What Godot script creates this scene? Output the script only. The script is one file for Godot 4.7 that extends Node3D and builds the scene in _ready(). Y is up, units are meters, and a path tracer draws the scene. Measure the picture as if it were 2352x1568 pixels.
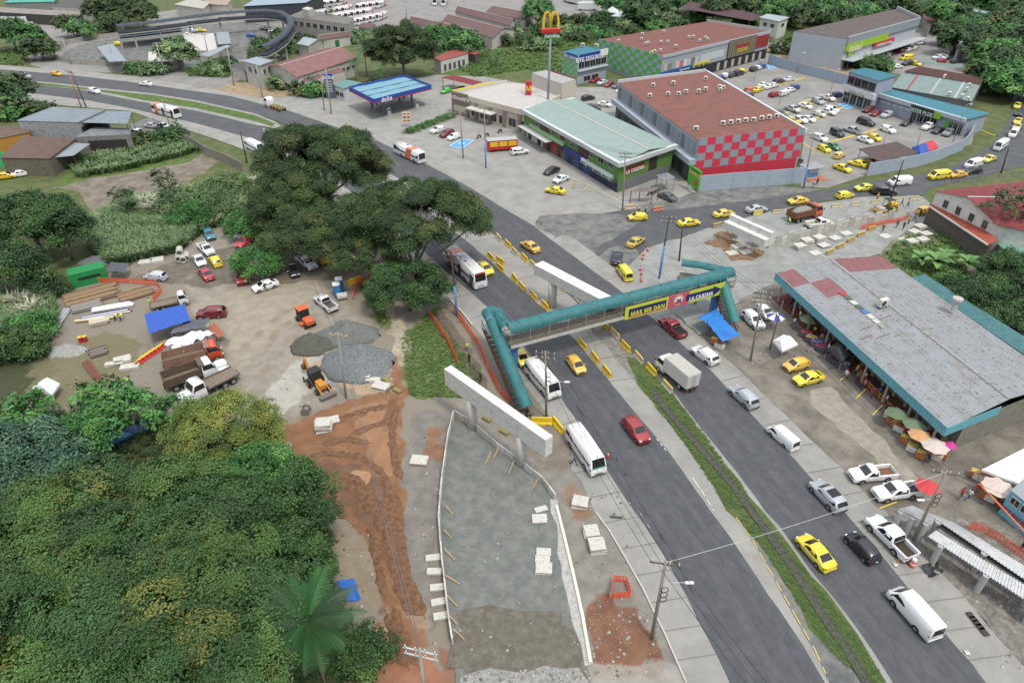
extends Node3D
const FOCAL:=1568.0
const PITCH:=0.60388
const EYE:=57.0
var used:={}
var mats:={}
var texs:={}
var meshes:={}
var rng:=RandomNumberGenerator.new()
func ray(x:float,y:float)->Vector3:
	var u:=(x-1176.0)/FOCAL
	var v:=(y-784.0)/FOCAL
	return Vector3(u,-sin(PITCH)-v*cos(PITCH),-cos(PITCH)+v*sin(PITCH))
func G(x:float,y:float,h:=0.0)->Vector3:
	var d:=ray(x,y)
	var p:=d*((h-EYE)/d.y)
	p.y=h
	return p
func over(base:Vector3,x:float,y:float)->Vector3:   # the point of a pixel in the upright plane through base
	var d:=ray(x,y)
	return d*(base.z/d.z)+Vector3(0,EYE,0)
func GP(a:Array,h:=0.0)->PackedVector3Array:
	var r:=PackedVector3Array()
	for i in range(0,a.size(),2):r.append(G(a[i],a[i+1],h))
	return r
class MB:
	var v:=PackedVector3Array()
	var n:=PackedVector3Array()
	var c:=PackedColorArray()
	var col:=Color.WHITE
	var colored:=false
	func tri(a:Vector3,b:Vector3,d:Vector3):
		var q:=(d-a).cross(b-a)
		if q.length_squared()<1e-14:return
		q=q.normalized()
		v.append(a); v.append(b); v.append(d)
		n.append(q); n.append(q); n.append(q)
		if colored:
			c.append(col); c.append(col); c.append(col)
	func quad(a:Vector3,b:Vector3,d:Vector3,e:Vector3):
		tri(a,b,d); tri(a,d,e)
	func box(p:Vector3,s:Vector3,bs:=Basis.IDENTITY,ch:=0.0):
		var h:=s*0.5
		var k:=[]
		for i in 8:k.append(p+bs*Vector3(h.x*(1 if i & 1 else -1),h.y*(1 if i & 2 else -1),h.z*(1 if i & 4 else -1)))
		hexa(k)
	func hexa(k:Array):   # corners by bits x y z
		quad(k[4],k[6],k[7],k[5]); quad(k[1],k[3],k[2],k[0])
		quad(k[5],k[7],k[3],k[1]); quad(k[0],k[2],k[6],k[4])
		quad(k[2],k[3],k[7],k[6]); quad(k[0],k[4],k[5],k[1])
	func beam(a:Vector3,b:Vector3,w:float,h:float,upv:=Vector3.UP):
		var d:=(b-a)
		var f:=d.normalized()
		if abs(f.dot(upv))>0.98:upv=Vector3.RIGHT
		var s:=f.cross(upv).normalized()
		var u:=s.cross(f)
		box((a+b)*0.5,Vector3(d.length(),h,w),Basis(f,u,s))
	func tube(path:Array,r,sides:=6,caps:=true):
		var rings:=[]
		for i in path.size():
			var f:Vector3=(path[min(i+1,path.size()-1)]-path[max(i-1,0)]).normalized()
			var s:=f.cross(Vector3.UP)
			if s.length()<0.05:s=Vector3.RIGHT
			s=s.normalized()
			var u:=s.cross(f)
			var rr:float=r[i] if r is Array else r
			var ring:=[]
			for k in sides:
				var a:=TAU*k/sides
				ring.append(path[i]+(s*cos(a)+u*sin(a))*rr)
			rings.append(ring)
		loft(rings,caps)
	func loft(rings:Array,caps:=true,closed:=true):
		for i in rings.size()-1:
			var A:Array=rings[i]
			var B:Array=rings[i+1]
			var m:=A.size()
			for k in (m if closed else m-1):
				quad(A[k],A[(k+1) % m],B[(k+1) % m],B[k])
		if caps:
			var A:Array=rings[0]
			var B:Array=rings[-1]
			for k in range(1,A.size()-1):
				tri(A[0],A[k+1],A[k])
				tri(B[0],B[k],B[k+1])
	func cyl(a:Vector3,b:Vector3,r0:float,r1:float,sides:=12):
		tube([a,b],[r0,r1],sides)
	func flat(poly:PackedVector3Array):   # a level polygon seen from above
		var p2:=PackedVector2Array()
		for q in poly:p2.append(Vector2(q.x,q.z))
		var t:=Geometry2D.triangulate_polygon(p2)
		for i in range(0,t.size(),3):
			var a:=poly[t[i]]; var b:=poly[t[i+1]]; var d:=poly[t[i+2]]
			if (d-a).cross(b-a).y<0:tri(a,d,b)
			else:tri(a,b,d)
	func prism(poly:PackedVector3Array,y0:float,y1:float,top:=true):   # upright prism on a polygon
		var area:=0.0
		for i in poly.size():
			var a:=poly[i]; var b:=poly[(i+1) % poly.size()]
			area+=a.x*b.z-b.x*a.z
		for i in poly.size():
			var a:=poly[i]; var b:=poly[(i+1) % poly.size()]
			var a0:=Vector3(a.x,y0,a.z); var b0:=Vector3(b.x,y0,b.z)
			var a1:=Vector3(a.x,y1,a.z); var b1:=Vector3(b.x,y1,b.z)
			if area>0:quad(a0,b0,b1,a1)
			else:quad(b0,a0,a1,b1)
		if top:
			var q:=poly.duplicate()
			for i in q.size():q[i].y=y1
			flat(q)
	func ball(p:Vector3,r:Vector3,seg:=8,rows:=5):
		var rings:=[]
		for j in rows+1:
			var a:=PI*j/rows-PI/2
			var ring:=[]
			for k in seg:
				var b:=TAU*k/seg
				ring.append(p+Vector3(cos(a)*cos(b)*r.x,sin(a)*r.y,-cos(a)*sin(b)*r.z))
			rings.append(ring)
		loft(rings,false)
	func put(o:MB,x:Transform3D):
		for q in o.v:v.append(x*q)
		for q in o.n:n.append((x.basis*q).normalized())
		if colored:
			for i in o.v.size():c.append(col)
	func mesh(smooth:=false)->ArrayMesh:
		var m:=ArrayMesh.new()
		if v.is_empty():return m
		if smooth:
			var st:=SurfaceTool.new()
			st.begin(Mesh.PRIMITIVE_TRIANGLES)
			st.set_smooth_group(0)
			for i in v.size():
				if colored:st.set_color(c[i])
				st.add_vertex(v[i])
			st.index()
			st.generate_normals()
			return st.commit()
		var a:=[]
		a.resize(Mesh.ARRAY_MAX)
		a[Mesh.ARRAY_VERTEX]=v
		a[Mesh.ARRAY_NORMAL]=n
		if colored:a[Mesh.ARRAY_COLOR]=c
		m.add_surface_from_arrays(Mesh.PRIMITIVE_TRIANGLES,a)
		return m
func numbered(called:String)->String:
	var k:int=used.get(called,-1)+1
	used[called]=k
	return called if k==0 else "%s_%03d" % [called,k]
func tag(o:Node,label:String,category:String,group:=""):
	o.set_meta("label",label)
	o.set_meta("category",category)
	if group:o.set_meta("group",group)
func thing(called:String,label:String,category:String,at:=Vector3.ZERO,turn:=0.0,group:="")->Node3D:
	var o:=Node3D.new()
	o.name=numbered(called)
	add_child(o)
	o.position=at
	o.rotation.y=turn
	tag(o,label,category,group)
	return o
func part(parent:Node,called:String,m:Mesh,material:Material,xf:=Transform3D.IDENTITY)->MeshInstance3D:
	var o:=MeshInstance3D.new()
	o.name=called
	o.mesh=m
	o.material_override=material
	o.transform=xf
	parent.add_child(o,true)
	return o
func solo(called:String,m:Mesh,material:Material,label:String,category:String,group:="",at:=Vector3.ZERO)->MeshInstance3D:
	var o:=part(self,numbered(called),m,material)
	o.position=at
	tag(o,label,category,group)
	return o
func struct(called:String,m:Mesh,material:Material)->MeshInstance3D:
	var o:=part(self,numbered(called),m,material)
	o.set_meta("kind","structure")
	return o
func stuff(o:Node,label:="",category:=""):
	o.set_meta("kind","stuff")
	if label:o.set_meta("label",label)
	if category:o.set_meta("category",category)
const BASE:=0.8
func lin(c:Array)->Color:   # the colour a surface shows in plain daylight,0 to 255,to its base colour
	var k:=Color(c[0]/255.0,c[1]/255.0,c[2]/255.0).srgb_to_linear()
	return Color(k.r*BASE,k.g*BASE,k.b*BASE)
func alb(c:Array)->Color:
	return lin(c).linear_to_srgb()
func mt(c:Array,rough:=0.7,metal:=0.0)->StandardMaterial3D:
	var key:="%s %s %s" % [c,rough,metal]
	if key in mats:return mats[key]
	var m:=StandardMaterial3D.new()
	m.albedo_color=alb(c)
	m.roughness=rough
	m.metallic=metal
	mats[key]=m
	return m
func paint(c:Array)->StandardMaterial3D:   # car paint
	var key:="paint %s" % [c]
	if key in mats:return mats[key]
	var m:=StandardMaterial3D.new()
	m.albedo_color=alb(c)
	m.roughness=0.38
	m.metallic_specular=0.5
	m.clearcoat_enabled=true
	m.clearcoat=0.7
	m.clearcoat_roughness=0.06
	mats[key]=m
	return m
func noise_tex(seed_:int,freq:float,stops:Array,size:=512,octaves:=5,kind:=FastNoiseLite.TYPE_SIMPLEX_SMOOTH)->NoiseTexture2D:
	var nz:=FastNoiseLite.new()
	nz.seed=seed_
	nz.noise_type=kind
	nz.frequency=freq
	nz.fractal_octaves=octaves
	nz.fractal_gain=0.7
	var g:=Gradient.new()
	var offs:=PackedFloat32Array()
	var cols:=PackedColorArray()
	for s in stops:
		offs.append(s[0])
		cols.append(s[1])
	g.offsets=offs
	g.colors=cols
	var t:=NoiseTexture2D.new()
	t.width=size
	t.height=size
	t.seamless=true
	t.normalize=true
	t.noise=nz
	t.color_ramp=g
	return t
func gray_tex(key:String,seed_:int,freq:float,lo:float,hi:float,size:=512)->NoiseTexture2D:
	if not key in texs:texs[key]=noise_tex(seed_,freq,[[0.15,Color(lo,lo,lo)],[0.85,Color(hi,hi,hi)]],size)
	return texs[key]
# a ground or wall material:three colours in patches of `patch` metres with finer grain of `grain` metres over them
func earth(key:String,a:Array,b:Array,c:Array,patch:float,grain:float,bump:=1.5,rough:=0.95)->StandardMaterial3D:
	if key in mats:return mats[key]
	var m:=StandardMaterial3D.new()
	m.albedo_texture=noise_tex(hash(key) % 9999,0.012,[[0.2,alb(a)],[0.5,alb(b)],[0.8,alb(c)]],512,6)
	m.uv1_triplanar=true
	m.uv1_world_triplanar=true
	m.uv1_scale=Vector3.ONE/patch
	m.detail_enabled=true
	m.detail_blend_mode=BaseMaterial3D.BLEND_MODE_MUL
	m.detail_albedo=gray_tex("grain",77,0.05,0.72,1.0)
	m.detail_uv_layer=BaseMaterial3D.DETAIL_UV_2
	m.uv2_triplanar=true
	m.uv2_world_triplanar=true
	m.uv2_scale=Vector3.ONE/grain
	m.roughness=rough
	if bump>0:
		m.heightmap_enabled=true
		m.heightmap_scale=bump
		m.heightmap_texture=gray_tex("bump",12,0.03,0.0,1.0)
	mats[key]=m
	return m
func weather(c:Array,d:Array,seed_:int,size:int)->NoiseTexture2D:   # a shared texture that turns the full colour c into about d in patches
	var a:=lin(c)
	var b:=lin(d)
	var k:=[b.r/a.r,b.g/a.g,b.b/a.b]
	var lv:float=clampf(snappedf((k[0]+k[1]+k[2])/3.0,0.12),0.48,0.96)
	var warm:int=clampi(int(round((k[0]-k[2])/0.18)),0,2)
	var key:="weather %s %s %s" % [lv,warm,seed_]
	if not key in texs:
		var q:=Color(minf(lv*(1.0+0.12*warm),1.0),lv*(1.0-0.02*warm),lv*(1.0-0.14*warm)).linear_to_srgb()
		texs[key]=noise_tex(hash(key) % 9999,0.018,[[0.22,q],[0.46,Color(0.97,0.97,0.97)],[0.8,Color.WHITE],[1.0,Color(0.95,0.95,0.95)]],size,7)
	return texs[key]
func sheet(c:Array,dirt:Array,period:=6.0)->StandardMaterial3D:   # painted or weathered sheet metal,plaster,concrete faces
	var k:="sheet %s %s %s" % [c,dirt,period]
	if k in mats:return mats[k]
	var m:=StandardMaterial3D.new()
	m.albedo_color=alb(c)
	m.albedo_texture=weather(c,dirt,1,512)
	m.uv1_triplanar=true
	m.uv1_world_triplanar=true
	m.uv1_scale=Vector3.ONE/(period*2.6)
	m.roughness=0.62
	mats[k]=m
	return m
func glass()->StandardMaterial3D:
	if "glass" in mats:return mats.glass
	var m:=StandardMaterial3D.new()
	m.albedo_color=Color(0.10,0.115,0.125)
	m.roughness=0.08
	m.metallic_specular=0.6
	mats.glass=m
	return m
var wn:=FastNoiseLite.new()
const LCL:=[-60,200,0,207,100,218,200,231,312,252,425,278,500,297,588,322,680,362,780,422,880,496,950,555,1003,605,1115,702,1196,784,1301,934,1336,979,1401,1091,1458,1176,1538,1296,1606,1426,1676,1568,1740,1690]
const LCR:=[-60,178,0,186,87,197,175,205,250,220,325,235,450,255,588,288,720,335,850,402,960,468,1060,545,1125,600,1181,650,1251,712,1323,784,1383,856,1438,924,1508,1006,1551,1059,1633,1176,1676,1233,1764,1366,1814,1436,1874,1533,1960,1690]
const RCL:=[-60,174,0,181,125,191,250,205,350,215,450,231,588,262,660,288,760,332,900,402,1000,457,1100,517,1176,567,1233,612,1281,657,1330,700,1388,752,1428,790,1480,843,1552,909,1611,984,1650,1034,1711,1109,1758,1176,1789,1206,1849,1296,1921,1383,1979,1458,2050,1568,2130,1690]
const RCR:=[-60,153,0,160,150,172,300,189,425,207,532,222,588,237,663,255,735,280,870,326,988,382,1080,432,1176,491,1226,520,1266,552,1341,607,1418,664,1490,725,1558,784,1651,871,1701,926,1764,994,1824,1054,1869,1106,1939,1176,2041,1296,2081,1346,2164,1448,2264,1568,2370,1690]
const SLL:=[-60,210,0,225,112,240,225,250,300,256,362,278,425,297,500,322,588,355,700,420,820,505,930,595,1000,662,1033,687,1085,747,1130,800,1200,880,1262,960,1301,992,1311,1022,1312,1079,1338,1109,1366,1176,1401,1221,1438,1284,1476,1351,1526,1454,1576,1568,1640,1690]
const SRR:=[1266,552,1290,540,1311,543,1401,610,1466,657,1533,710,1608,774,1651,809,1703,856,1764,918,1876,1024,1951,1092,2009,1164,2034,1176,2126,1283,2204,1358,2249,1416,2291,1463,2352,1533,2480,1690]
func wob(a:PackedVector3Array,amp:float,step:=1.5)->PackedVector3Array:
	var r:=PackedVector3Array()
	for i in a.size():
		var p:=a[i]; var q:=a[(i+1) % a.size()]
		var far:=clampf(-p.z/90.0,1.0,4.0)
		var k:=int(clampf(p.distance_to(q)/(step*far),1,60))
		for j in k:
			var s:=p.lerp(q,float(j)/k)
			s.x+=wn.get_noise_2d(s.x*6,s.z*6)*amp
			s.z+=wn.get_noise_2d(s.z*6+500,s.x*6)*amp
			r.append(s)
	return r
var layer:=0
var spread:=[]
func ground_y(p:Vector3)->float:   # height of the topmost sheet of ground under a point
	var q:=Vector2(p.x,p.z)
	var y:=0.0
	for e in spread:
		if e[1]>y and Geometry2D.is_point_in_polygon(q,e[0]):y=e[1]
	return y
func ruts():
	var m:=earth("mudridge",[118,84,60],[142,104,76],[160,122,92],5,0.7,6)
	for q in [[700,1105,760,1085,820,1100,860,1160,880,1230],[712,1128,770,1108,826,1128,858,1190],[690,1060,750,1040,830,1050,880,1090,900,1150],[885,1130,893,1230,912,1330,950,1420],[908,1130,921,1240,936,1330,978,1425],[896,1130,907,1235,924,1330,964,1422],[850,1200,870,1300,885,1380],[860,1120,830,1160,800,1180],[878,1108,850,1140,815,1165],[870,1242,930,1236],[872,1256,930,1250],[873,1270,930,1262],[875,1284,930,1278],[900,1390,930,1470,965,1540],[885,1400,912,1480,945,1550],[780,960,850,940,900,930],[800,1000,870,975,910,960],[730,1020,800,1010,860,1020],[690,1090,720,1120,770,1150,800,1200],[915,930,900,980,905,1050,925,1110]]:
		var P:=GP(q)
		var c:=Curve3D.new()
		for p in P:c.add_point(p)
		var L:=c.get_baked_length()
		var rings:=[]
		var k:=0.0
		while k<L:
			var a:=c.sample_baked(k)
			var f:=(c.sample_baked(minf(k+0.3,L))-c.sample_baked(maxf(k-0.3,0))).normalized()
			var s:=Vector3(-f.z,0,f.x)
			var g:=0.8+1.4*absf(wn.get_noise_2d(a.x*12,a.z*12))
			if k<0.5 or k>L-0.8:g=0.1
			var ring:=[]
			for e in [[-0.42,0.0],[-0.25,0.1],[-0.05,0.15],[0.12,0.1],[0.3,0.13],[0.45,0.0]]:ring.append(a+s*(e[0]+0.2*wn.get_noise_2d(a.x*30,a.z*30))*g+Vector3(0,0.1+e[1]*g,0))
			ring.reverse()
			rings.append(ring)
			k+=0.45
		var mb:=MB.new()
		mb.loft(rings,false,false)
		struct("mud_rut",mb.mesh(true),m)
func area(called:String,pts:Array,m:Material,amp:=0.3,lift:=-1.0)->MeshInstance3D:
	layer+=1
	var y:=0.004*layer if lift<0 else lift
	var mb:=MB.new()
	var p:=wob(GP(pts),amp) if amp>0 else GP(pts)
	for i in p.size():p[i].y=y
	mb.flat(p)
	var p2:=PackedVector2Array()
	for q in p:p2.append(Vector2(q.x,q.z))
	spread.append([p2,y])
	return struct(called,mb.mesh(),m)
func back(a:Array,from:=0,to:=9999)->Array:   # points of a polyline in reverse order,by index of point
	var r:=[]
	var n:int=mini(a.size()/2-1,to)
	for i in range(n,from-1,-1):r.append_array([a[i*2],a[i*2+1]])
	return r
func fwd(a:Array,from:=0,to:=9999)->Array:
	var r:=[]
	for i in range(from,mini(a.size()/2-1,to)+1):r.append_array([a[i*2],a[i*2+1]])
	return r
func kerb(called:String,pts:Array,w:=0.18,h:=0.13,m:Material=null)->MeshInstance3D:
	var mb:=MB.new()
	var p:=GP(pts)
	for i in p.size()-1:
		var a:=p[i]; var b:=p[i+1]
		a.y=h/2; b.y=h/2
		mb.beam(a,b,w,h)
	return struct(called,mb.mesh(),m if m else mt([190,186,176],0.9))
func stripe(called:String,pts:Array,w:float,m:Material,dash:=0.0,gap:=0.0,y:=0.2)->MeshInstance3D:
	var mb:=MB.new()
	var p:=GP(pts)
	for i in p.size()-1:
		var a:=p[i]; var b:=p[i+1]
		a.y=y; b.y=y
		var L:=a.distance_to(b)
		var f:=(b-a)/L
		var s:=Vector3(-f.z,0,f.x)*w*0.5
		var t:=0.0
		var seg:=dash if dash>0 else 4.0
		while t<L:
			var e:=minf(t+seg,L)
			mb.quad(a+f*t-s,a+f*e-s,a+f*e+s,a+f*t+s)
			t=e+gap
	return struct(called,mb.mesh(),m)
func ground():
	wn.seed=5
	wn.frequency=0.06
	var grassy:=earth("grassy",[88,104,56],[104,118,66],[124,122,84],26,3.1,4)
	var lawn:=earth("lawn",[74,106,42],[98,128,56],[122,132,74],17,1.9,4)
	var asphalt:=earth("asphalt",[90,93,97],[97,100,104],[106,108,111],31,0.9,0.4,0.85)
	var worn:=earth("worn",[108,112,112],[134,136,133],[156,155,149],23,1.3,0.6)
	var concrete:=earth("concrete",[162,161,155],[174,172,166],[184,182,176],37,1.7,0.4,0.9)
	var lotm:=earth("lotm",[150,149,145],[164,162,157],[175,172,167],47,2.3,0.4,0.9)
	var wet:=earth("wet",[116,111,101],[138,131,119],[158,151,138],33,2.1,0.6,0.7)
	var gravel:=earth("gravel",[156,160,156],[170,173,168],[182,184,178],25,0.8,3)
	var pad:=earth("padm",[122,127,122],[134,138,132],[148,149,142],13,0.6,2)
	var dirt:=earth("dirt",[126,116,100],[146,137,120],[166,157,140],22,1.6,3)
	var tan:=earth("tan",[160,138,108],[182,160,128],[196,178,150],18,1.5,3)
	var mb:=MB.new()
	mb.flat(PackedVector3Array([Vector3(-1600,0,120),Vector3(1600,0,120),Vector3(1600,0,-2600),Vector3(-1600,0,-2600)]))
	struct("ground",mb.mesh(),grassy)
	# lots and forecourts,lowest first
	area("dirt_lot",[120,430,215,405,290,395,430,365,480,345,505,362,470,395,420,425,330,445,240,500,205,480,180,440],dirt,1.2)
	area("lawn",[1000,175,1200,120,1310,130,1370,165,1320,185,1215,165,1090,180],lawn,1.0)
	area("lawn",[160,380,260,370,420,325,480,345,430,372,290,398,215,408,130,432],lawn,1.0)
	area("lawn",[1105,60,1600,20,1560,60,1400,95,1290,130,1120,120],grassy,1.0)
	area("depot_yard",[590,70,640,20,720,-8,1180,-8,1190,30,1100,45,960,50,900,62,780,70,690,85],lotm,0.5)
	area("depot_yard",[1180,-8,1420,-8,1430,38,1300,45,1180,22],lotm,0.5)
	area("storage_yard",[-60,45,120,40,205,62,190,90,100,100,60,75,-60,70],lotm,0.5)
	area("side_road",[70,150,65,128,95,108,180,88,300,68,340,72,340,30,440,18,560,20,640,45,690,85,690,112,640,138,560,152,430,165,300,168,180,165,110,160],lotm,0.6)
	area("car_park_court",[138,135,150,115,200,98,290,84,420,60,560,50,640,62,668,88,660,112,600,128,520,142,420,150,300,152,200,150,160,146],worn,0.6)
	area("paved_apron",[588,225,735,215,860,195,1000,172,1110,176,1250,200,1420,200,1500,250,1560,400,1600,440,1560,470,1426,486,1330,500,1266,552,1226,520,1176,491,1080,432,988,382,870,326,735,280,663,255],concrete,0.2)
	area("mall_car_park",[1590,165,1640,120,1775,88,1960,170,2050,250,2240,300,2232,332,2005,398,1900,432,1840,428,1838,380,1850,300,1620,165],lotm,0.1)
	area("mall_car_park",[1950,148,1990,118,2110,62,2200,100,2262,160,2240,192,2050,168],lotm,0.2)
	area("bare_earth",[1750,108,1830,118,1965,140,1962,178,1880,158,1760,122],tan,0.5)
	area("side_road",[1960,35,1960,0,2030,-6,2030,10,2010,40],asphalt,0.3)
	area("driveway",[540,190,700,185,735,215,590,228,470,205,470,190],tan,0.5)
	area("driveway",[380,165,520,168,560,180,500,205,425,195,300,176],lotm,0.5)
	area("yard_lane",[300,285,340,270,390,290,390,318,330,330,300,318],worn,0.3)
	# intersection and side road
	area("side_road",[1330,500,1426,484,1526,480,1601,472,1676,465,1764,453,1839,442,1889,439,1964,424,2026,414,2131,400,2174,390,2239,355,2279,332,2296,310,2321,272,2324,245,2311,220,2294,200,2271,175,2246,155,2214,140,2235,136,2264,152,2296,176,2326,192,2352,212,2420,260,2420,340,2352,382,2139,432,2119,450,1964,454,1894,461,1857,471,1764,488,1640,521,1560,546,1481,573,1430,600,1341,607,1266,552],asphalt,0.15)
	area("broken_paving",[1226,520,1240,495,1330,490,1420,492,1480,505,1440,530,1380,560,1360,600,1330,600,1311,545,1280,545],worn,0.8)
	area("broken_paving",[1430,600,1400,612,1360,600,1400,570,1450,560,1470,585,1440,640],worn,0.8)
	area("verge",[1420,482,1560,455,1610,438,1760,425,1840,432,1890,436,1839,444,1764,456,1601,476,1500,486],worn,0.3)
	area("gravel_works",[1481,573,1560,546,1640,521,1764,488,1857,471,1964,454,2119,450,2150,480,2130,520,2100,560,2000,590,1900,600,1800,640,1700,700,1610,770,1533,710,1466,657,1430,625],gravel,0.8)
	area("waste_ground",[2010,595,2060,545,2135,500,2180,540,2260,590,2400,640,2400,900,2200,760,2060,620],dirt,0.8)
	area("mud_patch",[1640,540,1675,528,1690,560,1760,580,1730,600,1680,600],earth("ochre",[130,100,74],[156,124,94],[178,154,124],6,0.9,3),0.9)
	area("market_forecourt",[1608,774,1651,809,1703,856,1764,918,1876,1024,1951,1092,2009,1164,2060,1190,2130,1215,2420,1260,2420,930,2190,1000,1800,640,1700,690],wet,0.2)
	area("forecourt_slab",[1860,895,1900,884,2030,1010,2080,1070,2120,1105,2080,1110,2000,1050,1930,985,1870,930],earth("slab",[160,153,138],[176,168,152],[186,180,166],9,1.2,0.4),0.9)
	area("rubble_ground",[2034,1176,2126,1283,2204,1358,2291,1463,2352,1533,2480,1690,2600,1400,2420,1230,2200,1190,2080,1170],earth("rubble",[124,118,108],[146,141,132],[170,166,158],8,0.7,4),0.5)
	# the highway
	area("concrete_shoulder",fwd(SLL)+back(LCL),concrete,0.25)
	area("concrete_shoulder",fwd(RCR,14)+back(SRR),concrete,0.25)
	area("concrete_shoulder",[-60,143,0,150,200,165,300,175,425,195,540,215,588,225,735,262]+back(RCR,0,8),concrete,0.2)
	area("concrete_median",fwd(LCR,8)+back(RCL,8),concrete,0.2)
	area("median_strip",fwd(LCR,0,7)+[632,296,645,290,632,280]+back(RCL,0,6),concrete,0.1)
	area("median_grass",[-60,181,0,187,87,197,175,204,250,215,325,230,450,249,588,280,625,292,632,285,588,266,450,235,350,219,250,209,125,194,0,183],lawn,0.2)
	area("road",fwd(LCL)+back(LCR),asphalt,0.12)
	area("road",fwd(RCL)+back(RCR),asphalt,0.12)
	area("median_gravel",[1371,770,1426,839,1463,884,1496,915,1546,905,1480,843,1428,790,1388,752,1330,702,1310,712,1340,745],earth("medgravel",[136,138,132],[152,150,142],[170,166,158],7,0.9,2),0.5)
	area("median_gravel",[1686,1176,1728,1243,1764,1305,1824,1416,1871,1498,1899,1558,1970,1690,2060,1690,1985,1568,1930,1500,1836,1393,1764,1276,1690,1176],worn,0.3)
	var kg:=earth("kerbgrass",[76,100,46],[92,116,56],[116,122,74],7,0.9,5)
	area("median_grass",[1438,822,1463,884,1496,924,1538,976,1576,1024,1611,1079,1641,1126,1671,1176,1720,1225,1764,1276,1806,1346,1836,1393,1859,1441,1909,1498,1939,1513,1979,1568,2040,1690,2090,1690,2032,1568,1969,1458,1911,1383,1839,1296,1779,1206,1738,1170,1701,1109,1638,1034,1606,984,1546,909,1500,862,1466,826],kg,0.55)
	# the joints of the shoulder slabs and worn lane lines
	var white:=mt([206,206,200],0.8)
	stripe("lane_line",[1508,1010,1532,1040],0.12,white,0.5,0.35)
	stripe("lane_line",[1590,1100,1607,1124],0.14,white,2.2,0.4)
	stripe("lane_line",[1610,1128,1640,1176],0.12,white,0.9,0.5)
	stripe("lane_line",[1470,1180,1500,1228],0.1,mt([150,152,152],0.9),0.5,1.2)
	var yl:=mt([214,190,96],0.8)
	stripe("edge_line",[1690,1190,1728,1243,1764,1306,1824,1412,1871,1494,1896,1550],0.1,yl,1.1,0.5)
	road_wear()
	drain()
func at_y(a:Array,y:float)->float:   # where a road edge crosses a row of pixels
	for i in range(0,a.size()-2,2):
		if a[i+1]<=y and a[i+3]>y:return lerpf(a[i],a[i+2],(y-a[i+1])/(a[i+3]-a[i+1]))
	return a[a.size()-2]
func road_wear():
	var pale:=earth("wear",[94,97,101],[101,104,107],[109,111,113],13,0.7,0.3,0.9)
	var dark:=earth("tyred",[86,89,93],[93,96,100],[102,104,107],13,0.7,0.3,0.8)
	var wy:=0.004*layer+0.002
	for e in [[LCL,LCR,620],[RCL,RCR,470]]:
		for b in [[0.08,0.2,1],[0.3,0.42,1],[0.44,0.56,0],[0.6,0.72,1],[0.82,0.93,1]]:
			var l:=[]
			var r:=[]
			for y in range(e[2],1680,40):
				var x0:=at_y(e[0],y)
				var x1:=at_y(e[1],y)
				l.append_array([lerpf(x0,x1,b[0]+0.008*sin(y*0.02+b[0]*9)),y])
				r.append_array([lerpf(x0,x1,b[1]+0.01*sin(y*0.013)),y])
			area("tyre_wear",l+back(r),dark if b[2] else pale,0.25,wy)
	var seam:=mt([118,115,109],0.95)
	layer+=1
	var y:=560.0
	while y<1660:
		for e in [[SLL,LCL,680.0],[RCR,SRR,580.0],[LCR,RCL,560.0]]:
			if y<e[2] or (e[0]==LCR and y>900):continue
			var a:=G(at_y(e[0],y),y,0.0)
			var b:=G(at_y(e[1],y-18),y-18,0.0)
			stripe("slab_joint",[at_y(e[0],y),y,at_y(e[1],y-14),y-14],0.06,seam,0,0,0.004*layer+0.003)
		y+=26+y*0.028
	var oil:=earth("oil",[62,64,66],[72,74,76],[84,86,88],5,0.5,0.2,0.6)
	for q in [[1511,1224,1519,1228,1528,1250,1518,1240],[1541,1273,1549,1276,1564,1308,1552,1300],[1572,1326,1578,1330,1594,1364,1586,1352],[1890,1180,1906,1200,1936,1256,1944,1266,1920,1240,1900,1206],[1398,1188,1436,1190,1430,1194,1402,1194],[1320,920,1332,940,1346,964,1330,946],[1416,1056,1420,1050,1422,1062],[1432,1088,1438,1086,1436,1096],[2000,872,2030,880,2040,900,2010,896],[1960,880,1985,885,1975,895]]:area("oil_stain",q,oil,0.3)
func drain():
	var c:=GP([1500,902,1531,944,1596,1016,1681,1114,1721,1170,1764,1226,1821,1306,1886,1411,1939,1486,1989,1568,2060,1690])
	var bed:=MB.new()
	var rim:=MB.new()
	for i in c.size()-1:
		var f:=(c[i+1]-c[i]).normalized()
		var s:=Vector3(-f.z,0,f.x)
		var a:=c[i]; var b:=c[i+1]
		bed.beam(a+Vector3(0,0.22,0),b+Vector3(0,0.22,0),0.72,0.04)
		for k in [-1,1]:
			rim.beam(a+s*0.4*k+Vector3(0,0.2,0),b+s*0.4*k+Vector3(0,0.2,0),0.1,0.16)
	var o:=struct("drain_channel",bed.mesh(),earth("drainbed",[70,68,62],[92,90,84],[112,110,104],3,0.6,1))
	part(o,"channel_rim",rim.mesh(),earth("drainrim",[80,80,72],[96,95,86],[114,112,102],3,0.6,1))
const SX0:=-92.0
const SZ0:=-138.0
const SW:=112.0
const SN:=1280
var img_data:PackedByteArray
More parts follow.
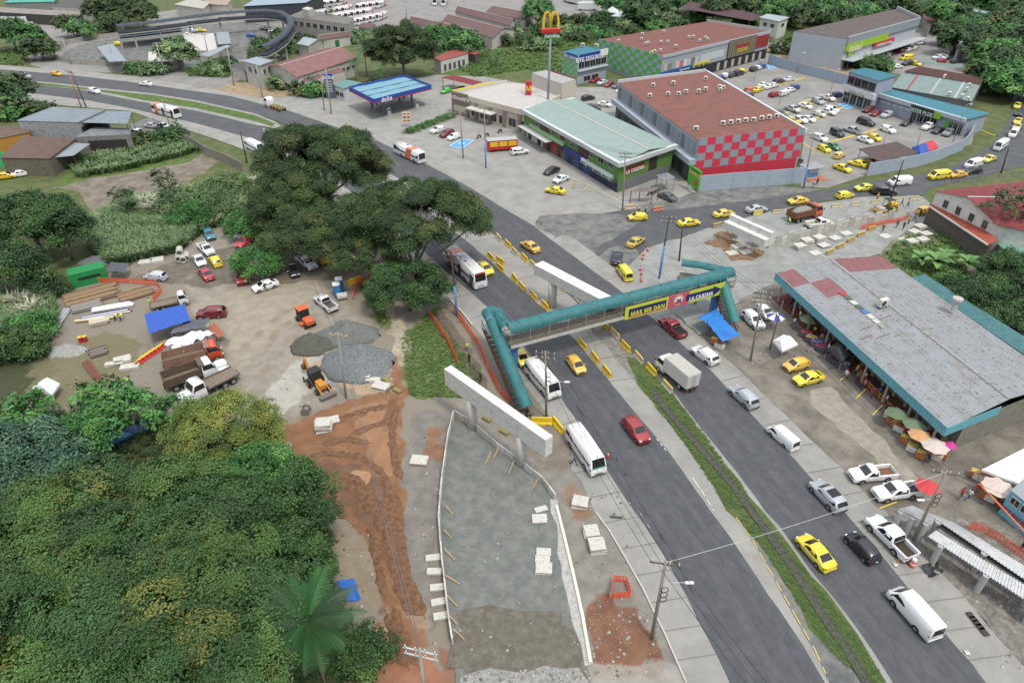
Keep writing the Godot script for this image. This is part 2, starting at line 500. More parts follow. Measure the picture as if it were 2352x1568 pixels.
func mask_of(pts:Array)->Array:
	var n:=384
	var p:=PackedVector2Array()
	for q in GP(pts):p.append(Vector2((q.x-SX0)/SW*n,(q.z-SZ0)/SW*n))
	var im:=Image.create(n,n,false,Image.FORMAT_L8)
	var lo:=n; var hi:=0; var xl:=n; var xh:=0
	for q in p:
		lo=mini(lo,int(q.y)); hi=maxi(hi,int(q.y)+1); xl=mini(xl,int(q.x)); xh=maxi(xh,int(q.x)+1)
	for y in range(maxi(lo,0),mini(hi,n)):
		var xs:=[]
		for i in p.size():
			var a:=p[i]; var b:=p[(i+1) % p.size()]
			if (a.y<=y+0.5)!=(b.y<=y+0.5):xs.append(a.x+(b.x-a.x)*(y+0.5-a.y)/(b.y-a.y))
		xs.sort()
		for i in range(0,xs.size()-1,2):
			var x0:=int(maxf(xs[i],0)); var x1:=int(minf(xs[i+1],n))
			if x1>x0:im.fill_rect(Rect2i(x0,y,x1-x0,1),Color.WHITE)
	im.resize(96,96,Image.INTERPOLATE_BILINEAR)
	im.resize(SN,SN,Image.INTERPOLATE_CUBIC)
	return [im.get_data(),int(maxi(lo-8,0)*SN/384.0),int(mini(hi+8,n)*SN/384.0),int(maxi(xl-8,0)*SN/384.0),int(mini(xh+8,n)*SN/384.0)]
func lay(pts:Array,a:Array,b:Array,rough:float,sharp:float,n1:PackedByteArray,n2:PackedByteArray,strength:=1.0):
	var m:=mask_of(pts)
	var d:PackedByteArray=m[0]
	for y in range(m[1],m[2]):
		var row:=y*SN
		for x in range(m[3],m[4]):
			var i:=row+x
			if d[i]==0:continue
			var t:=((d[i]-128)+(n1[i]-128)*rough)*sharp/128.0+0.5
			if t<=0.0:continue
			t=minf(t,1.0)*strength
			var w:=n2[i]/255.0
			var j:=i*3
			img_data[j]=int(lerpf(img_data[j],lerpf(a[0],b[0],w),t))
			img_data[j+1]=int(lerpf(img_data[j+1],lerpf(a[1],b[1],w),t))
			img_data[j+2]=int(lerpf(img_data[j+2],lerpf(a[2],b[2],w),t))
func ribbon(pts:Array,w:float)->Array:   # a band of w metres along a line of pixels,as pixels again
	var r:=[]
	var p:=GP(pts)
	for side:float in [1.0,-1.0]:
		for k in p.size():
			var i:int=k if side>0 else p.size()-1-k
			var f:=(p[mini(i+1,p.size()-1)]-p[maxi(i-1,0)]).normalized()
			var q:=p[i]+Vector3(-f.z,0,f.x)*w*0.5*side
			var d:=q-Vector3(0,EYE,0)
			var dz:=-d.z*cos(PITCH)-d.y*sin(PITCH)
			r.append(1176.0+d.x/dz*FOCAL)
			r.append(784.0+(-d.y*cos(PITCH)+d.z*sin(PITCH))/dz*FOCAL)
	return r
func noise_bytes(s:int,freq:float,oct:=4)->PackedByteArray:
	var nz:=FastNoiseLite.new()
	nz.seed=s
	nz.frequency=freq
	nz.fractal_octaves=oct
	nz.fractal_gain=0.6
	nz.noise_type=FastNoiseLite.TYPE_SIMPLEX_SMOOTH
	return nz.get_image(SN,SN,false,false,true).get_data()
func site():
	var n1:=noise_bytes(3,0.02,5)
	var n2:=noise_bytes(9,0.035,6)
	var n3:=noise_bytes(31,0.25,3)
	var ground_im:=Image.create(SN,SN,false,Image.FORMAT_RGB8)
	ground_im.fill(Color8(138,130,116))
	img_data=ground_im.get_data()
	var R:=[   # outline,two colours,raggedness of the edge,sharpness,grain,strength
		[[0,400,300,380,560,430,720,560,780,640,560,520,430,520,250,620,90,720,0,800],[70,90,46],[104,116,66],1.2,2,0,1.0],
		[[0,700,110,720,130,850,60,940,240,960,420,960,500,1000,650,1000,760,1200,780,1400,880,1568,-80,1700,-200,1000],[46,58,32],[84,84,52],1.2,2,0,1.0],
		[[420,560,560,520,700,600,830,640,800,700,860,760,840,850,700,960,540,920,420,870,500,760,420,650],[134,127,114],[168,160,147],1.3,1.2,1,0.9],
		[[430,700,640,640,760,660,700,720,600,800,560,850,500,800],[148,138,120],[176,167,150],1.5,1,1,0.8],
		[[660,840,790,800,900,880,880,900,760,880,700,910,640,960,610,920],[168,168,160],[196,194,184],1.6,1.5,1,0.8],
		[[330,790,450,760,520,780,520,900,430,900,340,830],[118,114,104],[146,142,130],1.4,1.2,1,0.9],
		[[80,830,250,760,330,790,280,900,150,930,60,920],[96,98,66],[138,126,100],1.6,1,0,0.9],
		[[400,600,560,560,640,640,470,660,300,640],[92,86,76],[128,120,106],1.5,1.2,1,0.9],
		[[640,575,830,580,840,640,640,650],[96,88,74],[128,118,102],1.4,1.2,1,0.9],
		[[770,800,850,870,890,905,900,935,770,880,700,850,720,840],[164,140,110],[188,166,136],1.3,1.6,1,0.9],
		[[640,985,790,925,900,895,940,930,926,1000,940,1110,930,1210,938,1330,985,1440,990,1500,930,1470,880,1390,862,1330,845,1250,790,1190,760,1120,690,1060],[124,87,60],[154,114,82],1.0,2.2,1,1.0],
		[[800,935,900,920,915,990,900,1080,880,1110,830,1000],[148,110,80],[170,132,100],1.4,1.4,1,0.85],
		[[690,1060,820,1060,900,1120,920,1210,850,1210,790,1170,750,1110],[98,72,56],[134,102,80],1.6,1.5,1,0.9],
		[[808,1085,850,1080,858,1125,825,1115],[172,134,102],[186,148,116],0.8,3,1,0.9],
		[[780,1200,850,1250,880,1340,890,1400,850,1400,800,1330,770,1260],[132,118,98],[160,148,128],1.3,1.8,1,0.95],
		[[860,1440,880,1420,930,1480,990,1500,1020,1568,1040,1700,850,1700,800,1568,840,1480],[142,94,70],[172,124,98],1.2,2,1,1.0],
		[[858,1430,892,1425,925,1490,905,1510,870,1490],[190,146,122],[204,162,140],0.7,3,0,1.0],
		[[1020,1470,1080,1510,1120,1568,1120,1700,1020,1700],[122,88,68],[156,116,92],1.2,2,1,0.9],
		[[950,940,1040,950,1020,1100,1005,1240,1015,1490,960,1400,930,1260,935,1160,925,1060],[112,108,102],[146,140,132],1.2,2,1,1.0],
		[[985,990,1020,970,1015,1060,985,1050],[130,90,64],[158,114,82],1.5,1.5,1,0.8],
		[[920,1400,985,1380,1000,1440,960,1430],[150,130,106],[172,152,128],1.3,1.6,1,0.8],
		[[920,780,1000,700,1050,780,1110,860,1130,900,1060,920,960,920,920,850],[70,98,42],[112,124,70],2.0,1.2,1,1.0],
		[[988,720,1020,715,1060,770,1110,850,1150,940,1115,930,1060,820],[98,90,78],[122,112,98],0.8,2.5,1,1.0],
		[[860,700,885,690,930,750,950,800,920,850,905,830,900,760],[140,132,112],[196,184,160],1.4,2,1,1.0],
		[[895,820,920,815,925,870,940,925,915,920,900,860],[116,82,60],[160,116,88],1.0,2,1,1.0],
		[[830,650,850,650,900,740,880,760,840,700],[76,96,44],[120,126,76],1.5,1.5,1,1.0],
		[[1040,930,1120,900,1160,960,1300,990,1312,1079,1340,1110,1440,1284,1480,1350,1580,1568,1580,1700,1340,1700,1345,1500,1300,1250,1275,1150,1220,1080,1080,980],[124,120,112],[160,156,146],0.8,2.5,1,1.0],
		[[1180,900,1300,990,1310,1080,1260,1090,1160,990],[116,104,92],[150,140,126],1.4,1.4,1,0.8],
		[[1355,1390,1400,1370,1460,1400,1500,1460,1530,1540,1480,1560,1380,1560,1350,1470],[112,78,58],[152,112,86],1.3,1.8,1,1.0],
		[[1340,1530,1560,1520,1590,1568,1590,1700,1330,1700],[150,146,138],[184,180,172],1.4,1.4,1,0.8],
		[[1290,1130,1330,1120,1360,1200,1330,1190],[140,100,74],[160,124,96],1.6,1.3,1,0.7],
	]
	var tracks:=[[690,1100,760,1080,830,1110,860,1200,880,1290],[700,1130,780,1110,845,1150,880,1250],[880,1130,890,1230,910,1330,950,1420],[905,1130,918,1240,930,1330,975,1420],[720,1000,800,960,880,940],[880,1400,905,1480,935,1540],[890,1395,920,1470,955,1530],[905,920,895,960,880,1000],[600,860,700,760,800,700],[560,800,650,720,790,660],[640,830,720,800,830,780],[580,840,640,760,720,700],[870,1290,930,1285],[872,1240,930,1232],[873,1252,930,1245],[874,1264,930,1258]]
	for r in R:lay(r[0],r[1],r[2],r[3],r[4],n1,n2 if r[5] else n3,r[6])
	for k in tracks.size():
		lay(ribbon(tracks[k],0.55),[86,60,42] if k<8 or k>11 else [126,110,90],[124,88,62] if k<8 or k>11 else [150,134,112],0.6,3.0,n1,n3,0.6)
		if k<8:lay(ribbon(tracks[k],0.18),[170,128,96],[150,110,80],0.6,3.0,n1,n3,0.5)
	var im:=Image.create_from_data(SN,SN,false,Image.FORMAT_RGB8,img_data)
	var m:=StandardMaterial3D.new()
	m.albedo_texture=ImageTexture.create_from_image(im)
	m.roughness=0.92
	m.texture_repeat=false
	m.detail_enabled=true
	m.detail_blend_mode=BaseMaterial3D.BLEND_MODE_MUL
	m.detail_albedo=gray_tex("grit",78,0.09,0.74,1.0)
	m.detail_uv_layer=BaseMaterial3D.DETAIL_UV_2
	m.uv2_triplanar=true
	m.uv2_world_triplanar=true
	m.uv2_scale=Vector3.ONE/2.7
	# the sheet follows small rises and hollows
	var outline:=GP([-80,700,60,640,240,640,420,540,560,500,700,540,820,520,1016,668,1104,752,1222,884,1284,962,1330,996,1340,1080,1368,1114,1396,1180,1432,1226,1470,1288,1508,1354,1560,1458,1612,1568,1640,1640,1200,1700,600,1720,-200,1720,-260,1200])
	var ol:=PackedVector2Array()
	for q in outline:ol.append(Vector2(q.x,q.z))
	var st:=SurfaceTool.new()
	st.begin(Mesh.PRIMITIVE_TRIANGLES)
	var step:=1.2
	var nn:=int(SW/step)
	for j in nn:
		for i in nn:
			var x:=SX0+i*step
			var z:=SZ0+j*step
			if not Geometry2D.is_point_in_polygon(Vector2(x+step*0.5,z+step*0.5),ol):continue
			for k in [[0,0],[1,0],[1,1],[0,0],[1,1],[0,1]]:
				var px:float=x+k[0]*step
				var pz:float=z+k[1]*step
				st.set_uv(Vector2((px-SX0)/SW,(pz-SZ0)/SW))
				st.add_vertex(Vector3(px,site_y(px,pz),pz))
	st.index()
	st.generate_normals()
	struct("works_ground",st.commit(),m)
	spread.append([ol,0.07])
func site_y(x:float,z:float)->float:
	return 0.07+0.04*wn.get_noise_2d(x*4.0,z*4.0)
const TYRE:=[38,38,39]
func rbox(mb:MB,p:Vector3,s:Vector3,ch:float,bs:=Basis.IDENTITY):   # a box with cut edges
	var rings:=[]
	var h:=s*0.5
	for r in [[-h.y,ch],[-h.y+ch,0.0],[h.y-ch,0.0],[h.y,ch]]:
		var ring:=[]
		var a:float=h.x-r[1]
		var b:float=h.z-r[1]
		var c:=ch
		for q in [[a,-b+c],[a,b-c],[a-c,b],[-a+c,b],[-a,b-c],[-a,-b+c],[-a+c,-b],[a-c,-b]]:
			ring.append(p+bs*Vector3(q[0],r[0],-q[1]))
		rings.append(ring)
	mb.loft(rings)
# stations:x (share of length),belt height,roof height,width share,roof width share
const CARS:={
	"sedan":{"L":4.4,"W":1.74,"wb":2.6,"r":0.31,"st":[[-0.5,0.62,0.64,0.84,0.8],[-0.488,0.86,0.9,0.92,0.86],[-0.37,0.97,1.01,1,0.88],[-0.2,0.97,1.40,1,0.76],[-0.03,0.96,1.46,1,0.78],[0.1,0.95,1.42,1,0.76],[0.285,0.94,0.97,1,0.88],[0.43,0.82,0.85,0.97,0.84],[0.485,0.66,0.70,0.88,0.78],[0.5,0.5,0.52,0.82,0.74]],"cab":[3,5]},
	"hatch":{"L":3.75,"W":1.64,"wb":2.42,"r":0.29,"st":[[-0.5,0.7,0.72,0.86,0.8],[-0.49,0.92,0.98,0.94,0.84],[-0.40,0.98,1.36,0.98,0.74],[-0.2,0.97,1.48,1,0.78],[0.0,0.96,1.50,1,0.79],[0.11,0.95,1.46,1,0.77],[0.31,0.95,0.99,1,0.88],[0.44,0.82,0.86,0.97,0.82],[0.488,0.66,0.7,0.88,0.76],[0.5,0.5,0.52,0.82,0.72]],"cab":[2,5]},
	"suv":{"L":4.45,"W":1.82,"wb":2.66,"r":0.35,"st":[[-0.5,0.72,0.74,0.88,0.82],[-0.492,1.0,1.06,0.95,0.86],[-0.41,1.06,1.50,0.98,0.78],[-0.2,1.05,1.62,1,0.8],[0.0,1.04,1.65,1,0.8],[0.1,1.03,1.61,1,0.79],[0.27,1.03,1.08,1,0.9],[0.43,0.96,1.0,0.98,0.86],[0.488,0.78,0.82,0.9,0.8],[0.5,0.55,0.58,0.84,0.76]],"cab":[2,5]},
	"jeep":{"L":4.0,"W":1.8,"wb":2.55,"r":0.38,"st":[[-0.5,1.05,1.1,0.98,0.92],[-0.49,1.1,1.78,0.99,0.88],[-0.2,1.1,1.82,1,0.88],[0.12,1.1,1.80,1,0.88],[0.2,1.1,1.14,1,0.95],[0.47,1.02,1.06,0.97,0.92],[0.5,0.7,0.72,0.92,0.88]],"cab":[1,3]},
	"longsuv":{"L":4.95,"W":1.9,"wb":2.85,"r":0.39,"st":[[-0.5,0.8,0.84,0.92,0.86],[-0.492,1.15,1.2,0.97,0.88],[-0.45,1.18,1.74,0.98,0.82],[-0.2,1.17,1.84,1,0.83],[0.04,1.16,1.84,1,0.83],[0.1,1.15,1.78,1,0.82],[0.24,1.15,1.2,1,0.92],[0.44,1.06,1.1,0.98,0.9],[0.49,0.85,0.9,0.92,0.84],[0.5,0.6,0.62,0.88,0.8]],"cab":[2,5]},
	"van":{"L":4.95,"W":1.74,"wb":2.6,"r":0.33,"st":[[-0.5,0.85,0.9,0.94,0.9],[-0.492,1.1,1.85,0.97,0.80],[-0.46,1.1,1.96,0.99,0.80],[-0.2,1.1,2.0,1,0.82],[0.1,1.1,2.0,1,0.82],[0.28,1.08,1.92,1,0.81],[0.43,1.05,1.10,1,0.9],[0.485,0.9,0.95,0.95,0.86],[0.5,0.55,0.58,0.88,0.82]],"cab":[1,5]},
	"pickup":{"L":5.25,"W":1.84,"wb":3.05,"r":0.38,"st":[[-0.06,1.02,1.06,1,0.9],[-0.03,1.08,1.66,1,0.8],[0.06,1.08,1.74,1,0.81],[0.13,1.06,1.70,1,0.8],[0.275,1.05,1.1,1,0.9],[0.44,0.98,1.03,0.97,0.88],[0.49,0.8,0.86,0.92,0.84],[0.5,0.55,0.58,0.88,0.8]],"cab":[1,3]},
	"pickupcrew":{"L":5.25,"W":1.84,"wb":3.05,"r":0.38,"st":[[-0.165,1.02,1.06,1,0.9],[-0.14,1.08,1.66,1,0.8],[0.0,1.08,1.76,1,0.81],[0.12,1.06,1.70,1,0.8],[0.265,1.05,1.1,1,0.9],[0.44,0.98,1.03,0.97,0.88],[0.49,0.8,0.86,0.92,0.84],[0.5,0.55,0.58,0.88,0.8]],"cab":[1,3]},
	"minibus":{"L":7.0,"W":2.06,"wb":3.9,"r":0.40,"st":[[-0.5,0.9,0.95,0.95,0.9],[-0.497,1.3,2.35,0.98,0.84],[-0.47,1.3,2.54,1,0.84],[-0.2,1.3,2.60,1,0.86],[0.2,1.3,2.60,1,0.86],[0.42,1.3,2.50,1,0.85],[0.485,1.2,1.26,0.98,0.92],[0.497,0.85,0.9,0.95,0.9],[0.5,0.5,0.55,0.92,0.88]],"cab":[1,5]},
	"bus":{"L":11.6,"W":2.5,"wb":5.9,"r":0.5,"st":[[-0.5,1.0,1.05,0.96,0.92],[-0.498,1.45,2.85,0.98,0.86],[-0.485,1.45,3.05,1,0.86],[-0.2,1.45,3.12,1,0.88],[0.2,1.45,3.12,1,0.88],[0.47,1.45,3.05,1,0.86],[0.495,1.2,1.3,0.98,0.94],[0.5,0.5,0.6,0.96,0.92]],"cab":[1,5]},
	"truckcab":{"L":1.9,"W":2.1,"wb":0.6,"r":0.45,"st":[[-0.5,1.5,1.56,1,0.92],[-0.49,1.5,2.3,1,0.88],[0.0,1.5,2.42,1,0.9],[0.22,1.5,2.34,1,0.88],[0.46,1.4,1.46,0.98,0.9],[0.5,0.7,0.75,0.95,0.9]],"cab":[1,3]},
}
func ring_of(s:Array,L:float,W:float,y0:float)->Array:
	var x:float=s[0]*L
	var w:float=s[3]*W*0.5
	var wr:float=s[4]*W*0.5
	var b:float=s[1]
	var t:float=s[2]
	var half:=[[w*0.9,y0],[w*0.99,y0+0.12],[w,lerpf(y0,b,0.6)],[w*0.97,b],[wr,maxf(t-0.07,b+0.008)],[wr*0.86,maxf(t-0.012,b+0.016)]]
	var r:=[]
	for q in half:r.append(Vector3(x,q[1],q[0]))
	r.append(Vector3(x,t+0.02,0))
	for i in range(half.size()-1,-1,-1):r.append(Vector3(x,half[i][1],-half[i][0]))
	r.reverse()
	return r
func car_meshes(kind:String)->Dictionary:
	if kind in meshes:return meshes[kind]
	var d:Dictionary=CARS[kind]
	var L:float=d.L
	var W:float=d.W
	var r:float=d.r
	var y0:=0.2 if r<0.36 else 0.3
	var out:={}
	var rings:=[]
	for s in d.st:rings.append(ring_of(s,L,W,y0))
	var body:=MB.new()
	body.loft(rings)
	out.body=body.mesh(true)
	var c0:int=d.cab[0]
	var c1:int=d.cab[1]
	# glass follows the body,a little proud of it
	var sides:=[]
	var wins:=2
	if kind=="minibus":wins=6
	elif kind=="bus":wins=7
	elif kind=="van":wins=3
	elif kind in ["suv","longsuv"]:wins=3
	elif kind in ["pickup","truckcab"]:wins=1
	var tail_in:=0.0 if c0==1 or kind=="hatch" else 0.55
	var xb0:float=lerpf(d.st[c0][0],d.st[c0-1][0],0.5*tail_in)*L+0.06
	var xb1:float=lerpf(d.st[c1][0],d.st[c1+1][0],0.72)*L
	var xt0:float=d.st[c0][0]*L+0.08
	var xt1:float=d.st[c1][0]*L-0.02
	if kind in ["bus","minibus"]:xb1=xt1;
	var bel:float=d.st[c1][1]+0.05
	var top:float=minf(d.st[c0][2],d.st[c1][2])-0.1
	if kind=="bus":bel=1.5
	for z in [1.0,-1.0]:
		for i in wins:
			var a:=float(i)/wins
			var b:=float(i+1)/wins
			var g:=0.04/maxf(xb1-xb0,1)
			var mb:=MB.new()
			var pts:=[]
			for q in [[a+g,0.0],[b-g,0.0],[b-g,1.0],[a+g,1.0]]:
				var x:float=lerpf(lerpf(xb0,xb1,q[0]),lerpf(xt0,xt1,q[0]),q[1])
				var yb:float=lerpf(bel,top,q[1])
				# body surface between belt and roof edge
				var sb:float=d.st[c1][1]
				var zt:float=d.st[c0+1][4]*W*0.5
				var zz:float=lerpf(W*0.5*0.97,zt,clampf((yb-sb)/(minf(d.st[c0][2],d.st[c1][2])-0.07-sb),0,1))
				pts.append(Vector3(x,yb,(zz+0.014)*z))
			if z>0:pts.reverse()
			mb.quad(pts[0],pts[1],pts[2],pts[3])
			sides.append(mb.mesh())
	out.sides=sides
	for e in [["front",c1,c1+1],["rear",c0,c0-1]]:
		var A:Array=rings[e[1]]
		var B:Array=rings[e[2]]
		var mb:=MB.new()
		var cols:=[]
		for k in [5,6,7,8,9-1]:pass
		var up:=[]
		var lo:=[]
		for k in [5,6,7]:   # roof edge,ridge,roof edge of the ring
			var idx:int=k
			up.append(A[idx]); lo.append(B[idx])
		var nrm:Vector3=(up[1]-lo[1]).cross(up[2]-up[0]).normalized()
		if nrm.y<0:nrm=-nrm
		var sgn:=1.0 if e[0]=="front" else -1.0
		var grid:=[]
		for t in [0.06,0.9]:
			var row:=[]
			for k in 3:
				var p:Vector3=up[k].lerp(lo[k],t)
				p.z*=1.0
				row.append(p+nrm*0.014)
			grid.append(row)
		for k in 2:
			if sgn>0:mb.quad(grid[0][k],grid[0][k+1],grid[1][k+1],grid[1][k])
			else:mb.quad(grid[1][k],grid[1][k+1],grid[0][k+1],grid[0][k])
		out[e[0]]=mb.mesh()
	# wheels
	var wm:=MB.new()
	var tw:=0.2 if r<0.42 else 0.28
	var prof:=[[-tw*0.5,r*0.86],[-tw*0.36,r],[tw*0.36,r],[tw*0.5,r*0.86]]
	var wr:=[]
	for q in prof:
		var ring:=[]
		for k in 14:ring.append(Vector3(cos(TAU*k/14)*q[1],sin(TAU*k/14)*q[1],q[0]))
		ring.reverse()
		wr.append(ring)
	wm.loft(wr)
	out.wheel=wm.mesh()
	var rm:=MB.new()
	for k in 10:
		var a0:=TAU*k/10
		var a1:=TAU*(k+(0.62 if k % 2==0 else 1.0))/10
		var R:=r*0.6
		rm.tri(Vector3(0,0,tw*0.5+0.012),Vector3(cos(a1)*R,sin(a1)*R,tw*0.5+0.006),Vector3(cos(a0)*R,sin(a0)*R,tw*0.5+0.006))
	out.rim=rm.mesh()
	var am:=MB.new()
	for k in 14:
		var R:=r*1.16
		am.tri(Vector3(0,0,0),Vector3(cos(TAU*(k+1)/14)*R,maxf(sin(TAU*(k+1)/14)*R,-r*0.5),0),Vector3(cos(TAU*k/14)*R,maxf(sin(TAU*k/14)*R,-r*0.5),0))
	out.arch=am.mesh()
	var hl:=MB.new()
	rbox(hl,Vector3.ZERO,Vector3(0.22,0.15,0.34),0.03)
	out.lamp=hl.mesh()
	var mi:=MB.new()
	rbox(mi,Vector3.ZERO,Vector3(0.12,0.15,0.2),0.03)
	out.mirror=mi.mesh()
	meshes[kind]=out
	return out
func heading(x1:float,y1:float,x2:float,y2:float)->float:
	var f:=G(x2,y2,0.7)-G(x1,y1,0.7)
	return atan2(-f.z,f.x)
# rear pixel,front pixel (at bumper height); fine=all its small parts
func car(kind:String,c:Array,x1,y1,x2,y2,label:String,group:="",o:={})->Node3D:
	var d:Dictionary=CARS[kind]
	var M:=car_meshes(kind)
	var mid:=(G(x1,y1,0.7)+G(x2,y2,0.7))*0.5
	mid.y=ground_y(mid)+0.004
	var cat:String=o.get("cat",{"sedan": "car","hatch": "car","suv": "car","jeep": "car","longsuv": "car","pickup": "pickup truck","pickupcrew": "pickup truck","minibus": "minibus","truckcab": "truck"}.get(kind,kind))
	var nm:String=o.get("name",{"sedan": "sedan_car","hatch": "hatchback_car","suv": "suv_car","jeep": "jeep_car","longsuv": "suv_car","van": "passenger_van","pickup": "pickup_truck","pickupcrew": "pickup_truck","minibus": "minibus","bus": "city_bus","truckcab": "box_truck"}[kind])
	var t:=thing(nm,label,cat,mid,heading(x1,y1,x2,y2),group)
	var k:float=o.get("scale",1.0)
	if k!=1.0:t.scale=Vector3(k,k,k)
	dress(t,kind,c,mid.z>-150.0,o)
	return t
func dress(t:Node3D,kind:String,c:Array,fine:bool,o:={}):
	var d:Dictionary=CARS[kind]
	var M:=car_meshes(kind)
	var L:float=d.L
	var W:float=d.W
	var pm:=paint(c)
	part(t,"body",M.body,pm)
	part(t,"windshield",M.front,glass())
	if not kind in ["truckcab"]:part(t,"rear_window",M.rear,glass())
	for s in M.sides:part(t,"window",s,glass() if not o.get("panel",false) or s in [M.sides[2],M.sides[5]] else pm)
	var dark:=mt([30,31,32],0.8)
	for q in [[1,1],[1,-1],[-1,1],[-1,-1]]:
		if kind=="truckcab" and q[0]<0:continue
		var fx:float=(0.03*L if kind not in ["bus","minibus"] else (-0.08*L if kind=="bus" else -0.02*L))+q[0]*d.wb*0.5
		if kind=="truckcab":fx=0.25
		var xf:=Transform3D(Basis.IDENTITY if q[1]>0 else Basis(Vector3.UP,PI),Vector3(fx,d.r,q[1]*(W*0.5-0.075)))
		var w:=part(t,"wheel",M.wheel,mt(TYRE,0.9),xf)
		part(w,"rim",M.rim,mt([168,170,172],0.35,0.5))
		if fine:part(t,"wheel_arch",M.arch,dark,Transform3D(xf.basis,Vector3(fx,d.r,q[1]*(W*0.5+0.008))))
	var st:Array=d.st
	var n:=st.size()
	var hy:float={"sedan":0.66,"hatch":0.7,"suv":0.78,"jeep":0.85,"longsuv":0.88,"van":0.8,"pickup":0.84,"pickupcrew":0.84,"minibus":0.75,"bus":0.75,"truckcab":0.85}[kind]
	for z in [-1,1]:
		part(t,"headlight",M.lamp,mt([214,220,224],0.15),Transform3D(Basis(Vector3.UP,0.5*-z),Vector3(L*0.5-0.12,hy,z*W*0.34)))
		if kind!="truckcab" and not kind.begins_with("pickup"):part(t,"taillight",M.lamp,mt([150,26,26],0.25),Transform3D(Basis(Vector3.UP,0.35*z),Vector3(-L*0.5+0.13,hy+0.14,z*W*0.4)))
		if fine:part(t,"mirror",M.mirror,pm if kind not in ["bus","minibus","van"] else dark,Transform3D(Basis.IDENTITY,Vector3(st[d.cab[1]][0]*L+(0.42 if kind not in ["bus","minibus"] else 0.5),st[d.cab[1]][1]+0.06,z*(W*0.5+0.09))))
	if fine:
		var gm:=MB.new()
		rbox(gm,Vector3(L*0.5-0.03,hy-0.16,0),Vector3(0.1,0.16,W*0.5),0.03)
		part(t,"grille",gm.mesh(),dark)
		var bm:=MB.new()
		rbox(bm,Vector3(L*0.5-0.04,0.38,0),Vector3(0.14,0.16,W*0.84),0.04)
		part(t,"front_bumper",bm.mesh(),dark if kind!="bus" else pm)
		bm=MB.new()
		rbox(bm,Vector3(-L*0.5+0.03,0.4,0),Vector3(0.14,0.18,W*0.88),0.04)
		part(t,"rear_bumper",bm.mesh(),dark if kind in ["suv","longsuv","pickup","pickupcrew","jeep"] else pm)
		bm=MB.new()
		bm.box(Vector3(-L*0.5-0.05,hy-0.05,0),Vector3(0.03,0.13,0.34))
		part(t,"license_plate",bm.mesh(),mt([214,214,206],0.6))
		if kind in ["suv","longsuv"] and o.get("rails",true):
			for z in [-1,1]:
				bm=MB.new()
				bm.tube([Vector3(-L*0.36,st[3][2]-0.03,z*W*0.36),Vector3(-L*0.33,st[3][2]+0.05,z*W*0.36),Vector3(0.0,st[4][2]+0.05,z*W*0.36),Vector3(L*0.05,st[4][2]-0.02,z*W*0.36)],0.022,5)
				part(t,"roof_rail",bm.mesh(),mt([176,178,180],0.4,0.5))
	if kind.begins_with("pickup"):
		var x1:float=st[0][0]*L
		var bl:=L*0.5+x1
		var bc:=(x1-L*0.5)*0.5
		var bm:=MB.new()
		for z in [-1,1]:rbox(bm,Vector3(bc,0.72,z*(W*0.5-0.1)),Vector3(bl,0.74,0.2),0.05)
		rbox(bm,Vector3(-L*0.5+0.04,0.76,0),Vector3(0.09,0.6,W-0.36),0.03)
		part(t,"cargo_bed",bm.mesh(),pm)
		bm=MB.new()
		bm.box(Vector3(bc,0.56,0),Vector3(bl,0.06,W-0.3))
		bm.box(Vector3(x1-0.02,0.8,0),Vector3(0.05,0.5,W-0.3))
		part(t,"bed_floor",bm.mesh(),mt(o.get("bed",[48,48,48]),0.8))
		for z in [-1,1]:
			var tl:=MB.new()
			rbox(tl,Vector3(-L*0.5+0.03,0.86,z*(W*0.5-0.1)),Vector3(0.08,0.26,0.15),0.02)
			part(t,"taillight",tl.mesh(),mt([150,26,26],0.25))
		if o.get("cover",false):
			bm=MB.new()
			rbox(bm,Vector3(bc,1.1,0),Vector3(bl-0.1,0.06,W-0.2),0.02)
			part(t,"bed_cover",bm.mesh(),mt([34,35,36],0.6))
		if o.get("rollbar",false):
			bm=MB.new()
			bm.tube([Vector3(x1-0.2,1.05,-W*0.44),Vector3(x1-0.35,1.55,-W*0.36),Vector3(x1-0.35,1.55,W*0.36),Vector3(x1-0.2,1.05,W*0.44)],0.04,6)
			part(t,"roll_bar",bm.mesh(),mt([150,152,154],0.3,0.7))
	if o.get("roof",null)!=null:
		var bm:=MB.new()
		var A:=ring_of(st[3],L,W,0.3)
		var B:=ring_of(st[4],L,W,0.3)
		for k in range(5,7):bm.quad(A[k]+Vector3(-0.2,0.012,0),A[k+1]+Vector3(-0.2,0.012,0),B[k+1]+Vector3(0,0.012,0),B[k]+Vector3(0,0.012,0))
		part(t,"roof_panel",bm.mesh(),mt(o.roof,0.15))
	if o.get("taxi",false):
		var bm:=MB.new()
		rbox(bm,Vector3(0,st[4 if n>9 else 3][2]+0.05,0),Vector3(0.12,0.1,0.3),0.02)
		part(t,"taxi_sign",bm.mesh(),mt([236,234,214],0.5))
		if fine:
			for z in [-1,1]:
				bm=MB.new()
				bm.box(Vector3(-0.02*L,0.8 if kind!="van" else 0.9,z*(W*0.5-0.006)),Vector3(L*0.62,0.07,0.03))
				part(t,"side_band",bm.mesh(),mt([214,208,190],0.6))
	if kind=="bus":dress_bus(t,o)
	if kind=="minibus":
		var bm:=MB.new()
		rbox(bm,Vector3(-0.8,2.68,0),Vector3(0.7,0.12,0.6),0.03)
		part(t,"roof_hatch",bm.mesh(),mt([222,224,222],0.6))
		bm=MB.new()
		rbox(bm,Vector3(2.75,2.6,0),Vector3(0.25,0.2,1.2),0.05)
		part(t,"sign_box",bm.mesh(),mt([232,234,232],0.5))
		if o.get("band",null)!=null:
			bm=MB.new()
			bm.box(Vector3(3.36,1.36,0),Vector3(0.06,0.16,1.7),Basis(Vector3.BACK,0.3))
			part(t,"windshield_band",bm.mesh(),mt(o.band,0.5))
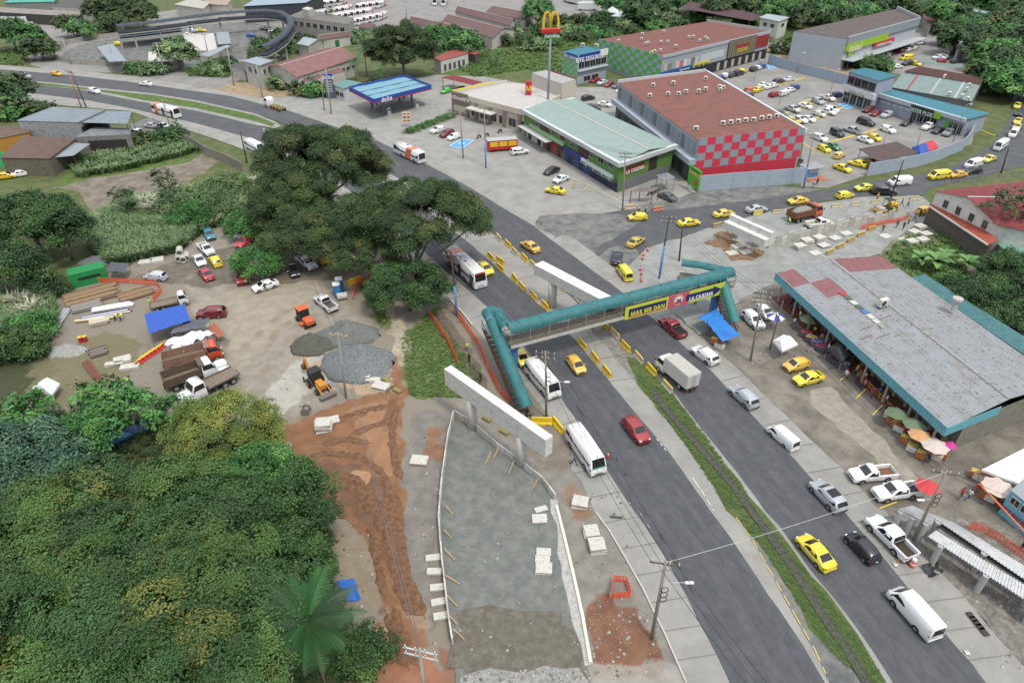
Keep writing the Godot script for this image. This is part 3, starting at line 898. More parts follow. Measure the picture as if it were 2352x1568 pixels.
func dress_bus(t:Node3D,o:Dictionary):
	var d:Dictionary=CARS.bus
	var L:float=d.L
	# the coloured band that wraps roof and sides
	var mb:=MB.new()
	var a:Array=o.get("band",[-3.6,-1.6])
	var rings:=[]
	for x in a:
		var s:=[x/L,1.45,3.12,1,0.88]
		var ring:=ring_of(s,L,2.5,0.3)
		var r2:=[]
		for p in ring:r2.append(Vector3(p.x+(p.y-3.1)*-0.35,p.y+(0.014 if p.y>2 else 0.0),p.z*1.012))
		rings.append(r2)
	mb.loft(rings,false,false)
	part(t,"orange_band",mb.mesh(),paint([226,112,64]))
	for q in [[-0.6,0.5],[2.4,0.4]]:
		mb=MB.new()
		rbox(mb,Vector3(q[0],3.18,0),Vector3(1.1,0.14,1.0),0.04)
		part(t,"roof_hatch",mb.mesh(),mt([214,216,216],0.6))
	for k in 4:
		mb=MB.new()
		mb.cyl(Vector3(0.9+(k/2)*0.28,3.12,0.25+(k % 2)*0.3),Vector3(0.9+(k/2)*0.28,3.24,0.25+(k % 2)*0.3),0.1,0.1,8)
		part(t,"roof_vent",mb.mesh(),mt([60,62,64],0.6))
	for x in [0.3,4.6]:
		mb=MB.new()
		mb.box(Vector3(x,1.5,1.262),Vector3(1.1,2.1,0.02))
		part(t,"door",mb.mesh(),mt([40,43,46],0.2))
	mb=MB.new()
	mb.box(Vector3(5.62,2.85,0),Vector3(0.12,0.22,1.6))
	part(t,"route_display",mb.mesh(),mt([190,70,40],0.5))
func box_truck(x1,y1,x2,y2,label):
	var mid:=(G(x1,y1,0.9)+G(x2,y2,0.9))*0.5
	mid.y=ground_y(mid)+0.004
	var t:=thing("box_truck",label,"truck",mid,heading(x1,y1,x2,y2))
	var cab:=Node3D.new()
	var M:=car_meshes("truckcab")
	var white:=paint([232,233,232])
	var off:=Transform3D(Basis.IDENTITY,Vector3(2.45,0,0))
	part(t,"cab",M.body,white,off)
	part(t,"windshield",M.front,glass(),off)
	for s in M.sides:part(t,"window",s,glass(),off)
	for z in [-1,1]:
		part(t,"headlight",M.lamp,mt([214,220,224],0.2),Transform3D(Basis.IDENTITY,Vector3(3.34,0.85,z*0.75)))
		part(t,"mirror",M.mirror,mt([36,36,37],0.6),Transform3D(Basis.IDENTITY.scaled(Vector3(1,2,1)),Vector3(3.2,1.75,z*1.22)))
		part(t,"taillight",M.lamp,mt([150,26,26],0.3),Transform3D(Basis.IDENTITY,Vector3(-3.36,0.72,z*0.85)))
	for x in [2.5,-1.9]:
		for z in [-1,1]:
			var w:=part(t,"wheel",M.wheel,mt(TYRE,0.9),Transform3D(Basis.IDENTITY if z>0 else Basis(Vector3.UP,PI),Vector3(x,0.45,z*0.92)))
			part(w,"rim",M.rim,mt([190,190,190],0.5))
	var mb:=MB.new()
	mb.box(Vector3(-0.9,0.75,0),Vector3(5.2,0.22,0.9))
	part(t,"chassis",mb.mesh(),mt([44,44,44],0.8))
	mb=MB.new()
	rbox(mb,Vector3(-0.85,1.98,0),Vector3(4.9,2.15,2.2),0.04)
	var cargo:=part(t,"cargo_box",mb.mesh(),sheet([218,218,214],[208,206,200],2.5))
	mb=MB.new()
	mb.box(Vector3(-0.85,3.07,0),Vector3(4.86,0.02,2.16))
	part(t,"box_roof",mb.mesh(),sheet([188,184,177],[178,173,164],2.0))
	for z in [-1,1]:
		mb=MB.new()
		mb.box(Vector3(-3.32,1.95,z*0.53),Vector3(0.03,1.95,1.0))
		var dr:=part(t,"rear_door",mb.mesh(),sheet([210,210,206],[188,186,180],2.5))
		mb=MB.new()
		mb.cyl(Vector3(-3.36,1.0,z*0.2),Vector3(-3.36,2.9,z*0.2),0.02,0.02,5)
		part(dr,"locking_bar",mb.mesh(),mt([150,150,150],0.4,0.6))
# a heavy tipper:cab,open steel body,ten wheels; nose=bonnet truck
func tipper(x1,y1,x2,y2,cabc:Array,bodyc:Array,label:String,nose:=false,load_:=false,flat:=false):
	var mid:=(G(x1,y1,0.9)+G(x2,y2,0.9))*0.5
	mid.y=ground_y(mid)+0.004
	var t:=thing("flatbed_truck" if flat else "dump_truck",label,"truck",mid,heading(x1,y1,x2,y2))
	var M:=car_meshes("truckcab")
	var pm:=paint(cabc)
	var cx:=2.9 if not nose else 2.0
	var S:=Transform3D(Basis.IDENTITY.scaled(Vector3(1.0,1.12,1.1)),Vector3(cx,0,0))
	part(t,"cab",M.body,pm,S)
	part(t,"windshield",M.front,glass(),S)
	for s in M.sides:part(t,"window",s,glass(),S)
	var mb:=MB.new()
	if nose:
		rbox(mb,Vector3(cx+1.6,1.15,0),Vector3(1.6,0.95,1.35),0.18)
		part(t,"bonnet",mb.mesh(),pm)
		mb=MB.new()
		for z in [-1,1]:rbox(mb,Vector3(cx+1.6,0.95,z*0.95),Vector3(1.3,0.3,0.5),0.1)
		part(t,"fender",mb.mesh(),pm)
	mb=MB.new()
	rbox(mb,Vector3(cx+(2.45 if nose else 0.98),0.6,0),Vector3(0.18,0.3,2.2),0.05)
	part(t,"front_bumper",mb.mesh(),mt([60,60,60],0.6))
	for z in [-1,1]:
		part(t,"headlight",M.lamp,mt([220,224,226],0.2),Transform3D(Basis.IDENTITY,Vector3(cx+(2.38 if nose else 0.96),0.9,z*0.8)))
		part(t,"mirror",M.mirror,mt([36,36,37],0.6),Transform3D(Basis.IDENTITY.scaled(Vector3(1,2.4,1)),Vector3(cx+0.7,2.0,z*1.36)))
	mb=MB.new()
	mb.box(Vector3(-0.3,0.85,0),Vector3(7.2,0.25,0.9))
	part(t,"chassis",mb.mesh(),mt([52,48,46],0.9))
	for x in [cx+(1.5 if nose else 0.1),-1.4,-2.6]:
		for z in [-1,1]:
			var w:=part(t,"wheel",M.wheel,mt(TYRE,0.95),Transform3D((Basis.IDENTITY if z>0 else Basis(Vector3.UP,PI)).scaled(Vector3(1.1,1.1,1.3)),Vector3(x,0.5,z*1.0)))
			part(w,"rim",M.rim,mt([150,148,144],0.6))
	var bm:=sheet(bodyc,[int(bodyc[0]*0.62),int(bodyc[1]*0.56),int(bodyc[2]*0.52)],1.6)
	var x0:=-3.7
	var xe:=cx-1.15
	var ln:=xe-x0
	var xc:=(xe+x0)*0.5
	var hh:=0.25 if flat else 1.25
	mb=MB.new()
	mb.box(Vector3(xc,1.12,0),Vector3(ln,0.12,2.3))
	part(t,"bed_floor",mb.mesh(),sheet([134,118,100],[96,84,72],1.5))
	for z in [-1,1]:
		mb=MB.new()
		mb.box(Vector3(xc,1.12+hh*0.5,z*1.2),Vector3(ln,hh,0.08))
		var sd:=part(t,"bed_side",mb.mesh(),bm)
		if flat:continue
		for k in 6:
			mb=MB.new()
			mb.box(Vector3(x0+ln*(k+0.5)/6,1.12+hh*0.5,z*1.265),Vector3(0.1,hh,0.05))
			part(sd,"rib",mb.mesh(),bm)
	mb=MB.new()
	mb.box(Vector3(xe,1.25+hh*0.5,0),Vector3(0.08,hh+0.3,2.4))
	part(t,"headboard",mb.mesh(),bm)
	if not flat:
		mb=MB.new()
		mb.box(Vector3(xe+0.3,1.42+hh,0),Vector3(0.7,0.06,2.3))
		part(t,"cab_guard",mb.mesh(),bm)
		mb=MB.new()
		mb.box(Vector3(x0,1.1+hh*0.5,0),Vector3(0.08,hh,2.4))
		part(t,"tailgate",mb.mesh(),bm)
	if load_:
		var rings:=[]
		for q in [[0.48,0.48,2.05],[0.36,0.36,2.4],[0.16,0.16,2.75],[0.02,0.02,2.85]]:
			var ring:=[]
			for k in 12:
				var a:=TAU*k/12
				ring.append(Vector3(xc+cos(a)*ln*q[0],q[2]+0.05*sin(k*2.3),-sin(a)*2.3*q[1]))
			rings.append(ring)
		mb=MB.new()
		mb.loft(rings)
		part(t,"gravel_load",mb.mesh(true),earth("load",[150,152,140],[170,172,160],[186,186,174],3,0.6,3))
	return t
const YEL:=[238,216,40]
const ORA:=[230,184,66]
const WHT:=[238,240,240]
const SIL:=[176,182,188]
const BLK:=[34,36,42]
const RED:=[158,36,46]
const WINE:=[112,34,42]
const GRY:=[104,108,112]
const BLU:=[44,66,128]
func fleet():
	var tx:={"taxi":true}
	# highway,both carriageways
	car("minibus",WHT,1317,1000,1374,1084,"white minibus with a green band below its windshield beside the man in blue","",{"band":[60,150,96]})
	car("minibus",WHT,1219,846,1274,910,"white minibus passing behind the utility pole next to the blue footbridge pier")
	car("hatch",YEL,1190,806,1206,836,"yellow taxi following a white minibus under the footbridge","",tx)
	car("hatch",ORA,1309,820,1338,858,"amber taxi hatchback driving alone beside the yellow barriers","",tx)
	car("suv",RED,1442,966,1480,1012,"red suv driving between the white minibus and the grass median")
	car("bus",[226,228,230],1030,588,1110,662,"white city bus with an orange roof band coming out from under the big tree","",{"band":[-4.2,-2.2]})
	car("sedan",YEL,1100,604,1127,629,"yellow taxi sedan alongside the city bus by the big tree","",tx)
	car("pickupcrew",[150,30,42],1566,770,1524,735,"red crew cab pickup with a black bed cover below the footbridge banner","",{"cover":true,"rollbar":true})
	box_truck(1592,893,1517,830,"white box truck with a closed cargo box on the highway")
	car("suv",WHT,1639,830,1600,802,"white suv parked on the shoulder by the fruit stall with the blue tarpaulin")
	car("suv",SIL,1732,932,1687,892,"silver suv driving on the shoulder behind the box truck")
	car("van",WHT,1823,1025,1775,984,"white van with red lower panels and lettering on its side","",{"panel":true,"scale":0.85,"name": "delivery_van"})
	car("suv",SIL,1930,1168,1875,1112,"silver crossover with a black glass roof","",{"roof":[28,30,34],"rails":false})
	car("sedan",YEL,1904,1302,1845,1236,"yellow taxi sedan with a pale side band, alone beside the grass median","",{"taxi":true})
	car("hatch",[30,32,40],2007,1285,1958,1232,"black hatchback beside a white pickup on the highway")
	car("pickupcrew",WHT,2086,1274,2009,1198,"large white pickup with an empty rusty bed by the orange drum","",{"bed":[66,54,46],"scale":1.06})
	car("van",WHT,2142,1456,2060,1364,"long white van driving alone past the steel walkway works","",{"panel":true,"scale":1.05})
	# forecourt of the market
	car("pickup",WHT,2047,1084,1961,1093,"white single cab pickup loaded with wood on the market forecourt","",{"bed":[120,84,60]})
	car("pickupcrew",WHT,2108,1122,2012,1136,"white crew cab pickup with boxes in its bed by the red umbrella","",{"bed":[70,70,72]})
	car("hatch",ORA,1856,831,1804,845,"amber taxi hatchback parked beside the market row","",tx)
	car("sedan",YEL,1893,860,1824,877,"bright yellow taxi sedan parked beside the market row","",tx)
	car("suv",WHT,1712,718,1748,752,"white suv parked next to the blue and white umbrella")
	car("hatch",[214,216,214],1745,704,1768,728,"pale car half hidden behind the white suv near the umbrella")
	# junction
	car("van",YEL,1446,642,1424,612,"yellow taxi van standing beside the row of cones","",{"taxi":true,"scale":0.9})
	car("sedan",[36,40,66],1415,602,1420,580,"dark blue sedan waiting ahead of the yellow taxi van")
	car("sedan",[196,168,60],1444,565,1476,545,"mustard taxi sedan turning at the junction","",tx)
	car("sedan",[222,180,64],1234,576,1202,556,"amber taxi sedan on the highway beside the concrete barriers","",tx)
	car("hatch",YEL,1484,497,1446,499,"yellow taxi hatchback crossing the junction beneath the wires","",tx)
	car("sedan",YEL,1558,513,1607,508,"yellow taxi sedan on the side road next to the double pole","",tx)
	car("sedan",[228,204,70],1642,493,1684,487,"pale yellow taxi sedan ahead of the concrete pier cap","",tx)
	car("sedan",SIL,1714,482,1762,477,"silver sedan on the side road past the pier cap")
	car("sedan",[240,196,40],1856,458,1812,463,"golden taxi sedan passing the loaded dump truck","",tx)
	car("hatch",YEL,1922,450,1961,445,"yellow taxi hatchback on the side road beyond the dump truck","",tx)
	car("sedan",[226,220,66],2012,428,1962,433,"lemon yellow taxi sedan coming down the side road","",tx)
	car("longsuv",BLK,2008,438,2055,441,"black suv with white roof bars beside the leaning pole")
	car("van",WHT,2093,416,2041,420,"white van beside the black suv on the side road","",{"panel":true})
	car("van",YEL,2182,401,2132,407,"yellow taxi van near the red roofed house","",tx)
	car("sedan",[238,178,52],2216,398,2186,402,"orange yellow taxi sedan behind the yellow taxi van","",tx)
	car("sedan",BLK,2250,389,2222,393,"black sedan behind an orange yellow taxi on the curved road")
	car("van",WHT,2252,373,2222,382,"white passenger van at the end of the long grey wall")
	car("sedan",[226,216,84],2285,359,2261,369,"yellow taxi sedan ahead of the white minibus on the bend","",tx)
	car("minibus",WHT,2316,325,2283,346,"white minibus on the bend beside the grey wall gate","",{"scale":0.85})
	car("van",WHT,2338,297,2320,317,"white van behind the minibus on the bend")
	for q in [[2344,285,2332,296,[224,196,96],"pale amber taxi behind the white van on the bend"],[2345,272,2334,283,[232,206,60],"yellow taxi in line uphill on the bend"],[2340,236,2336,248,YEL,"bright yellow taxi next to the grass island on the bend"]]:
		car("sedan",q[4],q[0],q[1],q[2],q[3],q[5],"",tx)
	car("suv",BLK,2347,254,2338,266,"black car between two taxis on the bend")
	car("suv",[206,96,50],2270,174,2290,181,"orange suv high on the curved road")
	car("suv",WHT,2298,188,2322,196,"white suv with a small flag high on the curved road")
	car("hatch",[190,60,62],2276,186,2264,180,"red hatchback beside the hedge high on the curved road")
	for q in [[2220,160,2238,164,"amber",[222,188,60]],[2228,166,2246,170,"bright yellow",YEL],[2230,153,2248,158,"pale yellow",[224,204,90]],[2243,170,2258,173,"lemon",[220,212,84]]]:
		car("sedan",q[5],q[0],q[1],q[2],q[3],q[4]+" taxi waiting in the rank below the green walkway roof","",tx)
	# far highway
	car("suv",SIL,44,174,68,177,"silver suv far along the highway before a yellow car")
	car("hatch",[232,182,44],118,168,140,171,"golden yellow hatchback far along the highway")
	car("sedan",WHT,348,194,321,191,"white sedan alone on the far carriageway beyond the grass strip")
	car("suv",WHT,202,206,229,212,"white suv on the far highway next to the grass strip")
	car("bus",[226,228,230],343,249,424,272,"white city bus with orange roof end beside the workshop sheds","",{"band":[-4.6,-3.0],"scale":0.93})
	car("minibus",WHT,565,331,606,352,"white minibus at the roadside stop partly behind the big tree")
	car("bus",[226,228,230],976,374,906,342,"white city bus with an orange mid roof passing the fast food car park","",{"band":[-3.0,-0.6],"scale":0.93})
	car("sedan",SIL,335,287,362,289,"silver sedan parked by the orange parasol at the workshop")
	car("sedan",WHT,360,287,387,291,"white sedan parked by the workshop wall near the bus")
	car("jeep",WHT,305,305,334,308,"white off-road car at the workshop entrance")
	car("sedan",WHT,240,346,276,338,"white sedan parked at the red front of the workshop")
	car("hatch",BLU,274,338,300,332,"blue car under the workshop porch")
	car("suv",[54,60,66],356,322,390,318,"dark grey car behind the hedge by the workshop")
	car("sedan",WHT,28,400,66,394,"white car below the green fence of the sheds")
	car("sedan",[232,190,40],2,404,18,402,"yellow car below the green fence of the sheds")
	for q in [[86,112,101,111,"suv",[70,74,82]],[173,87,193,85,"suv",[58,66,70]],[247,74,268,73,"sedan",[92,104,120]]]:
		car(q[4],q[5],q[0],q[1],q[2],q[3],"dark car parked along the wall of the ramp loop","cars along the ramp loop")
	for q in [[434,71,448,70,"suv",[190,206,216]],[452,68,470,69,"sedan",YEL],[566,81,586,80,"hatch",[36,88,170]],[422,79,440,78,"sedan",WHT],[266,100,278,99,"hatch",YEL],[575,103,592,98,"sedan",WHT]]:
		car(q[4],q[5],q[0],q[1],q[2],q[3],"%s car parked in the court inside the ramp loop" % {YEL: "yellow",WHT: "white"}.get(q[5],"blue"),"cars in the ramp court")
	for q in [[598,66,610,61,GRY],[610,68,622,63,WINE],[618,72,632,67,WHT],[632,80,644,74,YEL]]:
		car("sedan",q[4],q[0],q[1],q[2],q[3],"small car parked along the curving covered walkway","cars along the covered walkway")
	# fuel station and fast food court
	car("hatch",[88,196,70],1034,205,1013,211,"bright green hatchback beside the red shelter of the fuel station")
	car("sedan",WINE,1048,201,1076,206,"dark red car under the red shelter")
	car("sedan",BLK,1074,210,1098,207,"black car under the end of the red shelter")
	car("suv",[222,226,228],1022,293,989,303,"silver white suv parked nearest the hedge of the fast food court")
	car("suv",[110,44,46],1042,300,1010,312,"dark red suv parked between two white cars")
	car("hatch",WHT,1058,308,1026,319,"white hatchback next to the blue disabled bay")
	car("longsuv",WHT,1175,350,1212,345,"white suv parked at the corner of the green roofed shops","",{"scale":0.92})
	car("sedan",BLK,1280,386,1254,396,"black sedan parked before the green roofed shops")
	car("sedan",[226,232,234],1306,403,1272,417,"white sedan parked between a black sedan and a yellow taxi")
	car("sedan",YEL,1298,440,1254,433,"yellow taxi sedan at the edge of the shop forecourt","",tx)
	car("sedan",[84,86,90],1548,457,1518,444,"grey sedan parked under the rusty canopy beside motorcycles")
	car("suv",BLK,1338,226,1364,222,"black suv at the drive through window","",{"scale":0.95})
	car("sedan",WHT,1372,236,1404,241,"white sedan leaving the drive through")
	car("suv",[50,54,60],1350,246,1376,248,"dark car waiting behind the yellow post of the drive through")
	for q in [[1380,180,1355,186,[150,34,38],"dark red car parked below the blue fronted office"],[1396,184,1372,192,[198,206,212],"silver car between two red cars by the outside stair"],[1412,189,1387,197,[144,36,44],"red car next to the outside stair of the green checkered mall"],[1428,192,1406,200,[90,96,104],"grey car at the back of the brown roofed mall"],[1440,204,1418,210,WHT,"white car at the back of the brown roofed mall"]]:
		car("sedan",q[4],q[0],q[1],q[2],q[3],q[5])
	parking()
	yard_cars()
func parking():
	# the mall car park:kind,colour,centre x,y and end x,y of the nose
	var P:=[
		["suv",[40,52,120],1656,180,1668,176],["suv",WHT,1666,174,1678,170],["suv",[50,54,58],1681,172,1693,168],["longsuv",BLK,1697,168,1709,164],["suv",YEL,1704,164,1716,160],["suv",BLK,1733,158,1745,154],["suv",WHT,1739,156,1751,152],["suv",[46,72,150],1749,152,1761,148],
		["suv",[214,96,50],1723,206,1734,203],["sedan",YEL,1741,205,1752,201],["hatch",GRY,1721,215,1733,212],["sedan",WHT,1753,194,1764,190],["suv",[150,30,40],1780,216,1794,212],["suv",[222,226,226],1800,214,1812,210],["sedan",WHT,1815,206,1828,202],["suv",[46,66,130],1826,200,1838,196],["suv",[52,58,64],1789,186,1803,183],["sedan",[216,220,224],1813,181,1826,178],["sedan",WHT,1777,195,1790,191],["sedan",WHT,1767,198,1778,194],
		["pickupcrew",[192,198,202],1821,250,1838,256],["sedan",WHT,1850,242,1867,247],["suv",SIL,1880,232,1894,238],["pickup",WHT,1902,224,1920,230],["suv",BLU,1923,217,1938,213],["suv",WHT,1910,251,1926,255],["pickupcrew",WHT,1901,256,1920,261],["hatch",[226,226,210],1883,261,1896,265],["pickupcrew",WHT,1835,274,1852,279],["sedan",WHT,1857,272,1870,276],["sedan",[214,186,60],1822,276,1834,279],["sedan",[60,66,72],1791,259,1803,263],
		["jeep",[56,62,66],1924,306,1938,312],["pickupcrew",SIL,1959,299,1940,293],["longsuv",[34,37,40],1990,281,2010,287],["suv",WHT,2040,297,2059,304],["suv",[110,32,42],1995,251,1982,256],["sedan",[130,30,40],2013,259,2001,264],["suv",[184,188,192],2038,263,2024,268],["sedan",BLK,2083,281,2070,287],["pickupcrew",WHT,2133,290,2116,297],["sedan",BLK,2156,299,2144,303],["pickupcrew",[132,136,140],2180,304,2168,311],
		["sedan",WHT,1988,320,2008,327],["hatch",YEL,2010,315,2022,320],["suv",WHT,1884,316,1899,322],["hatch",YEL,1894,341,1908,348],["sedan",[58,132,92],1914,335,1926,340],["hatch",[226,198,110],1928,356,1940,350],["sedan",YEL,1971,375,1951,370],["sedan",[214,160,60],1994,370,1976,366],["sedan",YEL,1936,385,1952,391],["sedan",[40,44,50],1829,369,1842,364],
		["suv",GRY,1994,137,2004,133],["suv",BLK,2006,133,2017,129],["suv",BLK,2016,132,2026,128],["van",[206,226,214],2021,127,2034,131],["suv",WHT,2039,126,2050,122],["suv",[150,30,42],2070,116,2081,112],["suv",WHT,2086,114,2096,110],["suv",WHT,2099,110,2109,106],["van",YEL,2082,133,2060,135],["suv",BLK,2085,145,2072,147],["sedan",YEL,2104,145,2116,148],["sedan",WHT,2061,152,2076,151],["suv",[214,218,222],2154,131,2139,134],["sedan",WHT,2174,131,2186,127],["hatch",[180,52,60],2164,140,2176,138],["suv",[70,76,84],2196,140,2208,138],["suv",WHT,2174,122,2186,120],["pickup",WHT,2114,98,2126,96],
	]
	var seen:={}
	var names:={"suv": "suv","sedan": "sedan","hatch": "hatchback","pickupcrew": "crew cab pickup","pickup": "single cab pickup","longsuv": "long suv","van": "van","jeep": "boxy off-road car"}
	for q in P:
		var c:Array=q[1]
		var cn:="white"
		var mx:int=maxi(c[0],maxi(c[1],c[2]))
		if c[0]>200 and c[1]>150 and c[2]<130:cn="yellow"
		elif c[0]>200 and c[1]<120:cn="orange"
		elif c[0]>c[1]*2:cn="red" if c[0]>120 else "dark red"
		elif c[2]>c[0]*1.6:cn="blue"
		elif c[1]>c[0]*1.5:cn="green"
		elif mx<75:cn="black" if mx<50 else "dark grey"
		elif mx<150:cn="grey"
		elif mx<216:cn="silver"
		var far:bool=q[3]<160 and q[2]>1950
		var wh:="parked before the lime green mall sign" if far else ("parked along the casino front" if q[2]<1770 and q[3]<185 else ("parked by the teal roofed strip mall" if q[2]>1970 and q[3]>245 and q[3]<312 else ("standing near the brown shelter" if q[3]>312 else "parked in the middle rows of the car park")))
		var dx:float=q[4]-q[2]
		var dy:float=q[5]-q[3]
		car(q[0],c,q[2]-dx,q[3]-dy,q[4],q[5],"%s %s %s" % [cn,names[q[0]],wh],"cars in the mall car parks",{"taxi":cn=="yellow"})
func yard_cars():
	var nr:={"road":false}
	car("hatch",[190,198,206],383,636,330,632,"silver hatchback parked below the concrete manhole rings","",nr)
	car("suv",[40,122,140],472,526,487,550,"teal suv parked beside flat concrete slabs","",{"road":false,"scale":0.92})
	car("sedan",[56,62,62],526,510,522,532,"old dark green sedan parked on black soil","",nr)
	car("hatch",WHT,570,528,544,545,"white car next to a red car under the trees","",nr)
	car("sedan",[200,52,60],574,546,550,562,"red car next to the white car under the trees","",nr)
	car("pickup",WHT,455,556,490,587,"white pickup parked beside a pile of concrete pipes","",{"road":false,"scale":0.94})
	car("sedan",[204,212,218],447,582,467,612,"silver sedan parked nose to tail with a red sedan","",nr)
	car("hatch",[236,210,30],502,610,486,588,"bright yellow hatchback parked among works cars","",nr)
	car("sedan",[170,40,56],484,642,460,614,"crimson sedan parked behind the silver sedan","",nr)
	car("suv",[150,34,44],554,622,555,650,"red suv under the small round tree","",nr)
	car("sedan",WHT,638,646,580,664,"white sedan at the yard edge with a man beside it","",nr)
	car("sedan",[40,42,54],664,606,680,634,"black sedan parked beside a white pickup under the trees","",nr)
	car("pickupcrew",[232,236,240],684,588,724,618,"white crew cab pickup parked facing the works yard","",nr)
	car("sedan",YEL,768,606,812,590,"yellow taxi beneath the branches beside the yellow barriers","",{"road":false,"taxi":true})
	car("hatch",YEL,842,568,848,552,"yellow taxi seen through the branches of the big tree","",{"road":false,"taxi":true})
	car("suv",[120,34,44],518,716,451,722,"dark red suv with silver roof bars beside the blue tarpaulin","",nr)
	car("pickup",[226,230,230],768,712,728,680,"white pickup carrying a spare tyre and tools beside the blue toilet","",{"road":false,"bed":[90,86,78]})
	car("pickup",WHT,1856,516,1906,510,"white single cab pickup on the gravel beside the dump truck","",{"road":false,"bed":[150,140,80]})
	car("hatch",ORA,2114,486,2136,480,"amber taxi parked at the corner of the red roofed house","",{"road":false,"taxi":true})
	tipper(1806,504,1888,484,[214,92,50],[132,88,66],"orange cabbed dump truck with a full load of gravel",false,true)
	tipper(375,840,508,806,[206,72,40],[150,120,104],"orange cabbed dump truck with an empty tan bed by the red barriers")
	tipper(372,888,514,838,[232,236,238],[104,88,74],"white bonneted dump truck with an empty brown bed",true)
	tipper(540,856,424,914,[236,238,240],[110,104,100],"white truck with a long railed flatbed beside the yellow green tree",true,false,true)
	tipper(352,702,422,686,[226,228,226],[140,130,120],"small white flatbed truck carrying poles behind the blue tarpaulin",false,false,true).scale=Vector3(0.72,0.8,0.8)
func base_of(p:PackedVector3Array)->Vector3:
	var c:=Vector3.ZERO
	for q in p:c+=q
	c /= p.size()
	c.y=0
	return c
func rel(p:PackedVector3Array,o:Vector3)->PackedVector3Array:
	var r:=PackedVector3Array()
	for q in p:r.append(q-o)
	return r
# ribbed sheet over four corners; ribs run a->d and b->c,n of them
func ribs(a:Vector3,b:Vector3,c:Vector3,d:Vector3,n:int,h:=0.06)->ArrayMesh:
	var mb:=MB.new()
	var up:=(c-a).cross(b-d).normalized()
	if up.y<0:up=-up
	var pa:=[]
	var pd:=[]
	for i in n+1:
		for k in ([0.0,0.22,0.34,0.66,0.78] if i<n else [0.0]):
			var t:float=(i+k)/n
			var e:=h if k>0.3 and k<0.7 else 0.0
			pa.append(a.lerp(b,t)+up*e)
			pd.append(d.lerp(c,t)+up*e)
	var flip:bool=(pd[0]-pa[0]).cross(pa[1]-pa[0]).y<0
	for i in pa.size()-1:
		if flip:mb.quad(pa[i+1],pa[i],pd[i],pd[i+1])
		else:mb.quad(pa[i],pa[i+1],pd[i+1],pd[i])
	var t2:=up*0.04
	mb.quad(a-t2,d-t2,c-t2,b-t2)
	for e in [[a,b],[b,c],[c,d],[d,a]]:mb.quad(e[0]-t2,e[1]-t2,e[1],e[0])
	return mb.mesh()
func roofmat(c:Array,rust:Array,period:=9.0)->StandardMaterial3D:
	var k:="roof %s %s %s" % [c,rust,period]
	if k in mats:return mats[k]
	var m:StandardMaterial3D=sheet(c,rust,period).duplicate()
	m.detail_enabled=true
	m.detail_blend_mode=BaseMaterial3D.BLEND_MODE_MUL
	m.detail_albedo=gray_tex("streak",5,0.02,0.8,1.0)
	m.detail_uv_layer=BaseMaterial3D.DETAIL_UV_2
	m.uv2_triplanar=true
	m.uv2_world_triplanar=true
	m.uv2_scale=Vector3.ONE/(period*0.31)
	mats[k]=m
	return m
# a block from the pixels of its roof corners at height h
func block(called:String,label:String,pts:Array,h:float,wall:Material,roof:Material,nribs:=0,over_:=0.0,y0:=0.0,rib_turn:=false)->Dictionary:
	var P:=GP(pts,h)
	var o:=base_of(P)
	o.y=y0
	var t:=thing(called,label,"building",o)
	var R:=rel(P,o)
	var mb:=MB.new()
	mb.prism(R,0,R[0].y,false)
	part(t,"wall",mb.mesh(),wall)
	var c:=Vector3.ZERO
	for q in R:c+=q/R.size()
	var Q:=PackedVector3Array()
	for q in R:Q.append(q+(q-c).normalized()*over_+Vector3(0,0.05,0))
	if R.size()==4 and nribs>0:
		part(t,"roof",ribs(Q[1],Q[2],Q[3],Q[0],nribs) if rib_turn else ribs(Q[0],Q[1],Q[2],Q[3],nribs),roof)
	else:
		mb=MB.new()
		mb.prism(Q,R[0].y+0.01,R[0].y+0.12)
		part(t,"roof",mb.mesh(),roof)
	return {"t":t,"p":R,"h":R[0].y,"o":o}
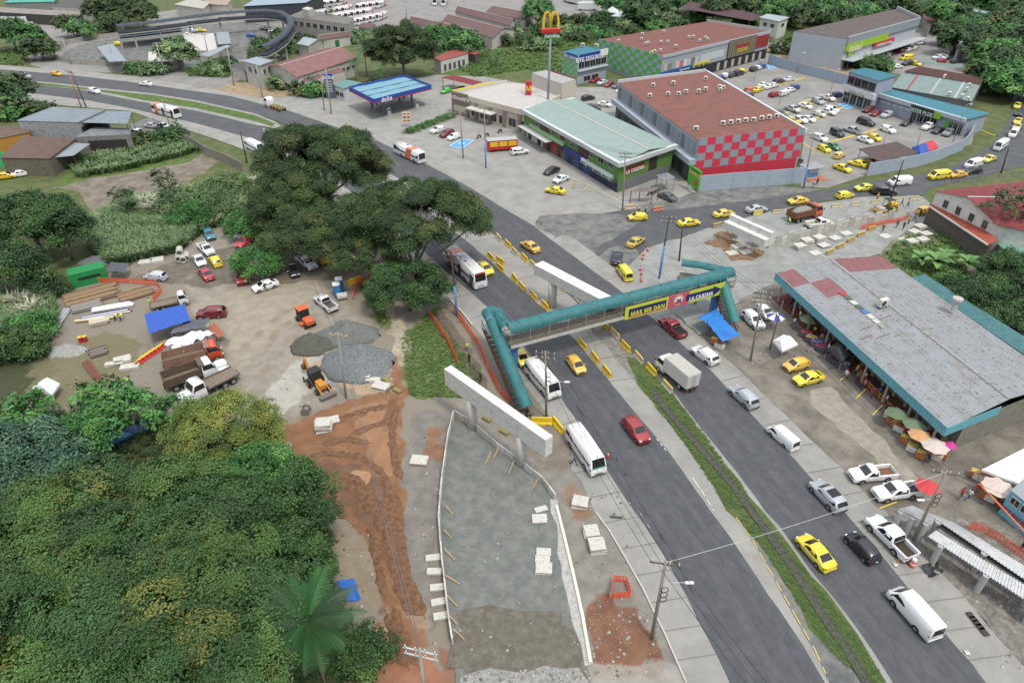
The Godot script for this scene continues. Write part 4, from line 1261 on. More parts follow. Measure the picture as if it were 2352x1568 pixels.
# a rectangle on the wall from corner i to corner j:shares u along it,heights v in metres
func on_wall(B:Dictionary,i:int,j:int,u0:float,u1:float,v0:float,v1:float,m:Material,called:String,proud:=0.06,parent:Node=null)->MeshInstance3D:
	var a:Vector3=B.p[i]
	var b:Vector3=B.p[j]
	a.y=0; b.y=0
	var f:=(b-a).normalized()
	var n:=Vector3(-f.z,0,f.x)
	if n.dot(a+b)<0:n=-n
	var mb:=MB.new()
	var p:=a.lerp(b,(u0+u1)*0.5)+Vector3(0,(v0+v1)*0.5,0)+n*proud*0.5
	mb.box(Vector3.ZERO,Vector3(a.distance_to(b)*(u1-u0),v1-v0,proud),Basis(f,Vector3.UP,f.cross(Vector3.UP)))
	var q:=part(parent if parent else B.t,called,mb.mesh(),m)
	q.position=p
	return q
func windows(B:Dictionary,i:int,j:int,n:int,u0:float,u1:float,v0:float,v1:float,fill:=0.7,frame:Material=null,called:="window"):
	for k in n:
		var a:=lerpf(u0,u1,(k+0.5-fill*0.5)/n)
		var b:=lerpf(u0,u1,(k+0.5+fill*0.5)/n)
		var w:=on_wall(B,i,j,a,b,v0,v1,glass(),called,0.05)
		var P:Vector3=B.p[j]-B.p[i]
		P.y=0
		var L:=P.length()*(b-a)
		var mb:=MB.new()
		var f:=P.normalized()
		var nn:=Vector3(-f.z,0,f.x)
		if nn.dot(B.p[i]+B.p[j])<0:nn=-nn
		var bs:=Basis(f,Vector3.UP,f.cross(Vector3.UP))
		for e in [[0.0,(v1-v0)*0.5,L+0.1,0.08],[0.0,-(v1-v0)*0.5,L+0.1,0.1]]:mb.box(nn*0.03+Vector3(0,e[1],0),Vector3(e[2],e[3],0.08),bs)
		for s in [-0.5,0.0,0.5]:mb.box(nn*0.03+f*L*s,Vector3(0.07,v1-v0,0.07),bs)
		part(w,"frame",mb.mesh(),frame if frame else mt([196,198,198],0.6))
func checker(B:Dictionary,i:int,j:int,nx:int,ny:int,v0:float,v1:float,m0:Material,m1:Material,phase:=0,u0:=0.0,u1:=1.0):
	for x in nx:
		for y in ny:
			var g:=0.002
			on_wall(B,i,j,lerpf(u0,u1,float(x)/nx)+g,lerpf(u0,u1,float(x+1)/nx)-g,lerpf(v0,v1,float(y)/ny)+0.02,lerpf(v0,v1,float(y+1)/ny)-0.02,m0 if (x+y+phase) % 2==0 else m1,"panel",0.05)
func words(B:Dictionary,i:int,j:int,u:float,v:float,s:String,size:float,c:Array,proud:=0.12,parent:Node=null,rev:=false):
	var a:Vector3=B.p[i]
	var b:Vector3=B.p[j]
	a.y=0; b.y=0
	var f:=(b-a).normalized()
	var n:=Vector3(-f.z,0,f.x)
	if n.dot(a+b)<0:n=-n
	var p:=a.lerp(b,u)+Vector3(0,v,0)+n*proud
	# text reads along its local x as seen from outside
	var x:=Vector3.UP.cross(n).normalized()
	text(parent if parent else B.t,s,size,Transform3D(Basis(x,Vector3.UP,n),p),c)
func text(parent:Node,s:String,size:float,xf:Transform3D,c:Array):
	var tm:=TextMesh.new()
	tm.text=s
	var key:="font"
	if not key in texs:
		var sf:=SystemFont.new()
		sf.font_names=PackedStringArray(["Droid Sans"])
		sf.font_weight=700
		texs[key]=sf
	tm.font=texs[key]
	tm.font_size=64
	tm.pixel_size=size/46.0
	tm.depth=0.05
	part(parent,"lettering",tm,mt(c,0.6),xf)
func ac_unit(x:float,y:float,h:float,label:String,group:String,yaw:=0.3,s:=1.0):
	var p:=G(x,y,h)
	var t:=thing("air_conditioner",label,"air conditioner",p,yaw,group)
	if not "acb" in meshes:
		var mb:=MB.new()
		rbox(mb,Vector3(0,0.52,0),Vector3(0.95,0.8,0.42),0.03)
		meshes.acb=mb.mesh()
		mb=MB.new()
		for k in 12:mb.tri(Vector3(-0.12,0.52,0.225),Vector3(-0.12+cos(TAU*(k+1)/12)*0.3,0.52+sin(TAU*(k+1)/12)*0.3,0.225),Vector3(-0.12+cos(TAU*k/12)*0.3,0.52+sin(TAU*k/12)*0.3,0.225))
		meshes.acf=mb.mesh()
		mb=MB.new()
		for q in [-0.38,0.38]:mb.box(Vector3(q,0.07,0),Vector3(0.08,0.14,0.5))
		meshes.acl=mb.mesh()
	part(t,"casing",meshes.acb,mt([222,221,212],0.6))
	part(t,"fan_grille",meshes.acf,mt([70,72,72],0.7))
	part(t,"feet",meshes.acl,mt([90,90,88],0.8))
	t.scale=Vector3.ONE*s*1.15
func posts(t:Node,pts:Array,h:float,r:=0.08,m:Material=null,called:="post"):
	for p in pts:
		var mb:=MB.new()
		mb.cyl(Vector3(p.x,0,p.z),Vector3(p.x,h,p.z),r,r,7)
		part(t,called,mb.mesh(),m if m else mt([150,152,152],0.6))
func shelter(called:String,label:String,pts:Array,h:float,roof:Material,nr:=16,pm:Material=null,cat:="shelter",tilt:=0.0)->Node3D:
	var P:=GP(pts,h)
	var o:=base_of(P)
	var t:=thing(called,label,cat,o)
	var R:=rel(P,o)
	R[0].y+=tilt; R[1].y+=tilt
	part(t,"roof",ribs(R[0],R[1],R[2],R[3],nr),roof)
	var ps:=[]
	for q in R:ps.append(q*0.93)
	posts(t,ps,h-0.05,0.09,pm)
	return t
func gable(called:String,label:String,pts:Array,eave:float,ridge:float,wall:Material,roof:Material,nr:=30,along:=0)->Dictionary:
	# corners round the eaves; the ridge runs between the middles of sides 0-1 and 2-3 (along 0)
	var P:=GP(pts,eave)
	var o:=base_of(P)
	var t:=thing(called,label,"building",o)
	var R:=rel(P,o)
	if along==1:R=PackedVector3Array([R[1],R[2],R[3],R[0]])
	var ra:=(R[0]+R[1])*0.5
	var rb:=(R[2]+R[3])*0.5
	ra.y=ridge; rb.y=ridge
	var mb:=MB.new()
	mb.prism(R,0,eave,false)
	part(t,"wall",mb.mesh(),wall)
	mb=MB.new()
	mb.tri(R[0],R[1],ra); mb.tri(R[2],R[3],rb)
	part(t,"gable_end",mb.mesh(),wall)
	var e:=(rb-ra).normalized()*0.4
	var s:=(R[1]-R[0]).normalized()*0.4
	var u:=Vector3(0,0.08,0)
	part(t,"roof_slope",ribs(ra-e+u,rb+e+u,R[3]+e-s+u*-1,R[0]-e-s+u*-1,nr),roof)
	part(t,"roof_slope",ribs(ra-e+u,rb+e+u,R[2]+e+s+u*-1,R[1]-e+s+u*-1,nr),roof)
	mb=MB.new()
	mb.beam(ra-e+u*1.6,rb+e+u*1.6,0.4,0.08)
	part(t,"ridge_cap",mb.mesh(),mt([188,184,178],0.7))
	return {"t":t,"p":R,"h":eave,"o":o}
func perimeter_wall(called:String,label:String,pts:Array,h:float,m:Material,pier:=4.0)->Node3D:
	var P:=GP(pts)
	var o:=P[0]
	var t:=thing(called,label,"wall",o)
	for i in P.size()-1:
		var a:=P[i]-o; var b:=P[i+1]-o
		var L:=a.distance_to(b)
		var n:=maxi(int(L/pier),1)
		for k in n:
			var mb:=MB.new()
			var p:=a.lerp(b,(k+0.01)/n)+Vector3(0,h*0.5,0)
			var q:=a.lerp(b,(k+0.99)/n)+Vector3(0,h*0.5,0)
			mb.beam(p,q,0.14,h)
			part(t,"panel",mb.mesh(),m)
			mb=MB.new()
			mb.box(a.lerp(b,float(k)/n)+Vector3(0,h*0.5+0.03,0),Vector3(0.26,h+0.1,0.26))
			part(t,"pillar",mb.mesh(),m)
	return t
func buildings():
	var brown:=roofmat([142,88,74],[120,72,60],14.0)
	var gry:=sheet([168,176,186],[152,158,166],9.0)
	var grn:=mt([96,196,70],0.6)
	var lav:=mt([172,182,200],0.6)
	var pink:=mt([222,58,84],0.6)
	var slab:=mt([150,162,170],0.6)
	# --- the checkered mall with the casino
	var B:=block("casino_mall","mall with green checkered side wall and brown ribbed roof",[1375,91,1623,50,1770,73,1522,131],9.0,gry,brown,70,0.0)
	checker(B,3,0,15,6,1.2,9.5,grn,lav,0)
	on_wall(B,3,2,0.0,1.0,8.6,9.5,mt([178,184,192],0.5),"parapet",0.25)
	on_wall(B,3,2,0.0,1.0,0.0,3.4,mt([44,46,50],0.7),"shopfront",0.05)
	on_wall(B,1,2,0.0,1.0,9.0,9.9,mt([196,196,194],0.7),"parapet",0.3)
	for k in 9:on_wall(B,3,2,0.02+k*0.033,0.05+k*0.033,4.6,6.6,mt([[196,190,176],[132,138,140],[174,158,176],[206,202,206],[196,118,138],[214,218,222],[190,198,204],[120,124,126],[206,200,190]][k],0.5),"poster",0.08)
	on_wall(B,3,2,0.33,0.55,4.6,6.8,mt([198,204,208],0.5),"poster",0.08)
	on_wall(B,3,2,-0.01,0.27,3.3,4.4,mt([40,92,164],0.5),"signboard",0.14)
	words(B,3,2,0.2,3.6,"Caja de Ahorros",0.5,[236,238,240],0.18)
	on_wall(B,3,2,0.28,0.42,3.2,4.6,mt([214,214,72],0.5),"signboard",0.14)
	words(B,3,2,0.35,3.5,"MAS ME DAN",0.9,[38,40,96],0.18)
	on_wall(B,3,2,0.58,0.86,3.4,9.2,mt([66,66,58],0.6),"casino_front",0.3)
	for x in 14:
		for y in 6:on_wall(B,3,2,0.585+x*0.0195,0.6005+x*0.0195,3.7+y*0.9,4.45+y*0.9,mt([136,132,104],0.5),"front_panel",0.36)
	words(B,3,2,0.72,6.9,"Fantastic",1.5,[176,40,70],0.45)
	words(B,3,2,0.72,5.4,"CASINO",1.3,[226,196,50],0.45)
	on_wall(B,3,2,0.86,0.99,4.6,8.6,mt([150,52,48],0.5),"poster",0.3)
	for k in 7:on_wall(B,3,2,0.5+k*0.07,0.525+k*0.07,0.3,2.8,mt([186,176,170],0.5),"shop_door",0.1)
	for q in [[1420,98],[1473,93],[1524,76],[1475,82],[1483,104],[1488,103],[1518,100],[1533,100],[1582,89],[1592,88],[1620,90],[1625,94],[1607,97],[1552,110],[1517,120],[1496,125],[1503,122]]:
		ac_unit(q[0],q[1],9.1,"white air conditioner standing on the roof of the casino mall","air conditioners on the casino mall",0.6)
	var mb:=MB.new()
	# --- the office with the blue sign
	B=block("corner_office","small office with a blue lettered sign and teal roof beside the checkered mall",[1292,119,1345,106,1396,117,1328,131],8.5,gry,roofmat([66,140,160],[58,124,142],6),16,0.0)
	checker(B,0,3,6,6,2.0,8.0,grn,lav,1)
	on_wall(B,3,2,0.04,0.72,7.2,9.1,mt([40,66,150],0.5),"signboard",0.2)
	words(B,3,2,0.38,7.5,"GYG SEGUROS",1.35,[240,242,246],0.26)
	on_wall(B,3,2,0.74,1.0,7.4,9.4,mt([232,234,234],0.5),"signboard",0.2)
	on_wall(B,0,3,0.3,0.98,7.4,9.0,mt([56,92,160],0.5),"signboard",0.2)
	words(B,0,3,0.6,7.8,"GYG SEGUROS",0.8,[240,242,246],0.26)
	windows(B,3,2,5,0.03,0.97,4.8,7.0,0.94)
	windows(B,3,2,2,0.2,0.75,0.6,2.2,0.8)
	on_wall(B,3,2,0.0,1.0,4.1,4.4,mt([190,198,206],0.6),"ledge",0.8)
	ac_unit(1338,108,8.6,"white air conditioner on the teal roof of the corner office","air conditioners on the corner office",0.6,1.2)
	ac_unit(1370,110,8.6,"white air conditioner on the teal roof of the corner office","air conditioners on the corner office",0.2,1.2)
	# --- the brown roofed mall with the red checkered end
	B=block("red_checkered_mall","long mall with brown ribbed roof and red and grey checkered end wall",[1420,191,1622,165,1850,300,1606,325],9.5,gry,brown,60,0.0,0.0,true)
	checker(B,3,2,13,4,3.6,10.2,pink,slab,0)
	on_wall(B,3,2,0.02,0.98,0.0,3.5,sheet([206,58,76],[186,52,68],5),"lower_wall",0.06)
	on_wall(B,1,2,0.0,1.0,9.2,9.9,mt([224,226,228],0.5),"gutter",0.5)
	on_wall(B,1,0,0.0,1.0,8.9,10.3,sheet([206,210,214],[188,192,196],6),"parapet",0.4)
	for k in 18:on_wall(B,0,3,0.02+k*0.054,0.06+k*0.054,6.0,8.9,mt([142,150,160] if k % 3 else [112,118,126],0.6),"gallery_panel",0.08)
	on_wall(B,0,3,0.0,1.0,4.4,5.6,sheet([178,186,200],[160,168,180],6),"gallery_balustrade",1.6)
	on_wall(B,0,3,0.0,1.0,0.0,4.2,mt([96,100,104],0.8),"rear_wall",0.06)
	for k in 10:on_wall(B,0,3,0.04+k*0.1,0.09+k*0.1,0.4,2.6,mt([58,62,66],0.7),"door",0.1)
	for q in [[1500,200],[1546,195],[1620,184],[1492,224],[1534,220],[1558,220],[1575,215],[1604,214],[1620,209],[1652,204],[1660,206],[1654,211]]:
		ac_unit(q[0],q[1],9.6,"white air conditioner standing alone on the brown roof of the red checkered mall","air conditioners scattered on the red checkered mall",0.4)
	for q in [[1598,300],[1660,288],[1678,286],[1695,284],[1712,281],[1730,280],[1749,276],[1766,274],[1783,271]]:
		ac_unit(q[0],q[1],9.6,"white air conditioner in the row along the end of the brown roof","air conditioners in a row on the red checkered mall",0.2)
	# --- the green shops with the pale green roof
	var P:=GP([1204,252,1320,228,1548,333,1424,374],6.6)
	B=gable("green_shops","two storey green shop row with a pale green low pitched roof",[1204,252,1320,228,1548,333,1424,374],6.6,7.6,sheet([98,142,66],[84,124,58],5),roofmat([162,184,178],[146,168,162],12),60)
	for e in [[0,3],[3,2],[0,1]]:on_wall(B,e[0],e[1],-0.02,1.02,6.0,6.9,sheet([206,212,212],[188,194,196],5),"fascia",0.9)
	windows(B,0,3,9,0.12,0.98,4.3,5.8,0.5)
	on_wall(B,0,3,0.2,0.3,3.6,5.9,mt([92,58,50],0.7),"wall_panel",0.1)
	on_wall(B,0,3,0.62,0.72,3.6,5.9,mt([92,58,50],0.7),"wall_panel",0.1)
	on_wall(B,0,3,0.08,0.48,3.3,4.2,mt([156,200,138],0.6),"fascia_band",0.4)
	on_wall(B,0,3,0.02,0.36,3.0,3.12,mt([196,198,196],0.6),"awning",2.4)
	on_wall(B,0,3,0.04,0.24,0.0,3.0,mt([206,208,206],0.7),"shopfront",0.1)
	on_wall(B,0,3,0.24,0.46,0.0,3.0,mt([150,84,62],0.7),"shopfront",0.1)
	on_wall(B,0,3,0.26,0.46,2.2,3.2,mt([84,50,42],0.6),"signboard",0.3)
	words(B,0,3,0.36,2.4,"Pan Pan",0.8,[196,50,44],0.36)
	on_wall(B,0,3,0.48,0.72,2.3,3.7,mt([48,62,128],0.6),"signboard",0.5)
	on_wall(B,0,3,0.48,0.76,0.0,2.3,mt([62,76,128],0.6),"shopfront",0.1)
	on_wall(B,0,3,0.72,0.96,1.9,3.3,mt([216,228,224],0.6),"signboard",0.6)
	words(B,0,3,0.86,2.2,"MINI SUPER POLO SUR",0.75,[34,84,74],0.66)
	on_wall(B,0,3,0.68,0.73,2.3,3.5,mt([240,240,240],0.6),"ice_sign",0.8)
	words(B,0,3,0.705,2.55,"ICE",0.7,[40,40,50],0.86)
	on_wall(B,0,3,0.76,1.0,0.0,2.0,mt([52,56,88],0.7),"shopfront",0.1)
	for k in 8:on_wall(B,0,3,0.06+k*0.115,0.1+k*0.115,0.1,2.1,mt([40,44,50],0.4),"shop_door",0.14)
	on_wall(B,3,2,0.1,0.45,3.6,5.0,mt([140,40,40],0.6),"signboard",0.16)
	words(B,3,2,0.28,4.0,"LA CABIMA",0.8,[232,226,220],0.2)
	on_wall(B,3,2,0.55,0.7,2.6,5.6,mt([50,44,44],0.7),"doorway",0.1)
	on_wall(B,3,2,0.05,0.95,0.0,2.4,mt([112,116,118],0.8),"lower_wall",0.08)
	# --- fast food restaurant
	B=block("fast_food_restaurant","fast food restaurant with beige parapets and brown front",[1040,217,1165,190,1322,203,1215,262],5.2,sheet([204,194,178],[188,178,162],5),roofmat([216,212,206],[196,190,182],8),26)
	on_wall(B,0,3,0.0,1.0,4.6,6.0,sheet([214,206,190],[198,190,172],5),"parapet",0.3)
	on_wall(B,0,1,0.0,1.0,4.6,6.0,sheet([212,210,204],[196,192,186],5),"parapet",0.3)
	on_wall(B,3,2,0.0,1.0,4.6,6.0,sheet([214,206,190],[198,190,172],5),"parapet",0.3)
	on_wall(B,0,3,0.0,0.22,0.0,6.3,mt([138,122,108],0.7),"brown_tower",0.6)
	windows(B,0,3,1,0.04,0.19,3.0,4.4,0.9)
	words(B,0,3,0.11,4.9,"McDonald's",1.0,[244,242,238],0.8)
	on_wall(B,0,3,0.03,0.19,1.2,2.8,mt([196,190,170],0.5),"poster",0.66)
	windows(B,0,3,6,0.24,0.98,0.8,3.0,0.75)
	on_wall(B,0,3,0.26,0.6,3.2,3.5,mt([206,204,198],0.6),"canopy",2.6)
	for k in 4:on_wall(B,0,3,0.3+k*0.19,0.34+k*0.19,0.0,4.6,mt([146,130,114],0.7),"pilaster",0.3)
	on_wall(B,0,1,0.0,0.75,6.0,6.3,mt([226,206,44],0.5),"yellow_arc",0.5)
	B=block("kitchen_block","tall windowless beige box on the back of the restaurant roof",[1222,168,1254,161,1323,183,1291,193],8.8,sheet([214,206,194],[200,190,176],5),roofmat([206,204,200],[184,180,174],6),14)
	for k in 6:on_wall(B,1,2,0.03+k*0.165,0.14+k*0.165,8.5,9.2,mt([140,60,58],0.7),"parapet_block",0.3)
	blade_sign()
	arches()
	# --- fuel station
	fuel_station()
	# --- the lime sign mall
	B=block("lime_sign_mall","grey mall with a brown flat roof and a lime green sign band",[1824,72,2059,21,2111,45,1946,90],10.0,sheet([192,198,206],[176,182,190],8),roofmat([126,114,110],[100,90,86],12),70,0.0,0.0,true)
	on_wall(B,3,2,0.0,1.0,8.0,10.8,sheet([156,164,172],[146,152,160],6),"parapet",0.7)
	on_wall(B,3,2,0.0,0.55,6.2,8.4,mt([158,202,44],0.5),"sign_band",0.8)
	words(B,3,2,0.11,6.6,"KiaMall",1.9,[246,244,200],0.9)
	on_wall(B,3,2,0.38,0.66,4.8,6.1,mt([206,50,62],0.5),"signboard",0.8)
	words(B,3,2,0.52,5.1,"BIENVENIDOS A TU MALL",0.7,[240,236,230],0.9)
	on_wall(B,3,2,0.0,1.06,3.3,3.6,sheet([178,184,188],[162,168,172],6),"canopy",4.0)
	windows(B,3,2,14,0.03,0.98,0.2,2.8,0.85)
	on_wall(B,1,2,0.0,1.0,9.8,11.2,sheet([196,200,200],[150,154,150],5),"parapet",0.4)
	B=block("mall_annex","low grey annex with a rusty roof in front of the lime sign mall",[1869,108,1898,98,1966,114,1946,123],5.0,sheet([196,202,210],[180,186,194],6),roofmat([112,96,96],[90,74,72],6),16,0.6)
	on_wall(B,3,2,0.0,1.0,4.2,5.3,mt([158,202,44],0.5),"sign_band",0.7)
	# --- the teal roofed strip mall
	var teal:=roofmat([70,144,160],[60,126,142],9)
	B=block("strip_mall","long grey strip mall with a teal roof, green pharmacy sign and shop fronts",[2022,214,2049,206,2270,260,2223,273],4.6,sheet([166,176,190],[152,162,176],6),teal,60,0.5,0.0,true)
	on_wall(B,0,3,0.0,1.0,3.7,4.7,sheet([190,198,206],[174,182,190],6),"fascia",0.9)
	on_wall(B,0,3,0.42,0.68,2.9,4.5,mt([36,58,56],0.5),"signboard",1.1)
	words(B,0,3,0.55,3.3,"INTER PLUS",0.9,[214,232,226],1.2)
	on_wall(B,0,3,0.68,0.76,2.8,4.3,mt([134,186,50],0.5),"signboard",1.0)
	for k in 5:on_wall(B,0,3,0.04+k*0.075,0.09+k*0.075,2.4,2.9,mt([214,216,216],0.6),"small_sign",0.1)
	windows(B,0,3,4,0.42,0.72,0.2,2.4,0.85)
	windows(B,0,3,3,0.84,0.99,0.3,2.9,0.8)
	on_wall(B,0,3,0.8,0.84,0.2,2.8,mt([104,186,62],0.6),"wall_panel",0.1)
	B=block("strip_mall_tower","two storey corner block of the strip mall with a teal mono pitch roof",[1951,164,1989,157,2059,173,2019,185],8.6,sheet([168,178,194],[154,164,178],6),teal,18,0.5)
	windows(B,0,3,4,0.03,0.97,5.4,7.6,0.9,mt([120,128,136],0.6))
	on_wall(B,0,3,-0.05,1.05,3.4,5.0,sheet([226,228,228],[210,212,212],6),"signboard",0.7)
	words(B,0,3,0.5,3.8,"Salon & Spa",0.8,[186,172,150],0.8)
	windows(B,0,3,4,0.03,0.97,0.2,3.0,0.86)
	B=block("flat_roofed_hall","low hall with a patched grey green flat roof behind the teal strip",[2049,201,2074,169,2254,191,2231,233],4.4,mt([120,124,122],0.8),roofmat([142,164,158],[120,140,136],9),0,0.2)
	for k in 3:
		mb=MB.new()
		var a:Vector3=B.p[0].lerp(B.p[3],0.2+k*0.3)+Vector3(0,0.16,0)
		var b:Vector3=B.p[1].lerp(B.p[2],0.2+k*0.3)+Vector3(0,0.16,0)
		mb.beam(a,b,0.5,0.08)
		part(B.t,"roof_seam",mb.mesh(),mt([[160,70,66],[170,176,172],[176,182,178]][k],0.8))
	for q in [[2169,180],[2225,200],[2219,210],[2180,220],[2208,226],[2222,232]]:ac_unit(q[0],q[1],4.6,"grey air conditioner on the flat grey green roof","air conditioners on the flat hall roof",0.7,1.1)
	block("rusty_roofed_hall","hall with a dark rusty roof beyond the patched flat roof",[2080,163,2115,153,2262,179,2252,193],4.8,mt([150,150,146],0.8),roofmat([112,74,66],[86,58,52],7),40,0.2)
	shelter("green_walkway_roof","long pale green walkway roof beyond the rusty hall",[2116,143,2122,140,2228,152,2222,157],4.6,roofmat([160,204,190],[140,180,168],6),40)
	shelter("brown_shelter","brown ribbed taxi shelter inside the grey wall",[1973,342,2061,325,2112,350,2021,371],3.0,roofmat([110,90,84],[86,70,66],5),26)
	tent("two_colour_tent","blue and red market tent beside the brown shelter",[2096,338,2139,322,2156,338,2114,354],2.3,3.3,[44,86,170],[206,56,64])
	var wallm:=sheet([172,186,202],[156,168,182],7)
	perimeter_wall("boundary_wall","grey blue boundary wall curving along the side road",[1992,404,2060,392,2109,382,2160,366,2209,345,2224,328,2232,310],3.0,wallm)
	perimeter_wall("boundary_wall","grey blue wall below the red checkered mall",[1603,440,1680,433,1764,427,1846,420],3.6,wallm)
	perimeter_wall("boundary_wall","grey blue wall between the car park and the bare earth",[1764,146,1800,158,1860,174,1951,198],3.2,wallm)
	perimeter_wall("boundary_wall","white render wall of the lime sign mall yard",[1940,140,1985,146],3.0,sheet([206,208,210],[180,182,182],5))
	perimeter_wall("boundary_wall","stained grey concrete wall between the green shops and the red checkered mall",[1442,262,1475,278,1520,330,1556,380],3.4,sheet([142,142,136],[98,98,92],4),5.0)
	perimeter_wall("roadside_wall","weathered block wall along the far shoulder",[398,322,440,335,475,358,520,376,560,396],2.4,sheet([150,146,134],[110,108,96],4),5.0)
	mall_details()
	market()
	red_house()
	old_sheds()
	far_blocks()
func tent(called:String,label:String,pts:Array,eave:float,peak:float,c:Array,c2=null)->Node3D:
	var P:=GP(pts,eave)
	var o:=base_of(P)
	var t:=thing(called,label,"tent",o)
	var R:=rel(P,o)
	var ra:=(R[0]+R[3])*0.5
	var rb:=(R[1]+R[2])*0.5
	ra=ra.lerp(rb,0.12); rb=rb.lerp((R[0]+R[3])*0.5,0.12)
	ra.y=peak; rb.y=peak
	for k in 2:
		var mb:=MB.new()
		var m0:=(R[0]+R[1])*0.5
		var m1:=(R[3]+R[2])*0.5
		var rm:=(ra+rb)*0.5
		if k==0:
			mb.quad(R[0],ra,rm,m0); mb.quad(m1,rm,ra,R[3]); mb.tri(R[3],ra,R[0])
			for e in [[R[0],m0],[R[3],m1],[R[0],R[3]]]:mb.quad(e[0]-Vector3(0,0.3,0),e[0],e[1],e[1]-Vector3(0,0.3,0))
		else:
			mb.quad(m0,rm,rb,R[1]); mb.quad(R[2],rb,rm,m1); mb.tri(R[1],rb,R[2])
			for e in [[R[1],m0],[R[2],m1],[R[1],R[2]]]:mb.quad(e[0]-Vector3(0,0.3,0),e[0],e[1],e[1]-Vector3(0,0.3,0))
		part(t,"canopy",mb.mesh(),mt(c if k==0 or c2==null else c2,0.7))
	posts(t,[R[0]*0.97,R[1]*0.97,R[2]*0.97,R[3]*0.97],eave,0.04)
	return t
func arches():
	var base:=G(1257,272)
	var t:=thing("arches_sign","tall grey pole sign with yellow double arches on a red box","sign",base)
	var top:=over(base,1266,30)-base
	var box:=over(base,1265,70)-base
	var k:=(top.y-box.y)/9.0
	var mb:=MB.new()
	mb.cyl(Vector3.ZERO,Vector3(box.x,box.y-2,0),0.75*k,0.6*k,14)
	part(t,"pole",mb.mesh(true),sheet([140,150,166],[128,138,152],6))
	mb=MB.new()
	rbox(mb,box,Vector3(11.5*k,2.4*k,1.6*k),0.15,Basis(Vector3.UP,0.18))
	part(t,"red_box",mb.mesh(),mt([206,42,44],0.5))
	mb=MB.new()
	rbox(mb,box+Vector3(0,-2.6*k,0),Vector3(9.0*k,2.2*k,1.2*k),0.1,Basis(Vector3.UP,0.18))
	part(t,"dark_box",mb.mesh(),mt([66,72,76],0.5))
	text(t,"AutoMac",1.5*k,Transform3D(Basis(Vector3.UP,0.18),box+Vector3(0.9*k,-2.75*k,0.75*k)),[240,240,236])
	mb=MB.new()
	mb.cyl(box+Vector3(-3.6*k,-2.6*k,0.5*k),box+Vector3(-3.6*k,-2.6*k,0.75*k),0.7*k,0.7*k,14)
	part(t,"badge",mb.mesh(),mt([236,190,40],0.5))
	for s in [-1.0,1.0]:
		mb=MB.new()
		var path:=[]
		var rad:=[]
		for i in 15:
			var a:=PI*i/14.0
			path.append(Vector3(s*2.15*k-cos(a)*2.2*k,0.6*k+pow(sin(a),0.62)*9.0*k,0))
		# a flat band bent over
		var rings:=[]
		for i in path.size():
			var f:Vector3=(path[mini(i+1,14)]-path[maxi(i-1,0)]).normalized()
			var sd:=Vector3(f.y,-f.x,0)
			var w:=lerpf(0.62,0.45,sin(PI*i/14.0))*k
			var b:=Basis(Vector3.UP,0.18)
			rings.append([box+b*(path[i]+sd*w+Vector3(0,0,0.6*k)),box+b*(path[i]-sd*w+Vector3(0,0,0.6*k)),box+b*(path[i]-sd*w+Vector3(0,0,-0.6*k)),box+b*(path[i]+sd*w+Vector3(0,0,-0.6*k))])
		mb.loft(rings)
		part(t,"arch",mb.mesh(),mt([244,188,46],0.5))
func blade_sign():
	var base:=G(1213,262)
	var t:=thing("blade_sign","narrow red upright sign with a yellow letter beside the restaurant","sign",base)
	var top:=over(base,1208,186)-base
	var mb:=MB.new()
	rbox(mb,Vector3(0,top.y*0.5,0),Vector3(1.7,top.y,0.7),0.08)
	part(t,"panel",mb.mesh(),mt([200,44,54],0.5))
	text(t,"M",1.4,Transform3D(Basis.IDENTITY,Vector3(0,top.y-1.9,0.4)),[244,196,50])
